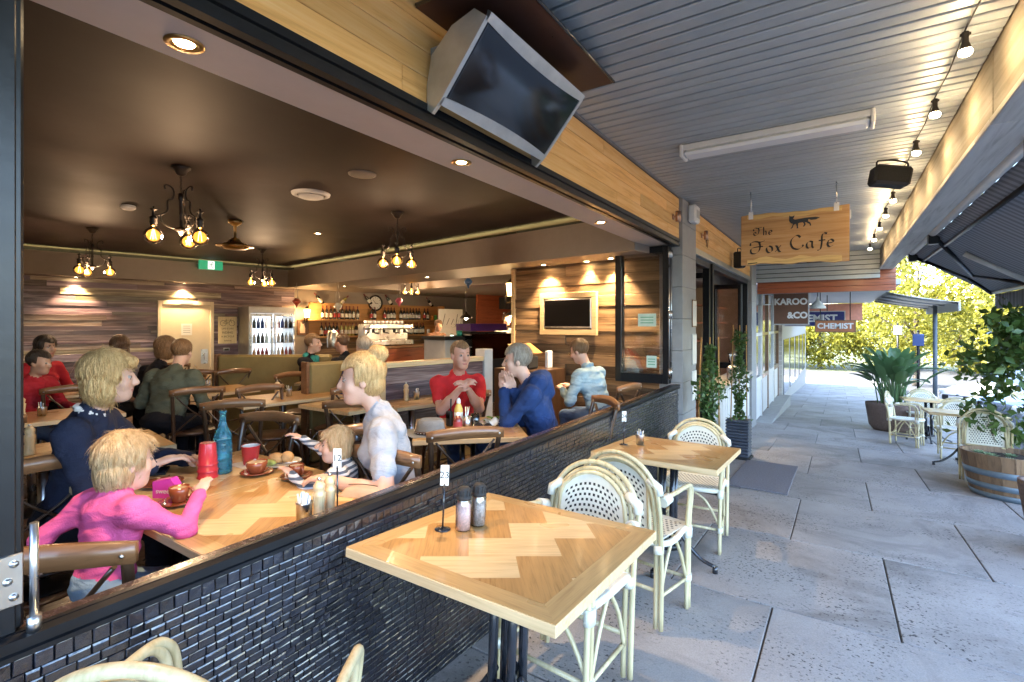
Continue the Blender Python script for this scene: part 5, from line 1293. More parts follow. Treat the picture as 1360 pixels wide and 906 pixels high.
for k, (u, v) in enumerate(((619, 421), (679, 418))):
    P = at_d(u, v, 7.2); t = thing('pendant_lamp', ['dark metal pendant lamp beside the red panel, over the menu panel', 'dark metal pendant lamp in front of the wine glass rack'][k], 'lamp', P)
    b = MB(); b.lathe([(.012, .1), (.03, .06), (.1, .02), (.13, -.03), (.125, -.03), (.09, .015), (.02, .05)], 18); b.build('shade', mt['iron'], t)
    b = MB(); b.sphere((0, 0, -.02), .035, 12, 8); b.build('bulb', mt['bulb'], t)
    b = MB(); b.tube([(0, 0, .1), (0, 0, 2.27-P.z)], .005, 6); b.build('cord', mt['black_rubber'], t); lampL('pendant_light', (0, 0, -.09), 4, parent=t)
gr = thing('glass_rack', 'dark rack of hanging wine glasses on the red panel', 'rack', M=IM(9.3, a_of(682, 9.3), 1.6))
b = MB(); b.box(-.6, .5, -.25, .0, .3, .62, 0, .004); b.build('cabinet', mt['black_rubber'], gr)
for z in (0, -.35): b = MB(); b.box(-.6, .5, -.25, .05, z, z+.03, 0, .003); b.build('shelf', mt['redwood'], gr)
for k in range(16):
    b = MB(); b.lathe([(.001, 0), (.03, .002), (.004, .01), (.004, .08), (.03, .11), (.034, .16), (.028, .19)], 10); o = b.build('glass', mt['clear'], gr, Matrix.Translation((-.5+(k % 8)*.13, -.1, .031 if k < 8 else -.319)))
pp = thing('potted_herb', 'small plant in a teal pot on the kitchen counter', 'plant', M=IM(6.9, a_of(610, 6.9), 1.27)); b = MB(); b.lathe([(.001, 0), (.05, 0), (.06, .1), (.055, .1), (.001, .02)], 12); b.build('pot', plain('teal', (.03, .3, .22), .4), pp)
b = MB()
for k in range(60):
    a, e = rnd.uniform(0, 2*PI), rnd.uniform(.2, 1.4); L = rnd.uniform(.08, .24); p = Vector((math.cos(a)*math.cos(e), math.sin(a)*math.cos(e), math.sin(e)))*L+Vector((0, 0, .1)); s_ = Vector((-math.sin(a), math.cos(a), 0))*.012; q = p+Vector((math.cos(a), math.sin(a), .3))*.03
    b.add([p-s_, p+s_, q], [(0, 1, 2)])
b.build('foliage', leafmat('herb_leaf', (.06, .12, .03), (.12, .2, .05)), pp)
kc = thing('kitchen_bench', 'pale kitchen bench behind the cake display', 'bench', M=IM(6.9, a_of(618, 6.9))); b = MB(); b.box(-.5, .6, 0, .6, 0, 1.2); b.build('cabinet', mt['pale_paint'], kc); b = MB(); b.box(-.55, .62, -.05, .62, 1.2, 1.268, 0, .005); b.build('bench_top', mt['black_rubber'], kc)
# menu card stack + till on the counter in front
tl = thing('order_till', 'small till and menus at the counter beside the plank wall', 'till', M=IM(3.95, 4.95)); b = MB(); b.box(-.3, .3, -.2, .5, 0, .93, 0, .004); b.build('stand', mt['chairwood'], tl); b = MB(); b.box(-.22, .0, 0, .22, .931, 1.1, 0, .02); b.build('till', mt['black_rubber'], tl)
b = MB(); b.box(-.28, .16, -.12, .12, 0, .012, 0, .002); b.build('menu_stack', mt['oak_d'], tl, Matrix.Translation((-.1, .1, 1.18)) @ Matrix.Rotation(R(30), 4, 'X')); b = MB(); b.box(.12, .22, -.05, .0, .931, 1.15, 0, .006); b.build('card_reader', mt['white'], tl)

# ================================================================ booths
mt['olive'] = plain('olive_vinyl', (.26, .19, .075), .38, var=.1, bump=.1, bscale=30)
def booth(d_, a_, rz, w_, label, h=1.08):
    t = thing('booth_bench', label, 'bench', M=IM(d_, a_, 0, rz))
    b = MB(); b.box(-w_/2, w_/2, -.06, .06, .0, h, 0, .03); b.build('backrest', mt['olive'], t)
    b = MB(); b.box(-w_/2, w_/2, .062, .5, .34, .46, 0, .03); b.build('seat', mt['olive'], t)
    b = MB(); b.box(-w_/2+.02, w_/2-.02, .08, .47, 0, .338); b.build('plinth', mt['chairwood'], t)
    b = MB(); b.box(-w_/2-.035, -w_/2-.001, -.065, .065, 0, h+.01, 0, .004); b.build('end_panel', mt['chairwood2'], t); return t
booth(6.9, 2.92, R(-45), 1.5, 'olive vinyl booth bench holding the woman in a dark cardigan')
booth(5.2, 3.0, R(0), .95, 'olive vinyl booth bench between the dark cardigan woman and the timber faced booth')
dv = thing('booth_divider', 'booth divider faced with weathered boards in an oak frame', 'divider', M=IM(4.15, 3.48))
b = MB(); b.box(-.72, .72, .03, .12, 0, 1.1); b.build('core', mt['olive'], dv)
for k in range(6): b = MB(); b.box(-.68, .66, -.004*(k % 2), .028, .001, .155, 0, .003); b.build('plank', mt['purple'], dv, Matrix.Translation((0, 0, .12+k*.157)))
b = MB(); b.box(-.72, .72, -.015, .125, 1.065, 1.115, 0, .004); b.box(-.74, -.682, -.015, .125, 0, 1.064, 0, .004); b.build('frame', mt['oak_edge'], dv)
b = MB(); b.box(.662, .8, -.03, .125, 0, 1.2, 0, .004); b.build('end_post', mt['pale_paint'], dv)

# ================================================================ cross-back bentwood chairs
def xback_proto():
    root = thing('cross_back_chair', 'x', 'chair', group='bentwood cross-back chairs'); W = mt['chairwood']
    # rear legs rise into the hoop
    for s in (-1, 1):
        b = MB(); b.tube(smooth_path([(s*.19, -.22, 0), (s*.185, -.2, .25), (s*.18, -.19, .46), (s*.19, -.225, .7), (s*.2, -.27, .86)], 4), [.016]*16+[.014], 8); b.build('leg', W, root)
        b = MB(); b.tube(smooth_path([(s*.2, .21, 0), (s*.19, .19, .25), (s*.18, .17, .45)], 3), .016, 8); b.build('leg', W, root)
    b = MB(); n = 10; pr = []
    for i in range(n+1):
        x = -.225+.45*i/n; y = -.26-.04*math.cos((x/.225)*1.3)
        e = .75+.25*math.cos(x/.225*1.2)
        pr.append((x, y, .865+.02*math.cos(x/.225*1.5), .033*e))
    vs = []
    for x, y, z, h in pr: vs += [(x, y-.011, z-h), (x, y-.011, z+h), (x, y+.011, z+h), (x, y+.011, z-h)]
    fs = [(4*i+k, 4*i+(k+1) % 4, 4*i+4+(k+1) % 4, 4*i+4+k) for i in range(n) for k in range(4)]+[(3, 2, 1, 0), (4*n, 4*n+1, 4*n+2, 4*n+3)]
    b.add(vs, fs, 0, True); me = b.mesh('top_rail', mt['chairwood2']); recalc(me); link('top_rail', me, root)
    for s in (-1, 1):
        b = MB(); b.tube(smooth_path([(s*.185, -.2, .48), (s*.06, -.235, .60), (-s*.06, -.262, .70), (-s*.17, -.27, .83)], 4), .013, 8, flat=.5); b.build('cross_brace', W, root)
        b = MB(); b.lathe([(.001, 0), (.007, 0), (.005, .003), (.001, .004)], 8, M=Matrix.Translation((s*.196, -.29, .865)) @ Matrix.Rotation(R(90), 4, 'X')); b.build('bolt', mt['steel'], root)
    b = MB(); b.lathe([(.001, .445), (.19, .445), (.215, .455), (.215, .47), (.2, .478), (.001, .474)], 24, c=(0, -.01, 0)); b.build('seat', W, root)
    b = MB(); b.tube([(.165*math.cos(q*PI/10), -.01+.175*math.sin(q*PI/10), .22) for q in range(21)], .009, 6); b.build('ring_stretcher', W, root)
    for s in (-1, 1): b = MB(); b.tube(smooth_path([(s*.19, .19, .18), (s*.17, .16, .36), (s*.1, .12, .44)], 3), .008, 6); b.build('brace', mt['steel'], root)
    return root
xc = xback_proto()
# (x, y, facing deg: 0 looks along +y)
def Ixy(d_, a_): p = I(d_, a_); return p.x, p.y
xpos = []
def xch(x, y, deg, lb): xpos.append((x, y, R(deg), lb))
# facings measured counter-clockwise from +y
xch(-1.98, .60, 48, 'brown cross-back chair by the hinge of the steel post, under the child in pink')
xch(-1.84, 1.93, 4, 'brown cross-back chair against the stone sill under the woman with the bun')
xch(-1.99, 2.40, 52, 'cross-back chair with its back to the sill in front of the hat table')
xch(-2.62, 2.05, 70, 'cross-back chair behind the woman with the bun')
xch(-2.86, 3.5, 222, 'cross-back chair holding the man in the red polo')
xch(-1.74, 3.55, 140, 'cross-back chair holding the man in the navy hoodie')
xch(-1.98, 4.78, 80, 'cross-back chair holding the man in the pale blue shirt')
xch(-3.05, 1.62, 200, 'cross-back chair standing empty behind the blue water bottle')
TABLES = [  # d, a, rz, size a, size d, label
    (3.95, .35, 0, 1.15, .66, 'oak table with pepper mill behind the blonde woman'),
    (5.55, .42, 0, 1.1, .66, 'oak table farther back by the girl in red'),
    (4.25, 2.55, R(8), .75, .72, 'oak table behind the woman with the bun'),
    (5.15, 2.25, 0, 1.0, .66, 'oak table with paired mills in the middle of the room'),
    (6.3, 1.85, 0, 1.0, .66, 'oak table near the man in the green jacket'),
    (4.0, 3.0, R(-4), .72, .66, 'oak table in front of the timber faced booth divider'),
    (7.3, 1.0, 0, 1.2, .66, 'oak table of the group by the plum wall'),
    (7.9, 2.3, 0, .9, .66, 'oak table before the cream door'),
    (6.15, 3.35, R(-45), .8, .6, 'round edged booth table before the woman in the dark cardigan')]
TOBJ = []
for (d_, a_, rz, sa, sd, lb) in TABLES:
    t = thing('dining_table', lb, 'table', M=IM(d_, a_, 0, rz)); tabletop(t, sa, sd, .75, detailed=(d_ < 4.5))
    b = MB(); b.tube([(0, 0, .02), (0, 0, .71)], .03, 10); b.build('post', mt['steel'], t)
    b = MB(); b.lathe([(.001, 0), (.22, 0), (.22, .01), (.05, .03), (.001, .03)], 18); b.build('base', mt['black_metal'], t); TOBJ.append(t)
def xchI(d_, a_, deg, lb): p = I(d_, a_); xch(p.x, p.y, deg, lb)
# facing in room terms: looking along +a is about -8.5 deg; towards the street (-d) about -98; into the room (+d) about 82
xchI(3.3, .28, 82, 'cross-back chair under the blonde woman in navy')
xchI(4.75, 1.98, -98, 'cross-back chair standing alone left of the blue water bottle, back to the plum wall')
xchI(4.45, 1.55, 60, 'cross-back chair with crossed braces between the blonde woman and the man in green')
xchI(5.75, 1.05, -20, 'cross-back chair behind the man in the green jacket')
xchI(5.55, 1.55, 75, 'cross-back chair in front of the table nearest the green jacket')
xchI(4.62, 2.55, 84, 'cross-back chair with its bolted rail before the paired mills')
xchI(5.75, 2.75, -98, 'cross-back chair between the paired mills table and the fridge')
xchI(6.95, 2.05, -98, 'cross-back chair behind the green jacket table, back to the cream door')
xchI(3.72, 2.25, 40, 'cross-back chair just behind the bun of the woman in grey')
xchI(3.45, 3.05, 80, 'cross-back chair in front of the booth divider table')
xchI(4.9, .1, 82, 'cross-back chair at the table by the girl in red')
xchI(6.6, .75, 82, 'cross-back chair of the plum wall group, by the red jumper')
xchI(8.5, 2.2, -98, 'cross-back chair against the plum wall near the door')
xchI(7.35, 2.45, 82, 'cross-back chair before the cream door table')
for i, (x, y, rz, lb) in enumerate(xpos):
    if i == 0: xc.matrix_basis = onfloor(x, y, rz); xc['label'] = lb
    else: copy_tree(xc, onfloor(x, y, rz), lb)
# family tables (two pushed together) and the hat table
FT1 = thing('dining_table', 'herringbone oak family table against the stone sill holding sugar sticks and mills', 'table', M=onfloor(-1.965, 1.2)); tabletop(FT1, .66, .8, .75); pedestal(FT1, .75)
FT2 = thing('dining_table', 'herringbone oak family table holding the blue bottle and red cups', 'table', M=onfloor(-2.63, 1.2)); tabletop(FT2, .66, .8, .75); pedestal(FT2, .75)
HT = thing('dining_table', 'oak table set cornerwise holding the grey hat and sauces', 'table', M=onfloor(-2.25, 2.85, R(42))); tabletop(HT, .76, .74, .75); pedestal(HT, .75)

# ================================================================ things on the tables
def onw(x, y, z=.7503, rz=0): return Matrix.Translation((x, y, z)) @ Matrix.Rotation(rz, 4, 'Z')
mt['terra'] = plain('brown_cup', (.28, .075, .03), .18, coat=.6, bump=.02, var=.1)
mt['foam'] = plain('coffee_foam', (.55, .4, .26), .8, var=.2, scale=40)
mt['red_plastic'] = plain('red_plastic', (.62, .035, .045), .3, coat=.3, bump=.02)
mt['porcelain'] = plain('porcelain', (.75, .74, .71), .15, coat=.6, bump=0)
def cup(M, label, r=.042, h=.06, rz=0, spoon=True):
    t = thing('coffee_cup', label, 'cup', M=M)
    b = MB(); b.lathe([(.001, .006), (.04, .004), (.072, .012), (.076, .016), (.07, .016), (.04, .009), (.001, .009)], 26); b.build('saucer', mt['terra'], t)
    b = MB(); b.lathe([(.001, .0095), (r*.6, .0095), (r*.72, .016), (r*.98, .016+h*.6), (r, .016+h), (r-.004, .016+h), (r*.93, .016+h*.6), (.001, .02)], 24); c_ = b.build('cup', mt['terra'], t)
    b = MB(); b.lathe([(r*.95, .016+h*.86), (.001, .016+h*.9)], 20); b.build('coffee', mt['foam'], c_)
    b = MB(); b.tube([(r*.9*math.cos(rz)+.02*math.sin(q)*math.cos(rz), r*.9*math.sin(rz)+.02*math.sin(q)*math.sin(rz), .016+h*.55+.02*math.cos(q)) for q in [PI*i/8 for i in range(9)]], .005, 8); b.build('handle', mt['terra'], c_)
    if spoon: b = MB(); b.tube([(-.05, -.03, .018), (.0, -.055, .018)], .004, 6); b.sphere((.01, -.06, .019), .013, 8, 6, sc=(1, .7, .3)); b.build('spoon', mt['steel'], t)
    return t
def P75(u, v): return at_z(u, v, .75)
def placeP(u, v, rz=0): p = P75(u, v); return onw(p.x, p.y, .7503, rz)
cup(placeP(238, 669), 'brown coffee cup with a pink sachet box behind it', .038, .055, R(40))
cup(placeP(341, 630), 'wide brown cappuccino bowl between the red cups and the plate', .05, .05, R(160))
cup(placeP(394, 635), 'brown coffee cup with a spoon beside the plate of food', .035, .05, R(0))
b_ = thing('saucer', 'brown saucer with scraps near the pink child', 'saucer', M=placeP(215, 645)); b = MB(); b.lathe([(.001, .002), (.06, .006), (.085, .016), (.088, .018), (.08, .018), (.05, .008), (.001, .006)], 24); b.build('dish', mt['terra'], b_); b = MB()
for k in range(6): b.sphere((rnd.uniform(-.04, .04), rnd.uniform(-.03, .03), .012), .012, 8, 5, sc=(1.6, .8, .5))
b.build('scraps', mt['paper'], b_)
# pink sachet box
t = thing('sachet_box', 'bright pink sachet box on the family table', 'box', M=placeP(222, 660, R(30))); b = MB(); b.prism([(-.05, 0), (.05, 0), (.05, .055), (.03, .085), (-.05, .07)], -.02, .02, M=Matrix.Rotation(R(90), 4, 'X')); me = b.mesh('carton', plain('pink_card', (.65, .05, .4), .5)); recalc(me); link('carton', me, t)
text_obj('lettering', 'sweet', .03, mt['paper'], t, Matrix.Translation((0, -.0205, .03)) @ Matrix.Rotation(R(90), 4, 'X'), .0003)
# red cups
def redcup(b, z0, up=True, r0=.034, r1=.046, h=.1):
    n = 10; pr = [(r0, 0), (r0+.002, .004), (r1, h*.93), (r1+.003, h*.95), (r1+.003, h)] if up else [(r1+.003, 0), (r1+.003, h*.05), (r1, h*.07), (r0+.002, h-.004), (r0, h)]
    b.lathe([(.001, z0 if up else z0+h*0)]*0+[(r, z0+z) for r, z in pr], n)
    if up: b.lathe([(r1-.001, z0+h), (r0, z0+.01), (.001, z0+.01)], n, 1); b.lathe([(r0, z0), (.001, z0)], n)
    else: b.lathe([(r0, z0+h), (.001, z0+h)], n)
t = thing('red_cup_stack', 'stack of three upturned red tumblers beside the blue bottle', 'cups', M=placeP(276, 634))
for k, z0 in enumerate((0, .032, .064)): b = MB(); redcup(b, z0, False, .034-.0*k, .044-.0005*k, .105); b.build('tumbler', mt['red_plastic'], t)
t = thing('red_cup', 'upright red tumbler with a white inside on a napkin', 'cup', M=placeP(333, 617)); b = MB(); redcup(b, 0.002); b.build('tumbler', [mt['red_plastic'], mt['paper']], t); b = MB(); b.box(-.09, .09, -.07, .07, 0.0, .0018); b.build('napkin', mt['paper'], t)
# blue swing-top bottle
def tint_glass(name, col): return glass(name, tint=col, alpha=.6)
t = thing('water_bottle', 'blue ribbed glass water bottle with a narrow neck', 'bottle', M=placeP(296, 628))
pr = [(.001, 0), (.037, 0), (.042, .006)]
for k in range(5): pr += [(.042, .015+k*.03), (.042, .03+k*.03), (.040, .036+k*.03), (.042, .042+k*.03)]
pr += [(.042, .175), (.038, .195), (.025, .225), (.016, .25), (.014, .3), (.018, .302), (.018, .312), (.013, .312)]
bg_ = _new('blue_glass'); n_ = bg_[1]; p_ = bg_[2]; p_.inputs['Base Color'].default_value = (.09, .42, .62, 1); p_.inputs['Roughness'].default_value = .04; p_.inputs['Transmission Weight'].default_value = .75; p_.inputs['IOR'].default_value = 1.35
b = MB(); b.lathe(pr, 26); b.build('bottle', bg_[0], t); b = MB(); b.lathe([(.001, .17), (.0385, .168), (.0385, .006), (.001, .004)], 22); b.build('water', glass('water_tint', tint=(.45, .75, .85)), t)
# plate with food
t = thing('food_plate', 'white plate with a bread roll and cutlery on the family table', 'plate', M=placeP(372, 617)); b = MB(); b.lathe([(.001, .002), (.07, .003), (.105, .014), (.108, .016), (.1, .016), (.065, .008), (.001, .008)], 28); b.build('plate', mt['porcelain'], t)
bread = plain('bread', (.62, .36, .15), .75, var=.3, scale=14, bump=.4)
b = MB(); b.sphere((-.03, 0, .03), .045, 14, 8, sc=(1.2, .9, .6)); b.sphere((.035, .02, .04), .035, 12, 8, sc=(1, .9, .9)); b.build('bread_roll', bread, t)
b = MB(); b.sphere((-.01, -.05, .02), .03, 10, 6, sc=(1.6, .7, .5)); b.build('salad', plain('salad', (.3, .38, .12), .7, var=.5, scale=40), t); b = MB(); b.tube([(.02, -.06, .016), (.13, .02, .03)], .004, 6); b.build('knife', mt['steel'], t)
t = thing('phone', 'dark phone lying on the family table beside the pink child', 'phone', M=placeP(212, 627, R(60))); b = MB(); b.box(-.035, .035, -.07, .07, 0, .009, 0, .003); b.build('case', mt['black_rubber'], t); b = MB(); b.box(-.031, .031, -.066, .066, .0091, .0095); b.build('screen', mt['screen'], t)
# near condiments by the sill
stick_tin(placeP(404, 692), 'steel tin of sugar sticks on the family table by the sill', 20)
def oilmill(M, label, m_, s=1.0):
    t = thing('pepper_mill', label, 'pepper mill', M=M @ Matrix.Scale(s, 4)); b = MB(); b.lathe([(.001, 0), (.024, 0), (.026, .01), (.022, .03), (.02, .06), (.024, .09), (.025, .1), (.018, .108), (.022, .12), (.022, .132), (.012, .145), (.001, .148)], 18); b.build('body', m_, t); b = MB(); b.sphere((0, 0, .155), .008, 8, 6); b.build('knob', mt['steel'], t); return t
palewood = wood('mill_wood', (.5, .33, .16), (.66, .48, .27), axis=2, scale=2, rough=.3)
oilmill(placeP(424, 690), 'clear sided salt mill by the sill beside the tin of sticks', palewood); oilmill(placeP(438, 682), 'pale timber pepper mill by the sill next to number 12', palewood)
table_number(placeP(448, 683, R(33)), 'table number stand reading 12 on the family table', '12', .22)
t = thing('handbag', 'beige folded leather pouch on the sill end of the family table', 'bag', M=placeP(487, 655, R(20))); b = MB()
b.grid(lambda u, v: ((u-.5)*.2, (v-.5)*.14, .045*(math.sin(PI*u)*math.sin(PI*v))**.35), 14, 10); b.grid(lambda u, v: ((u-.5)*.2, (.5-v)*.14, .002), 2, 2); b.build('pouch', plain('beige_leather', (.5, .37, .27), .6, bump=.3, bscale=60), t); b = MB(); b.tube(smooth_path([(-.07, -.03, .043), (0, -.035, .05), (.07, -.03, .045)], 4), .002, 6); b.build('zip', mt['chairwood'], t)
# hat table
ht_ = thing('felt_hat', 'grey felt fedora with a studded band on the cornerwise table', 'hat', M=onw(*(P75(572, 577).xy), .7503, R(30))); b = MB()
def hat(u, v):
    a = 2*PI*u
    prof = [(.165, .012), (.15, .006), (.115, .004), (.092, .01), (.088, .04), (.08, .085), (.068, .105), (.04, .1), (.0, .092)]
    x = v*(len(prof)-1); i = min(int(x), len(prof)-2); f_ = x-i; r = prof[i][0]*(1-f_)+prof[i+1][0]*f_; z = prof[i][1]*(1-f_)+prof[i+1][1]*f_
    ex = 1.12; z += .014*math.cos(2*a)*(r/.165)**3
    if r < .075: z -= .012*math.exp(-(math.sin(a)*r/.02)**2)
    return (r*ex*math.cos(a), r*.92*math.sin(a), z)
b.grid(hat, 40, 24); felt = plain('grey_felt', (.21, .215, .22), .9, bump=.4, bscale=200); b.build('hat_body', felt, ht_)
b = MB(); b.tube([(.0925*1.12*math.cos(q*PI/20), .0925*.92*math.sin(q*PI/20), .022) for q in range(41)], .008, 6, flat=1.3); b.build('hat_band', mt['chairwood'], ht_)
b = MB()
for q in range(28): b.sphere((.099*1.12*math.cos(q*PI/14), .099*.93*math.sin(q*PI/14), .022), .0035, 6, 4)
b.build('studs', mt['steel'], ht_)
def sauce(M, label, m1, m2, h=.2):
    t = thing('sauce_bottle', label, 'bottle', M=M); b = MB(); b.lathe([(.001, 0), (.03, 0), (.032, .006), (.032, h*.6), (.02, h*.75), (.013, h*.82)], 18); b.build('bottle', m1, t); b = MB(); b.lathe([(.0325, h*.1), (.0325, h*.52)], 18); b.build('label_band', m2, t); b = MB(); b.lathe([(.016, h*.82), (.016, h*.93), (.006, h), (.001, h)], 14); b.build('cap', mt['white'], t)
sauce(placeP(609, 567), 'yellow and white sauce bottle on the cornerwise table', plain('sauce_yellow', (.7, .5, .12), .3), mt['paper'], .21)
sauce(placeP(608, 572), 'short dark red sauce bottle on the cornerwise table', plain('sauce_red', (.2, .03, .02), .2, coat=.5), wr_, .13)
t = thing('tumbler', 'clear drink tumbler on the cornerwise table', 'glass', M=placeP(631, 568)); b = MB(); b.lathe([(.001, .002), (.028, .002), (.034, .1), (.031, .1), (.026, .01), (.001, .008)], 18); b.build('glass', mt['clear'], t); b = MB(); b.lathe([(.026, .012), (.029, .06), (.001, .06)], 16); b.build('drink', glass('cola', tint=(.5, .25, .15)), t)
t = thing('sunglasses', 'dark sunglasses lying on the cornerwise table', 'glasses', M=placeP(642, 571, R(20)))
for s in (-1, 1): b = MB(); b.tube([(s*.035+.028*math.cos(q*PI/8), 0, .026+.02*math.sin(q*PI/8)) for q in range(17)], .004, 6); b.tube([(s*.06, 0, .03), (s*.06, .11, .008)], .003, 6); b.prism([(s*.035+.026*math.cos(q*PI/8), .026+.018*math.sin(q*PI/8)) for q in range(16)], -.001, .001, M=Matrix.Rotation(R(90), 4, 'X')); b.build('lens', mt['black_gloss'], t)
b = MB(); b.tube([(-.01, 0, .033), (.01, 0, .033)], .003, 6); b.build('bridge', mt['black_gloss'], t)
t = thing('radio_handset', 'black handset standing on the cornerwise table', 'handset', M=placeP(597, 566)); b = MB(); b.box(-.025, .025, -.018, .018, .0, .11, 0, .008); b.tube([(.012, 0, .11), (.014, 0, .2)], .006, 8); b.build('body', mt['black_rubber'], t); b = MB(); b.box(-.018, .018, -.0195, -.0182, .06, .095); b.build('display', mt['screen'], t)
t = thing('steel_cup', 'steel cutlery cup on the cornerwise table', 'cup', M=placeP(620, 570)); b = MB(); b.lathe([(.001, 0), (.026, 0), (.03, .09), (.028, .09), (.024, .004), (.001, .004)], 16); b.build('cup', mt['steel'], t)
for k in range(4): b = MB(); b.tube([(rnd.uniform(-.012, .012), rnd.uniform(-.012, .012), .006), (rnd.uniform(-.02, .02), rnd.uniform(-.02, .02), .16)], .004, 6); b.build('cutlery', mt['steel'], t)
t = thing('lunch_plate', 'salad plate with a white napkin before the navy hoodie', 'plate', M=placeP(656, 562)); b = MB(); b.lathe([(.001, .002), (.08, .003), (.115, .014), (.11, .016), (.07, .008), (.001, .008)], 26); b.build('plate', mt['porcelain'], t); b = MB()
for k in range(22): a = rnd.uniform(0, 2*PI); r = rnd.uniform(0, .07); p = Vector((r*math.cos(a), r*math.sin(a), .015+rnd.uniform(0, .03))); b.sphere(p, .016, 6, 5, sc=(1.4, .8, .4))
b.build('salad', plain('greens', (.12, .25, .04), .6, var=.5, scale=50), t)['kind'] = 'stuff'; b = MB(); b.grid(lambda u, v: (-.02+.13*u, -.12+.12*v, .03+.03*math.sin(6*u+3*v)*math.cos(5*v)), 8, 8); b.build('napkin', mt['paper'], t)
t = thing('knife', 'black handled knife on the cornerwise table', 'knife', M=placeP(637, 577, R(40))); b = MB(); b.box(-.09, .0, -.009, .009, 0, .008, 0, .003); b.build('handle', mt['black_rubber'], t); b = MB(); b.box(0, .1, -.008, .008, .002, .005, 0, .001); b.build('blade', mt['steel'], t)
# condiments on the farther tables
for k, T in enumerate(TOBJ[:8]):
    o1 = T.matrix_basis
    oilmill(o1 @ Matrix.Translation((-.06, .0, .7503)), 'pale pepper mill on a table farther back', palewood, 1.1)['group'] = 'pepper mills on the back tables'
    q = stick_tin(o1 @ Matrix.Translation((.06, .0, .7503)), 'sugar tin on a table farther back', 7); q['group'] = 'sugar tins on the back tables'

for k, y in enumerate((6.9, 8.4, 9.8)): downlight((-2.1, y, 2.44), ['downlight inside the doorway', 'downlight over the serving counter by the grinder', 'downlight at the far end of the serving counter'][k], 14)
b = MB(); b.box(-2.9, -1.53, 6.18, 10.8, 2.441, 2.5); struct(b.build('servery_ceiling', mt['taupe']))
# ================================================================ retractable awning on the street side
ra = thing('folding_awning', 'dark striped folding-arm awning sloping down over the kerb-side seats', 'awning', (0, 0, 0))
def canvas(name, c1, c2, freq):
    m, n, b = _new(name); tc = n.nodes.new('ShaderNodeTexCoord'); wv = n.nodes.new('ShaderNodeTexWave'); wv.bands_direction = 'Y'; wv.inputs['Scale'].default_value = freq; wv.inputs['Distortion'].default_value = .4; wv.inputs['Detail'].default_value = 2
    n.links.new(tc.outputs['Object'], wv.inputs['Vector']); r = _ramp(n, wv.outputs[0], [(.35, c1), (.6, c2)])
    n.links.new(r.outputs[0], b.inputs['Base Color']); b.inputs['Roughness'].default_value = .8
    tl = n.nodes.new('ShaderNodeBsdfTranslucent'); n.links.new(r.outputs[0], tl.inputs[0]); mz = n.nodes.new('ShaderNodeMixShader'); mz.inputs[0].default_value = .25
    n.links.new(b.outputs[0], mz.inputs[1]); n.links.new(tl.outputs[0], mz.inputs[2]); n.links.new(mz.outputs[0], n.nodes['Material Output'].inputs[0]); return m
cv = canvas('awning_canvas', (.16, .17, .19), (.27, .28, .3), 3.2)
X0, Z0, X1, Z1 = .93, 2.5, 1.78, 1.93
b = MB(); b.grid(lambda u, v: (X0+(X1-X0)*u, 3.4+5.95*v, Z0+(Z1-Z0)*u-.02*math.sin(PI*u)-.004*math.sin(v*90)), 8, 120); o = b.build('canvas', cv, ra); mo_ = o.modifiers.new('s', 'SOLIDIFY'); mo_.thickness = .003
b = MB(); b.grid(lambda u, v: (X1+.02+.012*math.sin(v*70), 3.4+5.95*v, Z1-.03-.2*u), 4, 140); o = b.build('valance', cv, ra); mo_ = o.modifiers.new('s', 'SOLIDIFY'); mo_.thickness = .003
b = MB(); b.tube([(X1, 3.4, Z1), (X1, 9.37, Z1)], .03, 10); b.build('front_bar', mt['brushed'], ra)
b = MB(); b.tube([(X0-.03, 3.4, Z0+.03), (X0-.03, 9.4, Z0+.03)], .045, 12); b.build('roller', mt['pale_paint'], ra)
b = MB(); b.tube([(X0+.1, 3.4, Z0-.1), (X0+.1, 9.3, Z0-.1)], .02, 8); b.build('torsion_bar', mt['black_metal'], ra)
for y0, y1 in ((7.35, 8.6), (3.8, 5.0), (9.2, 8.9)):
    b = MB(); b.tube([(X0+.02, y0, Z0-.06), ((X0+X1)/2+.1, y1, (Z0+Z1)/2-.1)], .022, 8); b.tube([((X0+X1)/2+.1, y1, (Z0+Z1)/2-.1), (X1-.02, y0+.1, Z1-.02)], .02, 8); b.build('folding_arm', mt['black_metal'], ra)
    b = MB(); b.box(.86, .96, y0-.06, y0+.06, Z0-.1, Z0+.05, 0, .01); b.build('arm_bracket', mt['black_metal'], ra)
b = MB(); b.tube([(X0+.25, 7.4, Z0-.22), (X1-.05, 7.42, Z1-.02+.02)], .03, 8); b.build('light_tube', plain('tube_white', (.7, .7, .68), .3, bump=.5, bscale=120), ra)
# further awnings and their posts down the street
fa_ = thing('far_awning', 'grey canvas awning farther down the street on a steel post', 'awning', (0, 0, 0))
cv2 = canvas('far_canvas', (.5, .49, .46), (.56, .55, .52), 2)
b = MB(); b.grid(lambda u, v: (.9+1.2*u, 13.6+4.5*v, 2.2-.25*u-.03*math.sin(PI*u)), 6, 10); o = b.build('canvas', cv2, fa_); mo_ = o.modifiers.new('s', 'SOLIDIFY'); mo_.thickness = .01
b = MB(); b.box(2.08, 2.12, 13.6, 18.1, 1.76, 1.95, 0, .01); b.build('valance', cv2, fa_)
for y in (13.7, 15.2, 16.6, 18): b = MB(); b.tube([(.9, y, 2.15), (2.1, y, 1.92)], .025, 8); b.build('rafter', mt['brushed'], fa_)
b = MB(); b.tube([(2.0, 15.9, gz(15.9)), (2.0, 15.9, 2.0)], .045, 10); b.build('post', plain('post_blue', (.1, .12, .14), .5), fa_)

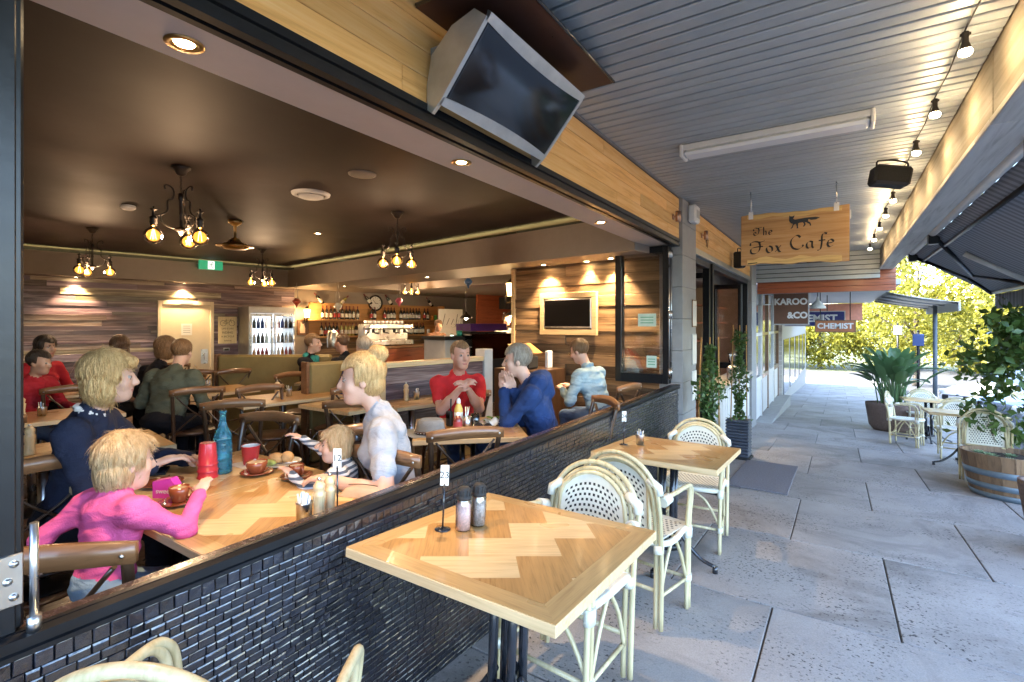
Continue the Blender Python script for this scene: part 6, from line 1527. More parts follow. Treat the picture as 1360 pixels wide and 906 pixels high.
# ================================================================ leaves
def leaf_cloud(n, fn, size, rng, up=.3, aspect=.5):
    """n bent leaf quads; fn(rng,n)->(n,3) points"""
    P = fn(rng, n); D = rng.normal(size=(n, 3)); D[:, 2] += up; D /= np.linalg.norm(D, axis=1)[:, None]
    U = rng.normal(size=(n, 3)); S = np.cross(D, U); S /= np.linalg.norm(S, axis=1)[:, None]; N = np.cross(S, D)
    L = size*rng.uniform(.6, 1.3, size=(n, 1)); W = L*aspect*.5
    a = P; b = P+D*L*.5+S*W-N*L*.08; c = P+D*L; d = P+D*L*.5-S*W-N*L*.08; e = P+D*L*.5
    V = np.stack([a, b, c, d, e], 1).reshape(-1, 3); k = np.arange(n)*5
    F = np.concatenate([np.stack([k, k+1, k+4], 1), np.stack([k+1, k+2, k+4], 1), np.stack([k+4, k+2, k+3], 1), np.stack([k, k+4, k+3], 1)])
    return V, F
def np_mesh(name, V, F, mat, parent=None, smooth=True):
    me = bpy.data.meshes.new(name); me.vertices.add(len(V)); me.vertices.foreach_set('co', np.asarray(V, dtype=np.float32).ravel())
    k = F.shape[1]; me.loops.add(len(F)*k); me.polygons.add(len(F)); me.loops.foreach_set('vertex_index', F.astype(np.int32).ravel())
    me.polygons.foreach_set('loop_start', np.arange(len(F), dtype=np.int32)*k); me.update(calc_edges=True); me.validate()
    for m_ in (mat if isinstance(mat, (list, tuple)) else [mat]): me.materials.append(m_)
    return link(name, me, parent)
NR = np.random.default_rng(5)
# climbing plants in woven pots
mt['ficus'] = leafmat('climber_leaf', (.03, .07, .015), (.1, .18, .05), .4, .25)
mt['potweave'] = plain('pot_weave', (.05, .06, .085), .5, var=.3, bump=.8, bscale=50)
def climber(x, y, h, lb, n, rad):
    t = thing('climbing_plant', lb, 'plant', M=onpave(x, y)); b = MB()
    for k in range(12):
        b.box(-.15, .15, -.15, .15, .03+k*.042, .068+k*.042, 0, .012)
    b.build('pot', mt['potweave'], t)
    b = MB(); b.box(-.17, .17, -.17, .17, 0, .03, 0, .006); b.build('stand', mt['black_rubber'], t)
    for dx in (-.1, 0, .1): b = MB(); b.tube([(dx, dx*.4, .4), (dx*.8, dx*.3, h+.1)], .008, 6); b.build('stake', mt['oak_d'], t)
    def fn(rng, n):
        z = rng.uniform(.5, h, n); w_ = rad*(1.1-.45*(z-.5)/(h-.5))*(.7+.45*np.sin(z*9+x*7)); a = rng.uniform(0, 2*PI, n); r = w_*np.sqrt(rng.uniform(0, 1, n)); return np.stack([r*np.cos(a), r*np.sin(a), z], 1)
    V, F = leaf_cloud(n, fn, .05, NR, .2, .7); o = np_mesh('foliage', V, F, mt['ficus'], t); o['kind'] = 'stuff'
climber(-1.14, 5.5, 1.5, 'leafy climbing plant on stakes against the grey column', 1300, .17)
climber(-1.16, 7.55, 1.75, 'leafy climbing plant in a dark woven pot before the slatted counter', 1200, .15)
# bird-of-paradise in a stone tub
bp_ = thing('broad_leaf_plant', 'bird-of-paradise plant with long paddle leaves in a terracotta tub', 'plant', M=onpave(.98, 12.75))
mt['stone_tub'] = plain('stone_tub', (.16, .11, .09), .85, var=.3, scale=40, bump=.6, bscale=60)
b = MB(); b.lathe([(.001, .0), (.36, 0), (.44, .1), (.5, .5), (.5, .56), (.46, .56), (.44, .5), (.001, .48)], 28); b.build('tub', mt['stone_tub'], bp_)
mt['paddle'] = leafmat('paddle_leaf', (.06, .13, .05), (.16, .27, .11), .32, .25)
for k in range(64):
    a = rnd.uniform(0, 2*PI); r0 = rnd.uniform(.02, .3); out = rnd.uniform(.12, .95); h = rnd.uniform(.75, 1.45)*(1.1-.3*out)
    base = Vector((r0*math.cos(a), r0*math.sin(a), .5)); mid = base+Vector((out*.35*math.cos(a), out*.35*math.sin(a), h*.62)); tipd = Vector((math.cos(a)*out, math.sin(a)*out, rnd.uniform(.0, .5)+.7*(1-out))).normalized()
    L = rnd.uniform(.45, .7); w_ = rnd.uniform(.07, .11); S = tipd.cross(Vector((0, 0, 1))); 
    if S.length < .05: S = Vector((1, 0, 0))
    S.normalize(); N = S.cross(tipd)
    b = MB(); b.tube(smooth_path([base, (base+mid)/2+Vector((0, 0, .06)), mid], 3), [.014, .013, .012, .011, .01, .009, .008], 6)
    n = 8; vs = []
    for i in range(n+1):
        f_ = i/n; ww = w_*math.sin(PI*min(1, .06+f_*.94))**.7; c_ = mid+tipd*(L*f_)-Vector((0, 0, 1))*(.22*L*f_*f_)
        vs += [c_-S*ww+N*.03*(ww/w_), c_, c_+S*ww+N*.03*(ww/w_)]
    b.add(vs, [(3*i+j, 3*i+j+1, 3*i+4+j, 3*i+3+j) for i in range(n) for j in (0, 1)], 0, True); b.build('leaf', mt['paddle'], bp_)
# half barrel
hb = thing('half_barrel', 'oak half barrel planter with steel hoops and succulents', 'planter', M=onpave(1.62, 7.42))
R0, R1, HB = .38, .47, .46
def rb_(z): return R0+(R1-R0)*(z/HB)**.8
mt['stave'] = wood('stave', (.1, .058, .03), (.23, .14, .075), axis=2, scale=.8, rough=.65, orand=.25, bump=.4)
ns_ = 26
for k in range(ns_):
    a = 2*PI*k/ns_; da = 2*PI/ns_*.49; b = MB(); vs = []
    for z in (0, .15, .3, HB):
        for q in (-da, da): vs.append((rb_(z)*math.cos(q), rb_(z)*math.sin(q), z))
        for q in (da, -da): vs.append(((rb_(z)-.025)*math.cos(q), (rb_(z)-.025)*math.sin(q), z))
    fs = [(4*i+j, 4*i+(j+1) % 4, 4*i+4+(j+1) % 4, 4*i+4+j) for i in range(3) for j in range(4)]+[(0, 3, 2, 1), (12, 13, 14, 15)]
    b.add(vs, fs); b.build('stave', mt['stave'], hb, Matrix.Rotation(a, 4, 'Z'))
mt['hoop'] = plain('hoop_steel', (.2, .27, .33), .45, .7, var=.2, bump=.1)
for z0, z1 in ((.0, .06), (.10, .16), (.235, .30)): b = MB(); b.lathe([(rb_(z0)+.001, z0), (rb_(z0)+.006, z0+.003), (rb_(z1)+.006, z1-.003), (rb_(z1)+.001, z1)], 40); b.build('hoop', mt['hoop'], hb)
b = MB(); b.lathe([(.46*.93, .40), (.001, .415)], 24); b.build('soil', plain('soil', (.06, .045, .035), .95, var=.4, scale=40, bump=.9), hb)
mt['succ'] = leafmat('succulent_leaf', (.14, .22, .12), (.28, .38, .22), .4, .1)
for (x, y, s) in ((-.25, -.12, .09), (-.3, .1, .07), (.05, -.3, .08), (.2, -.2, .1), (.25, .15, .08), (-.05, .05, .07), (-.12, -.28, .06)):
    b = MB()
    for k in range(22):
        a = k*2.4; r = s*(.25+.75*k/22); el = 1.2-k/22; d_ = Vector((math.cos(a)*math.cos(el*.9), math.sin(a)*math.cos(el*.9), math.sin(el*.9))); S = Vector((-math.sin(a), math.cos(a), 0))*s*.22; p = Vector((x, y, .42)); q = p+d_*r*1.2
        b.add([p, p+d_*r*.6+S, q, p+d_*r*.6-S, p+d_*r*.6-Vector((0, 0, .015))], [(0, 1, 2, 3), (0, 4, 1), (1, 4, 2), (2, 4, 3), (3, 4, 0)])
    b.build('succulent', mt['succ'], hb)
b = MB(); b.tube(smooth_path([(.2, .0, .41), (.22, .02, .6), (.18, .05, .8)], 3), .012, 6); b.tube([(.22, .02, .6), (.3, -.06, .72)], .008, 6); b.tube([(.21, .03, .7), (.12, -.02, .78)], .007, 6); b.build('stem', plain('twig', (.3, .22, .17), .8), hb)
b = MB(); b.box(-.03, .03, -.003, .003, .41, .62, 0, .002); b.build('plant_tag', mt['paper'], hb, Matrix.Translation((.1, -.05, 0)))
# brown pot at the edge and a broad shrub
bpz = thing('stone_pot', 'rough brown stone pot on the pavement at the kerb side', 'pot', M=onpave(1.42, 5.3)); b = MB(); b.lathe([(.001, 0), (.17, 0), (.2, .05), (.26, .5), (.26, .54), (.23, .54), (.22, .5), (.001, .48)], 26); b.build('pot', mt['stone_tub'], bpz); b = MB()
for k in range(30): a = rnd.uniform(0, 6.28); r = rnd.uniform(0, .18); b.sphere((r*math.cos(a), r*math.sin(a), .5), .03, 6, 5)
b.build('pebbles', mt['pale_paint'], bpz)
mt['shrub'] = leafmat('shrub_leaf', (.035, .08, .015), (.12, .2, .05), .3, .3)
sh_ = thing('glossy_shrub', 'glossy leaved shrub rising behind the half barrel planter', 'shrub', M=onpave(2.02, 7.9))
b = MB(); b.lathe([(.001, 0), (.2, 0), (.26, .4), (.24, .4), (.001, .36)], 20); b.build('pot', mt['stone_tub'], sh_)
b = MB()
for k in range(5): a = k*1.3; b.tube(smooth_path([(0, 0, .35), (.1*math.cos(a), .1*math.sin(a), .9), (.28*math.cos(a), .28*math.sin(a), 1.5), (.36*math.cos(a), .36*math.sin(a), 2.1)], 3), [.02]+[.016]*4+[.012]*4+[.006], 6)
b.build('stem', plain('bark', (.12, .09, .06), .9), sh_)
def fn(rng, n):
    k = rng.integers(0, 26, n); cs = rng.normal(size=(26, 3))*np.array([.27, .27, .55])+np.array([-.22, 0, 1.45]); return cs[k]+rng.normal(size=(n, 3))*.12
V, F = leaf_cloud(2600, fn, .11, NR, .1, .62); np_mesh('foliage', V, F, mt['shrub'], sh_)['kind'] = 'stuff'

# ================================================================ cars
def car(M, label, paint, s=1.0):
    """front towards -y; origin on the ground at the middle"""
    t = thing('parked_car', label, 'car', M=M)
    prof = [(-2.15, .35), (-2.2, .55), (-2.1, .72), (-1.75, .86), (-1.0, .97), (-.85, 1.0), (-.2, 1.40), (.2, 1.47), (.9, 1.46), (1.5, 1.3), (1.95, 1.0), (2.15, .9), (2.18, .55), (2.1, .35)]
    b = MB(); n = len(prof); vs = []; ws = 9
    for j in range(ws):
        f_ = -1+2*j/(ws-1)
        for (y, z) in prof:
            hw_ = .88*(1-.06*max(0, (abs(y)-1.6)/.6)**2)
            if z > .95: hw_ *= 1-.30*(z-.95)/.52
            x = f_*hw_; rr = 1-.10*abs(f_)**5
            vs.append((x, y*(1-.06*abs(f_)**4), .35+(z-.35)*(1-.06*abs(f_)**6) if z < .95 else z-.05*abs(f_)**4*(z-.6)))
    fs = [(j*n+i, j*n+i+1, (j+1)*n+i+1, (j+1)*n+i) for j in range(ws-1) for i in range(n-1)]
    fs += [tuple(range(n)), tuple((ws-1)*n+i for i in range(n))[::-1]]; b.add(vs, fs, 0, True)
    me = b.mesh('body', paint); recalc(me); o = link('body', me, t)
    gm = plain('car_glass_'+label[:5], (.02, .025, .03), .05, coat=1, bump=0)
    b = MB(); b.add([(-.72, -.86, 1.0), (.72, -.86, 1.0), (.6, -.24, 1.385), (-.6, -.24, 1.385)], [(0, 1, 2, 3)], M=Matrix.Translation((0, -.015, .012))); b.build('windscreen', gm, t)
    for sx in (-1, 1):
        b = MB(); b.add([(sx*.86, -.6, 1.0), (sx*.87, 1.4, 1.0), (sx*.68, 1.1, 1.38), (sx*.68, -.1, 1.38)], [(0, 1, 2, 3)]); b.build('side_window', gm, t)
        b = MB(); b.sphere((sx*.66, -2.06, .66), .13, 14, 8, sc=(1.3, .5, .7)); hl = b.build('headlight', plain('lamp_%s%d' % (label[:4], sx), (.7, .72, .74), .1, coat=1, bump=0), t)
        b = MB(); b.box(sx*.98-.06, sx*.98+.06, -.62, -.5, .98, 1.1, 0, .03); b.build('mirror', paint, t)
        for y in (-1.35, 1.3):
            b = MB(); b.lathe([(.001, -.1), (.3, -.1), (.33, -.06), (.33, .06), (.3, .1), (.001, .1)], 22, M=Matrix.Translation((sx*.8, y, .33)) @ Matrix.Rotation(R(90), 4, 'Y')); wl_ = b.build('wheel', mt['black_rubber'], t)
            b = MB(); b.lathe([(.001, .105), (.2, .105), (.21, .09)], 16, M=Matrix.Translation((sx*.8, y, .33)) @ Matrix.Rotation(R(90)*sx, 4, 'Y')); b.build('rim', mt['steel'], wl_)
    b = MB(); b.box(-.55, .55, -2.2, -2.15, .42, .58, 0, .02); b.build('grille', mt['black_rubber'], t); b = MB(); b.box(-.26, .26, -2.225, -2.205, .45, .55, 0, .004); b.build('number_plate', mt['paper'], t)
    return t
cp = plain('car_grey', (.2, .23, .27), .22, .6, coat=1, bump=0, var=.03); cw = plain('car_white', (.75, .75, .74), .25, coat=1, bump=0, var=.02)
def onroad(x, y, rz=0): return Matrix.Translation((x, y, gz(y)-.138)) @ TILT @ Matrix.Rotation(rz, 4, 'Z')
car(onroad(4.45, 15.3, R(-60)), 'blue grey car parked nose to the camera behind the kerb-side tables', cp)
car(onroad(4.9, 21.0, R(-60)), 'white car parked behind the blue grey one', cw)
car(onroad(9.8, 27, PI), 'white car parked across the road', cw)
# street poles and a parking sign
def pole(x, y, h, lb, sign=None):
    t = thing('street_pole', lb, 'pole', M=Matrix.Translation((x, y, gz(y)))); b = MB(); b.tube([(0, 0, 0), (0, 0, h)], .035, 10); b.lathe([(.001, h), (.04, h), (.03, h+.03), (.001, h+.04)], 10); b.build('post', mt['black_metal'], t)
    if sign: b = MB(); b.box(-.13, .13, -.05, -.036, h-.42, h-.08, 0, .004); b.build('sign_plate', sign, t)
pole(1.95, 18.5, 2.3, 'dark parking sign pole at the kerb behind the paddle leaves', plain('sign_blue', (.03, .06, .2), .5)); pole(2.0, 25, 2.9, 'slim dark pole farther along the kerb', mt['white']); pole(12.4, 30, 3.6, 'slim white sign pole across the road', mt['white'])
b_ = thing('far_house', 'pale house across the road behind the trees', 'building', (17, 34, gz(34))); b = MB(); b.box(0, 9, 0, 12, -.5, 4.2); b.build('wall', mt['pale_paint'], b_); b = MB(); b.prism([(-.4, 4.2), (9.4, 4.2), (4.5, 6.6)], -12.4, .4, M=Matrix.Rotation(R(90), 4, 'X')); me = b.mesh('roof', plain('roof_red', (.25, .1, .07), .8)); recalc(me); link('roof', me, b_)
for k in range(3): b = MB(); b.box(-.02, .0, 1.5+k*3.4, 3+k*3.4, 1, 2.6); b.build('window', mt['black_gloss'], b_)
# ================================================================ trees
mt['gold'] = leafmat('gold_leaf', (.13, .14, .012), (.42, .37, .045), .6, .45); mt['olive_leaf'] = leafmat('olive_leaf', (.06, .085, .012), (.24, .24, .04), .6, .4)
mt['bark'] = plain('tree_bark', (.1, .08, .06), .95, var=.3, scale=6, bump=.8)
def tree(x, y, h, r, lb, mat, n=9000, low=.25, group='golden trees beyond the street', ls=.26):
    t = thing('street_tree', lb, 'tree', M=Matrix.Translation((x, y, gz(y)-.15)), group=group); b = MB(); sd = rnd.random()*6
    b.tube(smooth_path([(0, 0, 0), (.1, .05, h*.2), (.0, .1, h*.45), (.15, 0, h*.75)], 4), [.2-.012*i for i in range(13)], 9)
    for k in range(7): a = sd+k*.9; z0 = h*(.25+.06*k); b.tube(smooth_path([(0, .05, z0), (r*.35*math.cos(a), r*.35*math.sin(a), z0+h*.14), (r*.75*math.cos(a), r*.75*math.sin(a), z0+h*.25)], 3), [.09, .08, .07, .06, .05, .04, .03], 7)
    b.build('trunk', mt['bark'], t); rng = np.random.default_rng(int(x*31+y*7)+100)
    K = 60; cs = rng.normal(size=(K, 3)); cs /= np.linalg.norm(cs, axis=1)[:, None]; cs *= rng.uniform(.35, 1, (K, 1))**.5; cs = cs*np.array([r, r, h*(1-low)/2])+np.array([0, 0, h*(low+(1-low)/2)]); sz = rng.uniform(.25, .6, K)*r*.5
    def fn(rg, n): k = rg.integers(0, K, n); return cs[k]+rg.normal(size=(n, 3))*sz[k][:, None]*.62
    V, F = leaf_cloud(n, fn, ls, rng, .1, .6); np_mesh('crown', V, F, mat, t)
T_ = [(8.2, 26, 10.5, 3.6, 0), (12.5, 20.5, 11, 4, 0), (13.2, 29, 12, 4.4, 1), (15.5, 17.5, 11, 4, 0), (9.4, 36, 11, 4, 0), (13.5, 41, 12, 4.6, 1), (4.2, 41, 10, 3.4, 0), (18.5, 31, 13, 5, 0), (24, 43, 14, 6.5, 1), (20, 22, 11, 4.4, 1)]
for i, (x, y, h, r, k) in enumerate(T_): tree(x, y, h, r, ['tall golden leaved tree beyond the parked cars', 'olive green tree beyond the parked cars'][k], [mt['gold'], mt['olive_leaf']][k], 9000, .15, ['golden trees beyond the street', 'olive trees beyond the street'][k])
for i, (x, y, h, r) in enumerate([(-6, 58, 7, 4.5), (-1.5, 57, 6, 3.6), (3.5, 60, 8, 4.6), (9, 58, 7, 4.4), (16, 62, 9, 6), (-13, 60, 9, 5)]): tree(x, y, h, r, 'bushy golden tree closing off the far end of the street', mt['gold'], 7000, .02, 'trees at the end of the street', .34)
hd_ = MB()
V, F = leaf_cloud(9000, lambda rg, n: np.stack([rg.uniform(13.0, 14.6, n), rg.uniform(12, 46, n), rg.uniform(-.3, 1.5, n)-SL*(np.minimum(rg.uniform(12, 46, n), 45)*0+30-1.45)], 1), .2, NR, .1, .6); o = np_mesh('hedge', V, F, mt['olive_leaf']); tag(o, 'long clipped green hedge along the far pavement', 'hedge')
# ================================================================ people: smooth-blended bodies meshed by surface nets
def surface_nets(V, org, h):
    """V>0 outside; returns verts, quads"""
    S = V < 0; nx, ny, nz = V.shape
    c = S[:-1, :-1, :-1].astype(np.int8)
    for dx in (0, 1):
        for dy in (0, 1):
            for dz in (0, 1):
                if dx+dy+dz: c = c+S[dx:nx-1+dx, dy:ny-1+dy, dz:nz-1+dz]
    act = (c > 0) & (c < 8); idx = -np.ones(act.shape, np.int64); I_ = np.argwhere(act); n = len(I_); idx[act] = np.arange(n)
    P = np.zeros((n, 3)); W = np.zeros(n); corners = [(a, b, d) for a in (0, 1) for b in (0, 1) for d in (0, 1)]
    val = {q: V[I_[:, 0]+q[0], I_[:, 1]+q[1], I_[:, 2]+q[2]] for q in corners}
    for ax in range(3):
        for q in corners:
            if q[ax]: continue
            r = list(q); r[ax] = 1; r = tuple(r); a, b = val[q], val[r]; m = (a < 0) != (b < 0); t = np.where(m, a/np.where(m, a-b, 1), 0)
            p = np.tile(np.array(q, float), (n, 1)); p[:, ax] += t; P += p*m[:, None]; W += m
    verts = (I_+P/W[:, None])*h+org
    quads = []
    for ax in range(3):
        o1, o2 = [(1, 2), (2, 0), (0, 1)][ax]
        sl0 = [slice(1, -1)]*3; sl0[ax] = slice(0, -1); sl1 = list(sl0); sl1[ax] = slice(1, None)
        A, B = S[tuple(sl0)], S[tuple(sl1)]
        for flip in (0, 1):
            E = np.argwhere((A & ~B) if not flip else (~A & B))
            if not len(E): continue
            off = np.ones(3, int); off[ax] = 0; E = E+off
            q = []
            for (i, j) in ((0, 0), (1, 0), (1, 1), (0, 1)):
                k = E.copy(); k[:, o1] -= i; k[:, o2] -= j; q.append(idx[k[:, 0], k[:, 1], k[:, 2]])
            Q = np.stack(q, 1); quads.append(Q if not flip else Q[:, ::-1])
    F = np.concatenate(quads); return verts, F[(F >= 0).all(1)]
class Field:
    def __init__(s, lo, hi, h):
        s.h = h; s.lo = np.array(lo, float); s.n = (np.ceil((np.array(hi)-s.lo)/h)+1).astype(int)
        s.ax = [s.lo[i]+h*np.arange(s.n[i]) for i in range(3)]
        s.L = {}; s.order = []
    def layer(s, nm):
        if nm not in s.L: s.L[nm] = (np.full(s.n, .2, np.float32), np.zeros(s.n, np.uint8)); s.order.append(nm)
        return s.L[nm]
    def sub(s, lo, hi):
        a = np.clip(np.floor((np.array(lo)-s.lo)/s.h).astype(int), 0, s.n); b = np.clip(np.ceil((np.array(hi)-s.lo)/s.h).astype(int)+1, 0, s.n)
        sl = tuple(slice(a[i], b[i]) for i in range(3)); X, Y, Z = np.meshgrid(*[s.ax[i][sl[i]] for i in range(3)], indexing='ij', sparse=True); return sl, X, Y, Z
    def put(s, nm, lo, hi, fn, lab, k):
        pad = .09; F, Lb = s.layer(nm); sl, X, Y, Z = s.sub(np.minimum(lo, hi)-pad, np.maximum(lo, hi)+pad)
        if 0 in [q.stop-q.start for q in sl]: return
        d = fn(X, Y, Z).astype(np.float32); f = F[sl]; l = Lb[sl]; m = d < f
        if k > 0: hh = np.clip(.5+.5*(f-d)/k, 0, 1); nf = f*(1-hh)+d*hh-k*hh*(1-hh)
        else: nf = np.minimum(f, d)
        l[m] = lab; F[sl] = nf; Lb[sl] = l
    def cone(s, nm, a, b, ra, rb, lab, k=.02):
        a = np.array(a, float); b = np.array(b, float); ba = b-a; L2 = max(ba.dot(ba), 1e-9)
        def fn(X, Y, Z):
            t = np.clip(((X-a[0])*ba[0]+(Y-a[1])*ba[1]+(Z-a[2])*ba[2])/L2, 0, 1)
            return np.sqrt((X-a[0]-ba[0]*t)**2+(Y-a[1]-ba[1]*t)**2+(Z-a[2]-ba[2]*t)**2)-(ra+(rb-ra)*t)
        m = max(ra, rb); s.put(nm, np.minimum(a, b)-m, np.maximum(a, b)+m, fn, lab, k)
    def ell(s, nm, c, r, lab, k=.02, Rm=None):
        c = np.array(c, float); r = np.array(r, float); Q = np.eye(3) if Rm is None else np.array(Rm)
        def fn(X, Y, Z):
            dx, dy, dz = X-c[0], Y-c[1], Z-c[2]
            u = [(Q[0, i]*dx+Q[1, i]*dy+Q[2, i]*dz)/r[i] for i in range(3)]; q = np.sqrt(u[0]**2+u[1]**2+u[2]**2)
            g = np.sqrt((u[0]/r[0])**2+(u[1]/r[1])**2+(u[2]/r[2])**2)+1e-9; return q*(q-1)/g
        m = r.max(); s.put(nm, c-m, c+m, fn, lab, k)
    def cut(s, nm, c, r, k=.01):
        c = np.array(c, float); F, Lb = s.layer(nm); sl, X, Y, Z = s.sub(c-r-.03, c+r+.03); d = -(np.sqrt((X-c[0])**2+(Y-c[1])**2+(Z-c[2])**2)-r)
        f = F[sl]; hh = np.clip(.5-.5*(f-d)/k, 0, 1); F[sl] = f*(1-hh)+d*hh+k*hh*(1-hh)
def vnoise(X, seed, fr):
    """cheap smooth noise from sines"""
    r = np.random.default_rng(seed); o = 0
    for k in range(5):
        d = r.normal(size=3)*np.array(fr); o = o+np.sin(X[..., 0]*d[0]+X[..., 1]*d[1]+X[..., 2]*d[2]+r.uniform(0, 6.28))
    return o/5
SKIN, EYE, IRIS, LIP, TOP, PANT, SHOE, BROW, TRIM = range(9)
def ik(a, c, l1, l2, hint):
    a, c, hint = Vector(a), Vector(c), Vector(hint); d = c-a; L = min(d.length, (l1+l2)*.999); u = d.normalized(); c = a+u*L
    x = (l1*l1-l2*l2+L*L)/(2*L); y = math.sqrt(max(0, l1*l1-x*x)); h = hint-u*hint.dot(u); h = h.normalized() if h.length > 1e-6 else Vector((0, 0, -1))
    return a+u*x+h*y, c
PM = {}
def skinmat(nm, c):
    if nm in PM: return PM[nm]
    m = plain('skin_'+nm, c, .48, var=.08, scale=14, bump=.08, bscale=180); b = m.node_tree.nodes['Principled BSDF']; b.inputs['Subsurface Weight'].default_value = .12; b.inputs['Subsurface Radius'].default_value = (.02, .008, .004); PM[nm] = m; return m
def cloth(nm, c, stripes=None, rough=.85):
    if nm in PM: return PM[nm]
    m = plain('cloth_'+nm, c, rough, var=.16, scale=7, bump=.3, bscale=220, spec=.2); n_ = m.node_tree; bs_ = [q for q in n_.nodes if q.type == 'BUMP'][0]; w_ = _noise(n_, 6, 2, .45, stretch=(1, 1, 1.8), dist=2.2); b2_ = n_.nodes.new('ShaderNodeBump'); b2_.inputs['Strength'].default_value = .4; b2_.inputs['Distance'].default_value = .03; n_.links.new(w_.outputs[0], b2_.inputs['Height']); n_.links.new(b2_.outputs[0], bs_.inputs['Normal'])
    if stripes:
        n = m.node_tree; b = n.nodes['Principled BSDF']; tc = n.nodes.new('ShaderNodeTexCoord'); wv = n.nodes.new('ShaderNodeTexWave'); wv.bands_direction = 'Z'; wv.inputs['Scale'].default_value = 13; wv.inputs['Distortion'].default_value = 1.2
        n.links.new(tc.outputs['Object'], wv.inputs['Vector']); r = _ramp(n, wv.outputs[0], [(.45, c), (.55, stripes)]); n.links.new(r.outputs[0], b.inputs['Base Color'])
    PM[nm] = m; return m
def hairmat(nm, c1, c2):
    if nm in PM: return PM[nm]
    m, n, b = _new('hair_'+nm); t = _noise(n, 3, 6, .7, stretch=(26, 26, 4), dist=.5); r = _ramp(n, t.outputs[0], [(.32, c1), (.68, c2)]); n.links.new(r.outputs[0], b.inputs['Base Color']); b.inputs['Roughness'].default_value = .42
    t2 = _noise(n, 5, 4, .6, stretch=(40, 40, 5)); _bump(n, b, t2.outputs[0], .9, .012); PM[nm] = m; return m
PM['eye'] = plain('eye_white', (.3, .25, .22), .2, bump=0); PM['iris'] = plain('iris', (.05, .035, .025), .15, bump=0); PM['lip'] = plain('lips', (.42, .15, .13), .4, bump=.1); PM['brow'] = plain('brow', (.12, .07, .04), .8)
PM['shoe'] = plain('shoe', (.05, .045, .045), .6)
def person(label, M, s=1.0, h=.008, lean=10, twist=0, head=(0, 0), rw=None, lw=None, rel=(.5, -.4, -.6), lel=(-.5, -.4, -.6), skin=('fair', (.55, .34, .26)), top=None, pants=None, hair=None, style='short', sleeve='long', seat=.46, legs=True, bulk=1.0, female=False, hood=False, collar=False, rcurl=.5, lcurl=.5, rpalm=None, lpalm=None, trim=None, glasses=False, scarf=None, group=None, hh=None, stand=False, headscale=1.0, legspread=.10, kneez=None):
    """origin on the floor under the pelvis, +y is where the person faces; sizes scale with s (1 = adult)"""
    t = thing('person', label, 'person', M=M, group=group)
    hz = seat+.10*s if not stand else .92*s
    F = Field((-.62*s, -.5*s, 0 if legs else hz-.2*s), (.62*s, .95*s, hz+1.02*s), h)
    le = R(lean); cw_ = math.radians(twist)
    def T(x, y, z):      # torso frame: lean forward about the pelvis, twist about the spine
        x, y, z = x*s, y*s, z*s; x, y = x*math.cos(cw_)-y*math.sin(cw_), x*math.sin(cw_)+y*math.cos(cw_)
        return np.array((x, y*math.cos(le)+z*math.sin(le), hz+z*math.cos(le)-y*math.sin(le)))
    B = bulk; sw = (.165 if female else .185)*(.5+.5*B)
    E3 = lambda r: np.array(r)*s
    tl = Matrix.Rotation(cw_, 3, 'Z'); Rt = np.array((Matrix.Rotation(-le, 3, 'X') @ tl))
    # torso
    F.ell('cloth', T(0, 0, .0), E3((.165*B, .125*B, .10)), PANT, .05, Rt)
    F.ell('cloth', T(0, .01, .15), E3(((.13 if female else .15)*B, .105*B, .17)), TOP, .06, Rt)
    F.ell('cloth', T(0, .005, .34), E3(((.15 if female else .172)*B, .11*B, .165)), TOP, .06, Rt)
    F.cone('cloth', T(-sw*.78, -.01, .448), T(sw*.78, -.01, .448), .054*s*B, .054*s*B, TOP, .06)
    F.cone('cloth', T(0, -.02, .42), T(0, -.012, .525), .085*s, .058*s, TOP, .05)
    if female:
        for q in (-1, 1): F.ell('cloth', T(q*.068, .085, .34), E3((.062, .055, .06)), TOP, .04)
    if hood: F.cone('cloth', T(-.09, -.085, .5), T(.09, -.085, .5), .068*s, .068*s, TOP, .03); F.cone('cloth', T(0, -.12, .40), T(0, -.11, .5), .05*s, .075*s, TOP, .03); F.cone('cloth', T(0, -.1, .42), T(0, -.09, .5), .05*s, .06*s, TOP, .05); F.cone('cloth', T(-.085, -.05, .52), T(-.05, .06, .49), .035*s, .025*s, TOP, .03); F.cone('cloth', T(.085, -.05, .52), T(.05, .06, .49), .035*s, .025*s, TOP, .03)
    if collar:
        for i in range(14):
            a0, a1 = 2*PI*i/14, 2*PI*(i+1)/14; F.cone('trim', T(.062*math.sin(a0), -.015-.06*math.cos(a0), .535-.02*(1-math.cos(a0))*.7), T(.062*math.sin(a1), -.015-.06*math.cos(a1), .535-.02*(1-math.cos(a1))*.7), .014*s, .014*s, TRIM if trim else TOP, .006)
    if scarf: F.cone('trim', T(-.05, .07, .5), T(.02, .11, .3), .035*s, .04*s, TRIM, .02); F.cone('trim', T(.05, .07, .5), T(.03, .11, .32), .035*s, .04*s, TRIM, .02); F.cone('trim', T(-.06, -.03, .52), T(.06, -.03, .52), .04*s, .04*s, TRIM, .02)
    # neck and head
    nb = T(0, -.012, .5); hc = T(0, .035, .675)*1.0; hc[2] = nb[2]+(.185*s); hc = np.array(hc)
    hs = headscale*s if headscale != 1 else s
    Hm = Matrix.Rotation(R(head[0]), 3, 'Z') @ Matrix.Rotation(R(-head[1]), 3, 'X'); HR = np.array(Hm)
    def H(x, y, z): return hc+HR @ (np.array((x, y, z))*hs)
    HE = lambda r: np.array(r)*hs
    F.cone('skin', nb+np.array((0, -.005*s, -.03*s)), H(0, -.018, -.05), .053*s*(.9 if female else 1.0), .05*s*(.88 if female else 1), SKIN, .03)
    F.ell('skin', H(0, -.018, .035), HE((.075, .094, .083)), SKIN, .02, HR)
    F.ell('skin', H(0, .018, -.035), HE((.060, .072, .086)), SKIN, .03, HR)
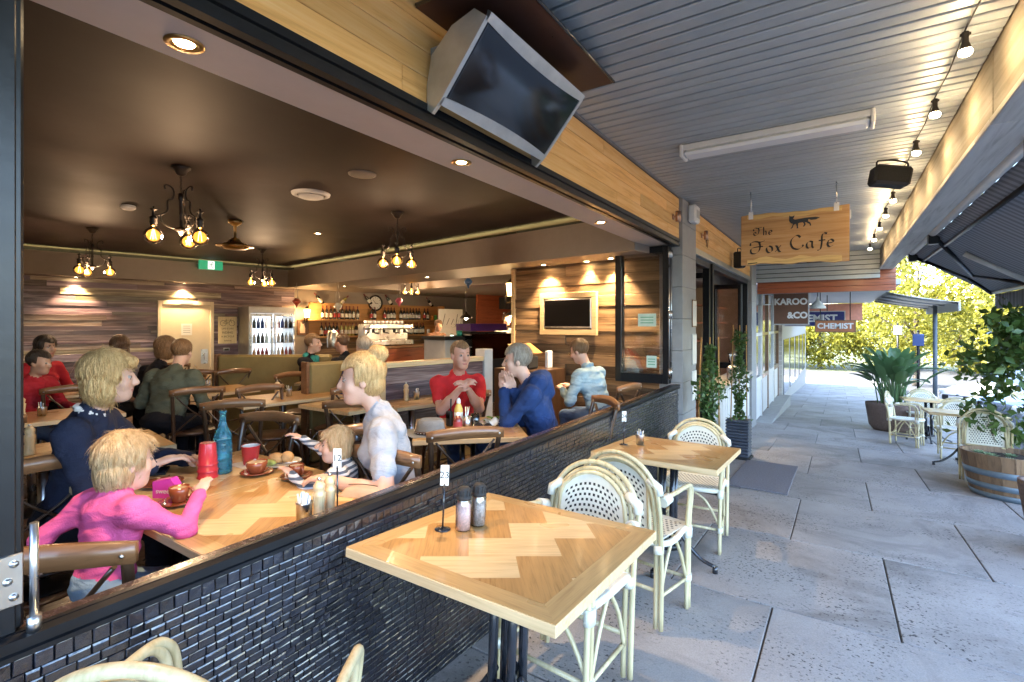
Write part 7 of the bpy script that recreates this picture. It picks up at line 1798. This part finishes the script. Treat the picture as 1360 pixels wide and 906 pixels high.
    F.ell('skin', H(0, .052, -.095), HE((.032, .03, .026)), SKIN, .035, HR)
    for q in (-1, 1):
        F.ell('skin', H(q*.036, .055, -.03), HE((.026, .024, .028)), SKIN, .02, HR)
        F.ell('skin', H(q*.074, -.008, -.012), HE((.010, .019, .031)), SKIN, .008, HR)
        F.cut('skin', H(q*.031, .098, .004), .0155*hs, .012)
        F.ell('eye', H(q*.031, .0765, .003), HE((.012, .0115, .0072)), EYE, 0, HR); F.ell('eye', H(q*.031, .0815, .003), HE((.0068, .0085, .0068)), IRIS, 0, HR)
        F.cone('face', H(q*.016, .092, .026), H(q*.047, .079, .027), .0046*hs, .003*hs, BROW, 0)
    F.cone('skin', H(0, .084, .012), H(0, .104, -.028), .008*hs, .0125*hs, SKIN, .014); F.ell('skin', H(0, .092, -.034), HE((.0165, .012, .009)), SKIN, .01, HR)
    F.ell('face', H(0, .083, -.0635), HE((.022, .0095, .0042)), LIP, 0, HR); F.ell('face', H(0, .081, -.0715), HE((.019, .0095, .005)), LIP, .003, HR)
    # arms
    pts = {}
    for q, wt, el, pal, curl in ((1, rw, rel, rpalm, rcurl), (-1, lw, lel, lpalm, lcurl)):
        sh = T(q*sw, -.01, .443); wt_ = Vector((q*.18*s, .34*s, hz+.16*s)) if wt is None else Vector(wt)
        e, wst = ik(sh, wt_, .285*s, .255*s, el)
        F.cone('cloth', sh, sh+(np.array(e)-sh)*.25, .056*s*B, .055*s*B, TOP, .04)
        if sleeve == 'long':
            F.cone('cloth', sh, e, .058*s*B, .046*s*B, TOP, .03); F.cone('cloth', e, np.array(e)+(np.array(wst)-np.array(e))*.93, .046*s*B, .036*s, TOP, .02); F.cone('skin', e, wst, .036*s, .025*s, SKIN, .015); _e, _w = np.array(e), np.array(wst); F.cone('cloth', _e+(_w-_e)*.84, _e+(_w-_e)*.93, .041*s, .039*s, TOP, .004)
        else:
            m_ = sh+(np.array(e)-sh)*.62; F.cone('cloth', sh, m_, .055*s*B, .055*s*B, TOP, .03); F.cone('cloth', sh+(m_-sh)*.9, m_, .058*s*B, .059*s*B, TOP, .004); F.cone('skin', sh, e, .047*s, .04*s, SKIN, .02); F.cone('skin', e, np.array(e)+(np.array(wst)-np.array(e))*.45, .041*s, .038*s, SKIN, .02); F.cone('skin', np.array(e)+(np.array(wst)-np.array(e))*.4, wst, .038*s, .026*s, SKIN, .02)
        # hand: palm, four fingers with two bends, thumb off the side
        fd = (Vector(wst)-Vector(e)).normalized(); pn = Vector(pal) if pal else Vector((0, 0, -1)); pn = (pn-fd*pn.dot(fd)); pn = pn.normalized() if pn.length > 1e-3 else Vector((1, 0, 0)); sd = fd.cross(pn)*1.0; w0 = Vector(wst)
        th = sd if (sd.x*q < 0) else -sd
        c = w0+fd*.045*s; Rh = np.array([[sd.x, fd.x, pn.x], [sd.y, fd.y, pn.y], [sd.z, fd.z, pn.z]])
        F.ell('skin', c, E3((.040, .050, .017)), SKIN, .012, Rh)
        for i in range(4):
            off = (-.027+.018*i)*s; L_ = [.028, .032, .03, .024][i]*s*1.25; b0 = w0+fd*(.078 if i in (1, 2) else .072)*s+(th*-1)*off
            a1, a2, a3 = curl*.7, curl*1.5, curl*2.1; p1 = b0+(fd*math.cos(a1)+pn*math.sin(a1))*L_*1.15; p2 = p1+(fd*math.cos(a2)+pn*math.sin(a2))*L_*.85; p3 = p2+(fd*math.cos(a3)+pn*math.sin(a3))*L_*.6
            F.cone('skin', b0-fd*.02*s, p1, .0095*s, .0088*s, SKIN, .004); F.cone('skin', p1, p2, .0088*s, .008*s, SKIN, .003); F.cone('skin', p2, p3, .008*s, .007*s, SKIN, .003)
        tb_ = w0+fd*.022*s+th*.026*s; t1 = tb_+(fd*.7+th*.6+pn*.3).normalized()*.036*s; t2 = t1+(fd*.9+th*.1+pn*.35).normalized()*.03*s
        F.cone('skin', tb_, t1, .0125*s, .0105*s, SKIN, .008); F.cone('skin', t1, t2, .0105*s, .0085*s, SKIN, .004)
        pts[q] = (w0, fd)
    # legs
    if legs:
        for q in (-1, 1):
            hp = np.array((q*.085*s, .02*s, hz-.02*s))
            if stand: kn = np.array((q*.09*s, .02*s, .48*s)); an = np.array((q*.09*s, -.01*s, .08*s))
            else: kn = np.array((q*legspread*s*1.1, .41*s, (kneez if kneez else min(hz-.02, .5*s+.02)))); an = np.array((q*legspread*s, .40*s, max(.07*s, kn[2]-.42*s)))
            F.cone('pant', hp, kn, .088*s*B, .064*s, PANT, .04); F.cone('pant', kn, an, .062*s, .045*s, PANT, .02)
            F.cone('pant', an+np.array((0, -.02*s, -.03*s)), an+np.array((0, .15*s, -.045*s)), .038*s, .033*s, SHOE, .02)
    # cloth folds
    Fc, Lc = F.L['cloth']; G = np.stack(np.meshgrid(*F.ax, indexing='ij'), -1) if h >= .009 else None
    if 'pant' in F.L: pass
    rs = int(abs(hash(label)) % 999) if False else len(label)*7+int(M.translation.x*10)
    band = np.abs(Fc) < .03; ii = np.argwhere(band); X = F.lo+ii*h
    Fc[band] += (.009*s*vnoise(X/s, rs, (24, 24, 30))+.005*s*vnoise(X/s, rs+1, (50, 50, 70))).astype(np.float32)
    # merge
    best = None
    for nm in F.order:
        f, l = F.L[nm]
        if best is None: best, lab = f.copy(), l.copy()
        else: m = f < best; best[m] = f[m]; lab[m] = l[m]
    V, Q = surface_nets(best, F.lo, h)
    cen = V[Q].mean(1); ci = np.clip(np.round((cen-F.lo)/h).astype(int), 0, F.n-1); fl = lab[ci[:, 0], ci[:, 1], ci[:, 2]]
    me_mats = [skinmat(*skin), PM['eye'], PM['iris'], PM['lip'], top, pants or top, PM['shoe'], PM['brow'], trim or top]
    o = np_mesh('body', V, Q, me_mats, t); o.data.polygons.foreach_set('material_index', fl.astype(np.int32)); o.data.polygons.foreach_set('use_smooth', np.ones(len(Q), bool)); o.data.update()
    # hair
    if hair is not None:
        hh_ = hh or max(h*.8, .006); lo = hc-np.array((.2, .24, .34))*hs; hi = hc+np.array((.2, .2, .24))*hs; K = Field(lo, hi, hh_)
        sh_, X, Y, Z = K.sub(lo-1, hi+1); X, Y, Z = np.broadcast_arrays(X, Y, Z); lc = np.stack([X-hc[0], Y-hc[1], Z-hc[2]], -1) @ HR / hs      # head coordinates
        x, y, z = lc[..., 0], lc[..., 1], lc[..., 2]
        def el(c, r): q = np.sqrt(((x-c[0])/r[0])**2+((y-c[1])/r[1])**2+((z-c[2])/r[2])**2); return (q-1)*min(r)
        t_ = {'crop': .005, 'short': .013, 'bob': .022, 'long': .02, 'bun': .016, 'toddler': .017}[style]
        f = el((0, -.018, .037), (.075+t_, .094+t_, .083+t_*1.1))
        hairline = .045 if style not in ('crop',) else .05
        # keep off the face: below the hairline in front of the ears
        front = {'crop': .02, 'short': .02, 'bob': .048, 'long': .05, 'bun': .03, 'toddler': .04}[style]
        face = np.minimum(y-front+.35*np.maximum(0, .02-z)*0, hairline+.25*(y-.05)*0-z); face = np.minimum(y-front, hairline-z+.35*np.abs(x)-.0)
        f = np.maximum(f, face)
        if style in ('crop', 'short'): f = np.maximum(f, -(z+.045-.35*np.clip(-y, 0, .1)*-1*.0-.25*np.clip(y+.02, -.1, .1)*1.0+.0)); f = np.maximum(f, -(z+.075+ -.0*y)); ear = np.minimum(.052-np.abs(x)*0-(z+.03)*0-.0, 1)
        if style == 'bob':
            g = el((0, -.035, -.03), (.094, .085, .115)); g = np.maximum(g, np.minimum(y-.045, .06-z)); f = np.minimum(f, np.maximum(g, -(z+.125)))
            g2 = el((0, .05, .075), (.07, .055, .035)); f = np.minimum(f, g2)
        if style == 'long':
            g = el((0, -.06, -.09), (.088, .065, .20)); g = np.maximum(g, y-.035); f = np.minimum(f, g)
        if style == 'toddler': g = el((0, -.04, -.03), (.086, .075, .1)); g = np.maximum(g, y-.02); f = np.minimum(f, g); g2 = el((0, .045, .08), (.062, .05, .03)); f = np.minimum(f, g2)
        if style == 'bun': f = np.minimum(f, el((0, -.09, .115), (.052, .052, .045))); g = el((0, -.05, -.03), (.076, .065, .07)); f = np.minimum(f, np.maximum(g, y-.0))
        a_ = np.arctan2(x, -y-.02); sn = np.sin(a_*38+z*18)*.0018+np.sin(a_*71+z*30+2)*.0012+np.sin(a_*19-z*45+1)*.0022
        f = f*hs+sn*hs*(.8 if style in ('bob', 'toddler', 'long') else .5)
        Vh, Qh = surface_nets(f.astype(np.float32), K.lo, hh_)
        if len(Qh):
            # fine locks laid over the cap
            e1 = Vh[Qh[:, 1]]-Vh[Qh[:, 0]]; e2 = Vh[Qh[:, 3]]-Vh[Qh[:, 0]]; nn = np.cross(e1, e2); nn /= np.linalg.norm(nn, axis=1)[:, None]+1e-12; cq = Vh[Qh].mean(1)
            rg = np.random.default_rng(len(label)); ns = {'crop': 0, 'short': 5000, 'bun': 6500, 'bob': 9000, 'long': 5000, 'toddler': 8500}[style] if h < .0085 else (700 if style != 'crop' else 0)
            ok = np.where(((cq-hc) @ HR)[:, 1] < .07*hs)[0]
            if ns and len(ok):
                pk = rg.choice(ok, ns); p = cq[pk]+nn[pk]*.0005; nr = nn[pk]; crown = H(0, -.05 if style != 'bun' else -.085, .125); flow = p-crown; flow /= np.linalg.norm(flow, axis=1)[:, None]
                flow = flow*(1 if style != 'bun' else -1)+(np.array((0, 0, -.55)) if style not in ('bun',) else 0)+rg.normal(size=(ns, 3))*.10; Ls = rg.uniform(.02, .05, (ns, 1))*hs*(.5 if style == 'short' else 1); rows = []
                for kq in range(5):
                    d_ = flow-nr*(flow*nr).sum(1)[:, None]; d_ /= np.linalg.norm(d_, axis=1)[:, None]+1e-9; sd_ = np.cross(d_, nr); wd = .00085*hs*(1-.6*kq/4); lift = .0008+.0016*math.sin(PI*kq/4)
                    q_ = p+d_*Ls*kq/4+nr*lift*hs-nr*(Ls**2)*5.6*(kq/4)**2-np.array((0, 0, 1))*Ls*.12*(kq/4)**2; rows += [q_-sd_*wd, q_+sd_*wd]
                VS = np.stack(rows, 1).reshape(-1, 3); b0_ = np.arange(ns)*10; FS = np.concatenate([np.stack([b0_+2*j, b0_+2*j+1, b0_+2*j+3, b0_+2*j+2], 1) for j in range(4)])+len(Vh)
                Vh = np.concatenate([Vh, VS]); Qh = np.concatenate([Qh, FS])
            ho = np_mesh('hair', Vh, Qh, hair, t); ho.data.polygons.foreach_set('use_smooth', np.ones(len(Qh), bool)); ho.data.update()
    if glasses:
        b = MB()
        for q in (-1, 1): b.tube([Vector(H(q*.032+.021*math.cos(k*PI/8), .104, .004+.016*math.sin(k*PI/8))) for k in range(17)], .0016*hs, 6); b.tube([Vector(H(q*.054, .1, .008)), Vector(H(q*.078, .0, .004))], .0016*hs, 6)
        b.tube([Vector(H(-.011, .105, .006)), Vector(H(.011, .105, .006))], .0016*hs, 6); b.build('glasses', mt['brass'], t)
    return t
def face_to(x, y, tx, ty): return math.atan2(-(tx-x), ty-y)     # rz so that +y points at the target
def PF(x, y, rz, z=0): return Matrix.Translation((x, y, z)) @ Matrix.Rotation(rz, 4, 'Z')
fair = ('fair', (.6, .37, .28)); ruddy = ('ruddy', (.56, .3, .22)); tan = ('tan', (.45, .26, .18))
blonde = hairmat('blonde', (.5, .28, .1), (.9, .66, .32)); blonde2 = hairmat('straw', (.5, .3, .13), (.85, .62, .36)); brown = hairmat('brown', (.05, .025, .012), (.16, .08, .04)); dark = hairmat('dark', (.012, .007, .005), (.05, .028, .018)); grey = hairmat('grey', (.22, .18, .14), (.5, .44, .36)); ginger = hairmat('light_brown', (.12, .06, .025), (.3, .17, .08))
denim = cloth('denim', (.05, .09, .19)); black = cloth('black', (.012, .012, .016)); navy = cloth('navy', (.02, .025, .05)); hoodie = cloth('hoodie', (.02, .045, .14)); red = cloth('red', (.6, .03, .035)); pink = cloth('pink', (.78, .12, .3)); greyT = cloth('pale_grey', (.33, .34, .38)); blue = cloth('pale_blue', (.25, .36, .44)); green = cloth('green_grey', (.085, .095, .07)); redj = cloth('red_jumper', (.38, .02, .03)); paleblue = cloth('wash_denim', (.28, .4, .5)); cream_ = cloth('cream_cloth', (.6, .58, .52)); strp = cloth('stripes', (.62, .62, .64), (.1, .12, .16)); camo = cloth('grey_pattern', (.16, .15, .17)); teal_ = cloth('teal_scarf', (.05, .3, .26)); lace = cloth('white_lace', (.72, .7, .68))
# positions; world targets are turned into each person's own frame
def seated(label, x, y, rz, wr=None, wl=None, z=0, **kw):
    M = PF(x, y, rz, z); inv = M.inverted()
    if wr is not None: kw['rw'] = inv @ Vector(wr)
    if wl is not None: kw['lw'] = inv @ Vector(wl)
    return person(label, M, **kw)
# foreground family
seated('blonde woman in a navy jumper with white lace collar, smiling across the table', -3.12, .84, R(-38), wr=(-2.72, 1.05, .83), wl=(-2.82, 1.25, .80), h=.007, lean=12, head=(10, 3), skin=fair, top=navy, pants=black, hair=blonde, style='bob', female=True, collar=True, trim=lace, bulk=1.08)
seated('small child in a bright pink top and pale jeans reaching across the table', -2.11, .66, R(12), wr=(-2.02, .93, .86), wl=(-2.40, .56, .66), z=0, s=.6, h=.005, lean=8, head=(-12, 6), skin=fair, top=pink, pants=paleblue, hair=blonde2, style='toddler', seat=.54, headscale=1.36, bulk=1.12, kneez=.5)
seated('young woman in a pale grey T-shirt with her blonde hair in a bun', -1.82, 1.82, R(135), wr=(-2.12, 1.66, .86), wl=(-1.90, 1.44, .79), h=.007, lean=17, head=(6, 4), skin=fair, top=greyT, pants=denim, hair=blonde, style='bun', female=True, sleeve='short')
seated('fair haired toddler in a striped top on the lap of the woman in grey', -2.0, 1.60, R(128), wr=(-2.30, 1.52, .93), wl=(-2.14, 1.38, .80), s=.5, h=.005, lean=8, head=(10, 2), skin=fair, top=strp, pants=denim, hair=blonde2, style='toddler', seat=.52, headscale=1.36, bulk=1.15, legs=False)
# hat table
seated('man in a red polo shirt with cropped hair resting his chin on his hands', -2.80, 3.38, face_to(-2.80, 3.38, -2.0, 2.78), wr=(-2.50, 3.06, .98), wl=(-2.46, 3.13, .97), h=.007, lean=12, head=(10, 2), skin=ruddy, top=red, pants=denim, hair=ginger, style='crop', sleeve='short', bulk=.97, collar=True, rcurl=.8, lcurl=.8, rel=(.4, -.3, -.8), lel=(-.4, -.3, -.8), rpalm=(-1, 0, 0), lpalm=(1, 0, 0))
seated('grey haired man in a navy hoodie with hands clasped before his mouth', -1.83, 3.34, face_to(-1.83, 3.34, -2.55, 2.95), wr=(-2.06, 3.16, 1.0), wl=(-2.1, 3.1, 1.0), h=.007, lean=20, head=(6, 4), skin=fair, top=hoodie, pants=denim, hair=grey, style='short', hood=True, bulk=1.12, rel=(.4, -.3, -.8), lel=(-.4, -.3, -.8), rcurl=.35, lcurl=.35, rpalm=(-1, 0, 0), lpalm=(1, 0, 0))
seated('man in a pale blue shirt and glasses bent over by the plank wall', -2.02, 4.82, face_to(-2.02, 4.82, -3.0, 4.95), wr=(-2.5, 5.05, .8), wl=(-2.45, 4.72, .8), h=.008, lean=24, head=(8, 22), skin=fair, top=blue, pants=denim, hair=ginger, style='short', collar=True, glasses=True, bulk=1.12)
# farther tables
def seatI(label, d_, a_, deg, **kw):
    p = I(d_, a_); return seated(label, p.x, p.y, R(deg), **kw)
seatI('man in a grey green jacket seen from behind at a middle table', 5.62, 1.32, 30, h=.009, lean=20, head=(10, 10), skin=fair, top=green, pants=black, hair=ginger, style='short', bulk=1.2)
seatI('person in black half hidden beside the green jacket', 6.35, 1.38, 20, h=.011, lean=14, head=(0, 0), skin=fair, top=black, pants=black, hair=ginger, style='bob', female=True)
seatI('dark haired woman in a red jumper at the plum wall table', 7.75, .62, -70, h=.010, lean=10, head=(0, 4), skin=tan, top=redj, pants=black, hair=dark, style='long', female=True, scarf=None)
seatI('child in red with dark hair in front of the woman in the red jumper', 6.6, .48, -60, s=.86, h=.010, lean=8, head=(10, 8), skin=tan, top=redj, pants=denim, hair=dark, style='short', headscale=1.08)
seatI('woman in a grey patterned jacket with long fair ends turned to the red jumper', 6.9, 1.18, 55, h=.010, lean=10, head=(20, 2), skin=tan, top=camo, pants=black, hair=brown, style='long', female=True)
seatI('short haired woman in a dark cardigan and teal scarf in the booth', 6.45, 3.12, -60, wr=(I(6.3, 3.5, .98)), h=.010, lean=6, head=(0, 0), skin=fair, top=black, pants=black, hair=ginger, style='short', female=True, scarf=True, trim=teal_)
seatI('balding person behind the olive booth bench', 6.05, 3.5, 100, h=.011, lean=6, head=(0, 0), skin=ruddy, top=black, pants=black, hair=brown, style='crop')
seatI('person in navy leaning back before the olive booth bench', 4.86, 3.05, 70, h=.010, lean=8, head=(0, 8), skin=tan, top=cloth('navy_purple', (.05, .05, .14)), pants=black, hair=grey, style='crop')
p = I(7.6, a_of(663, 7.6)); seated('cook bending forward behind the cake display', p.x, p.y, R(-100), h=.012, lean=18, head=(0, 10), skin=tan, top=cloth('cook_white', (.5, .48, .45)), pants=black, hair=brown, style='short', stand=True)
p = I(8.2, a_of(577, 8.2)); seated('barista in brown working behind the bar', p.x, p.y, R(-110), h=.012, lean=14, head=(10, 12), skin=tan, top=cloth('barista_brown', (.25, .13, .08)), pants=black, hair=brown, style='short', stand=True, s=.92)
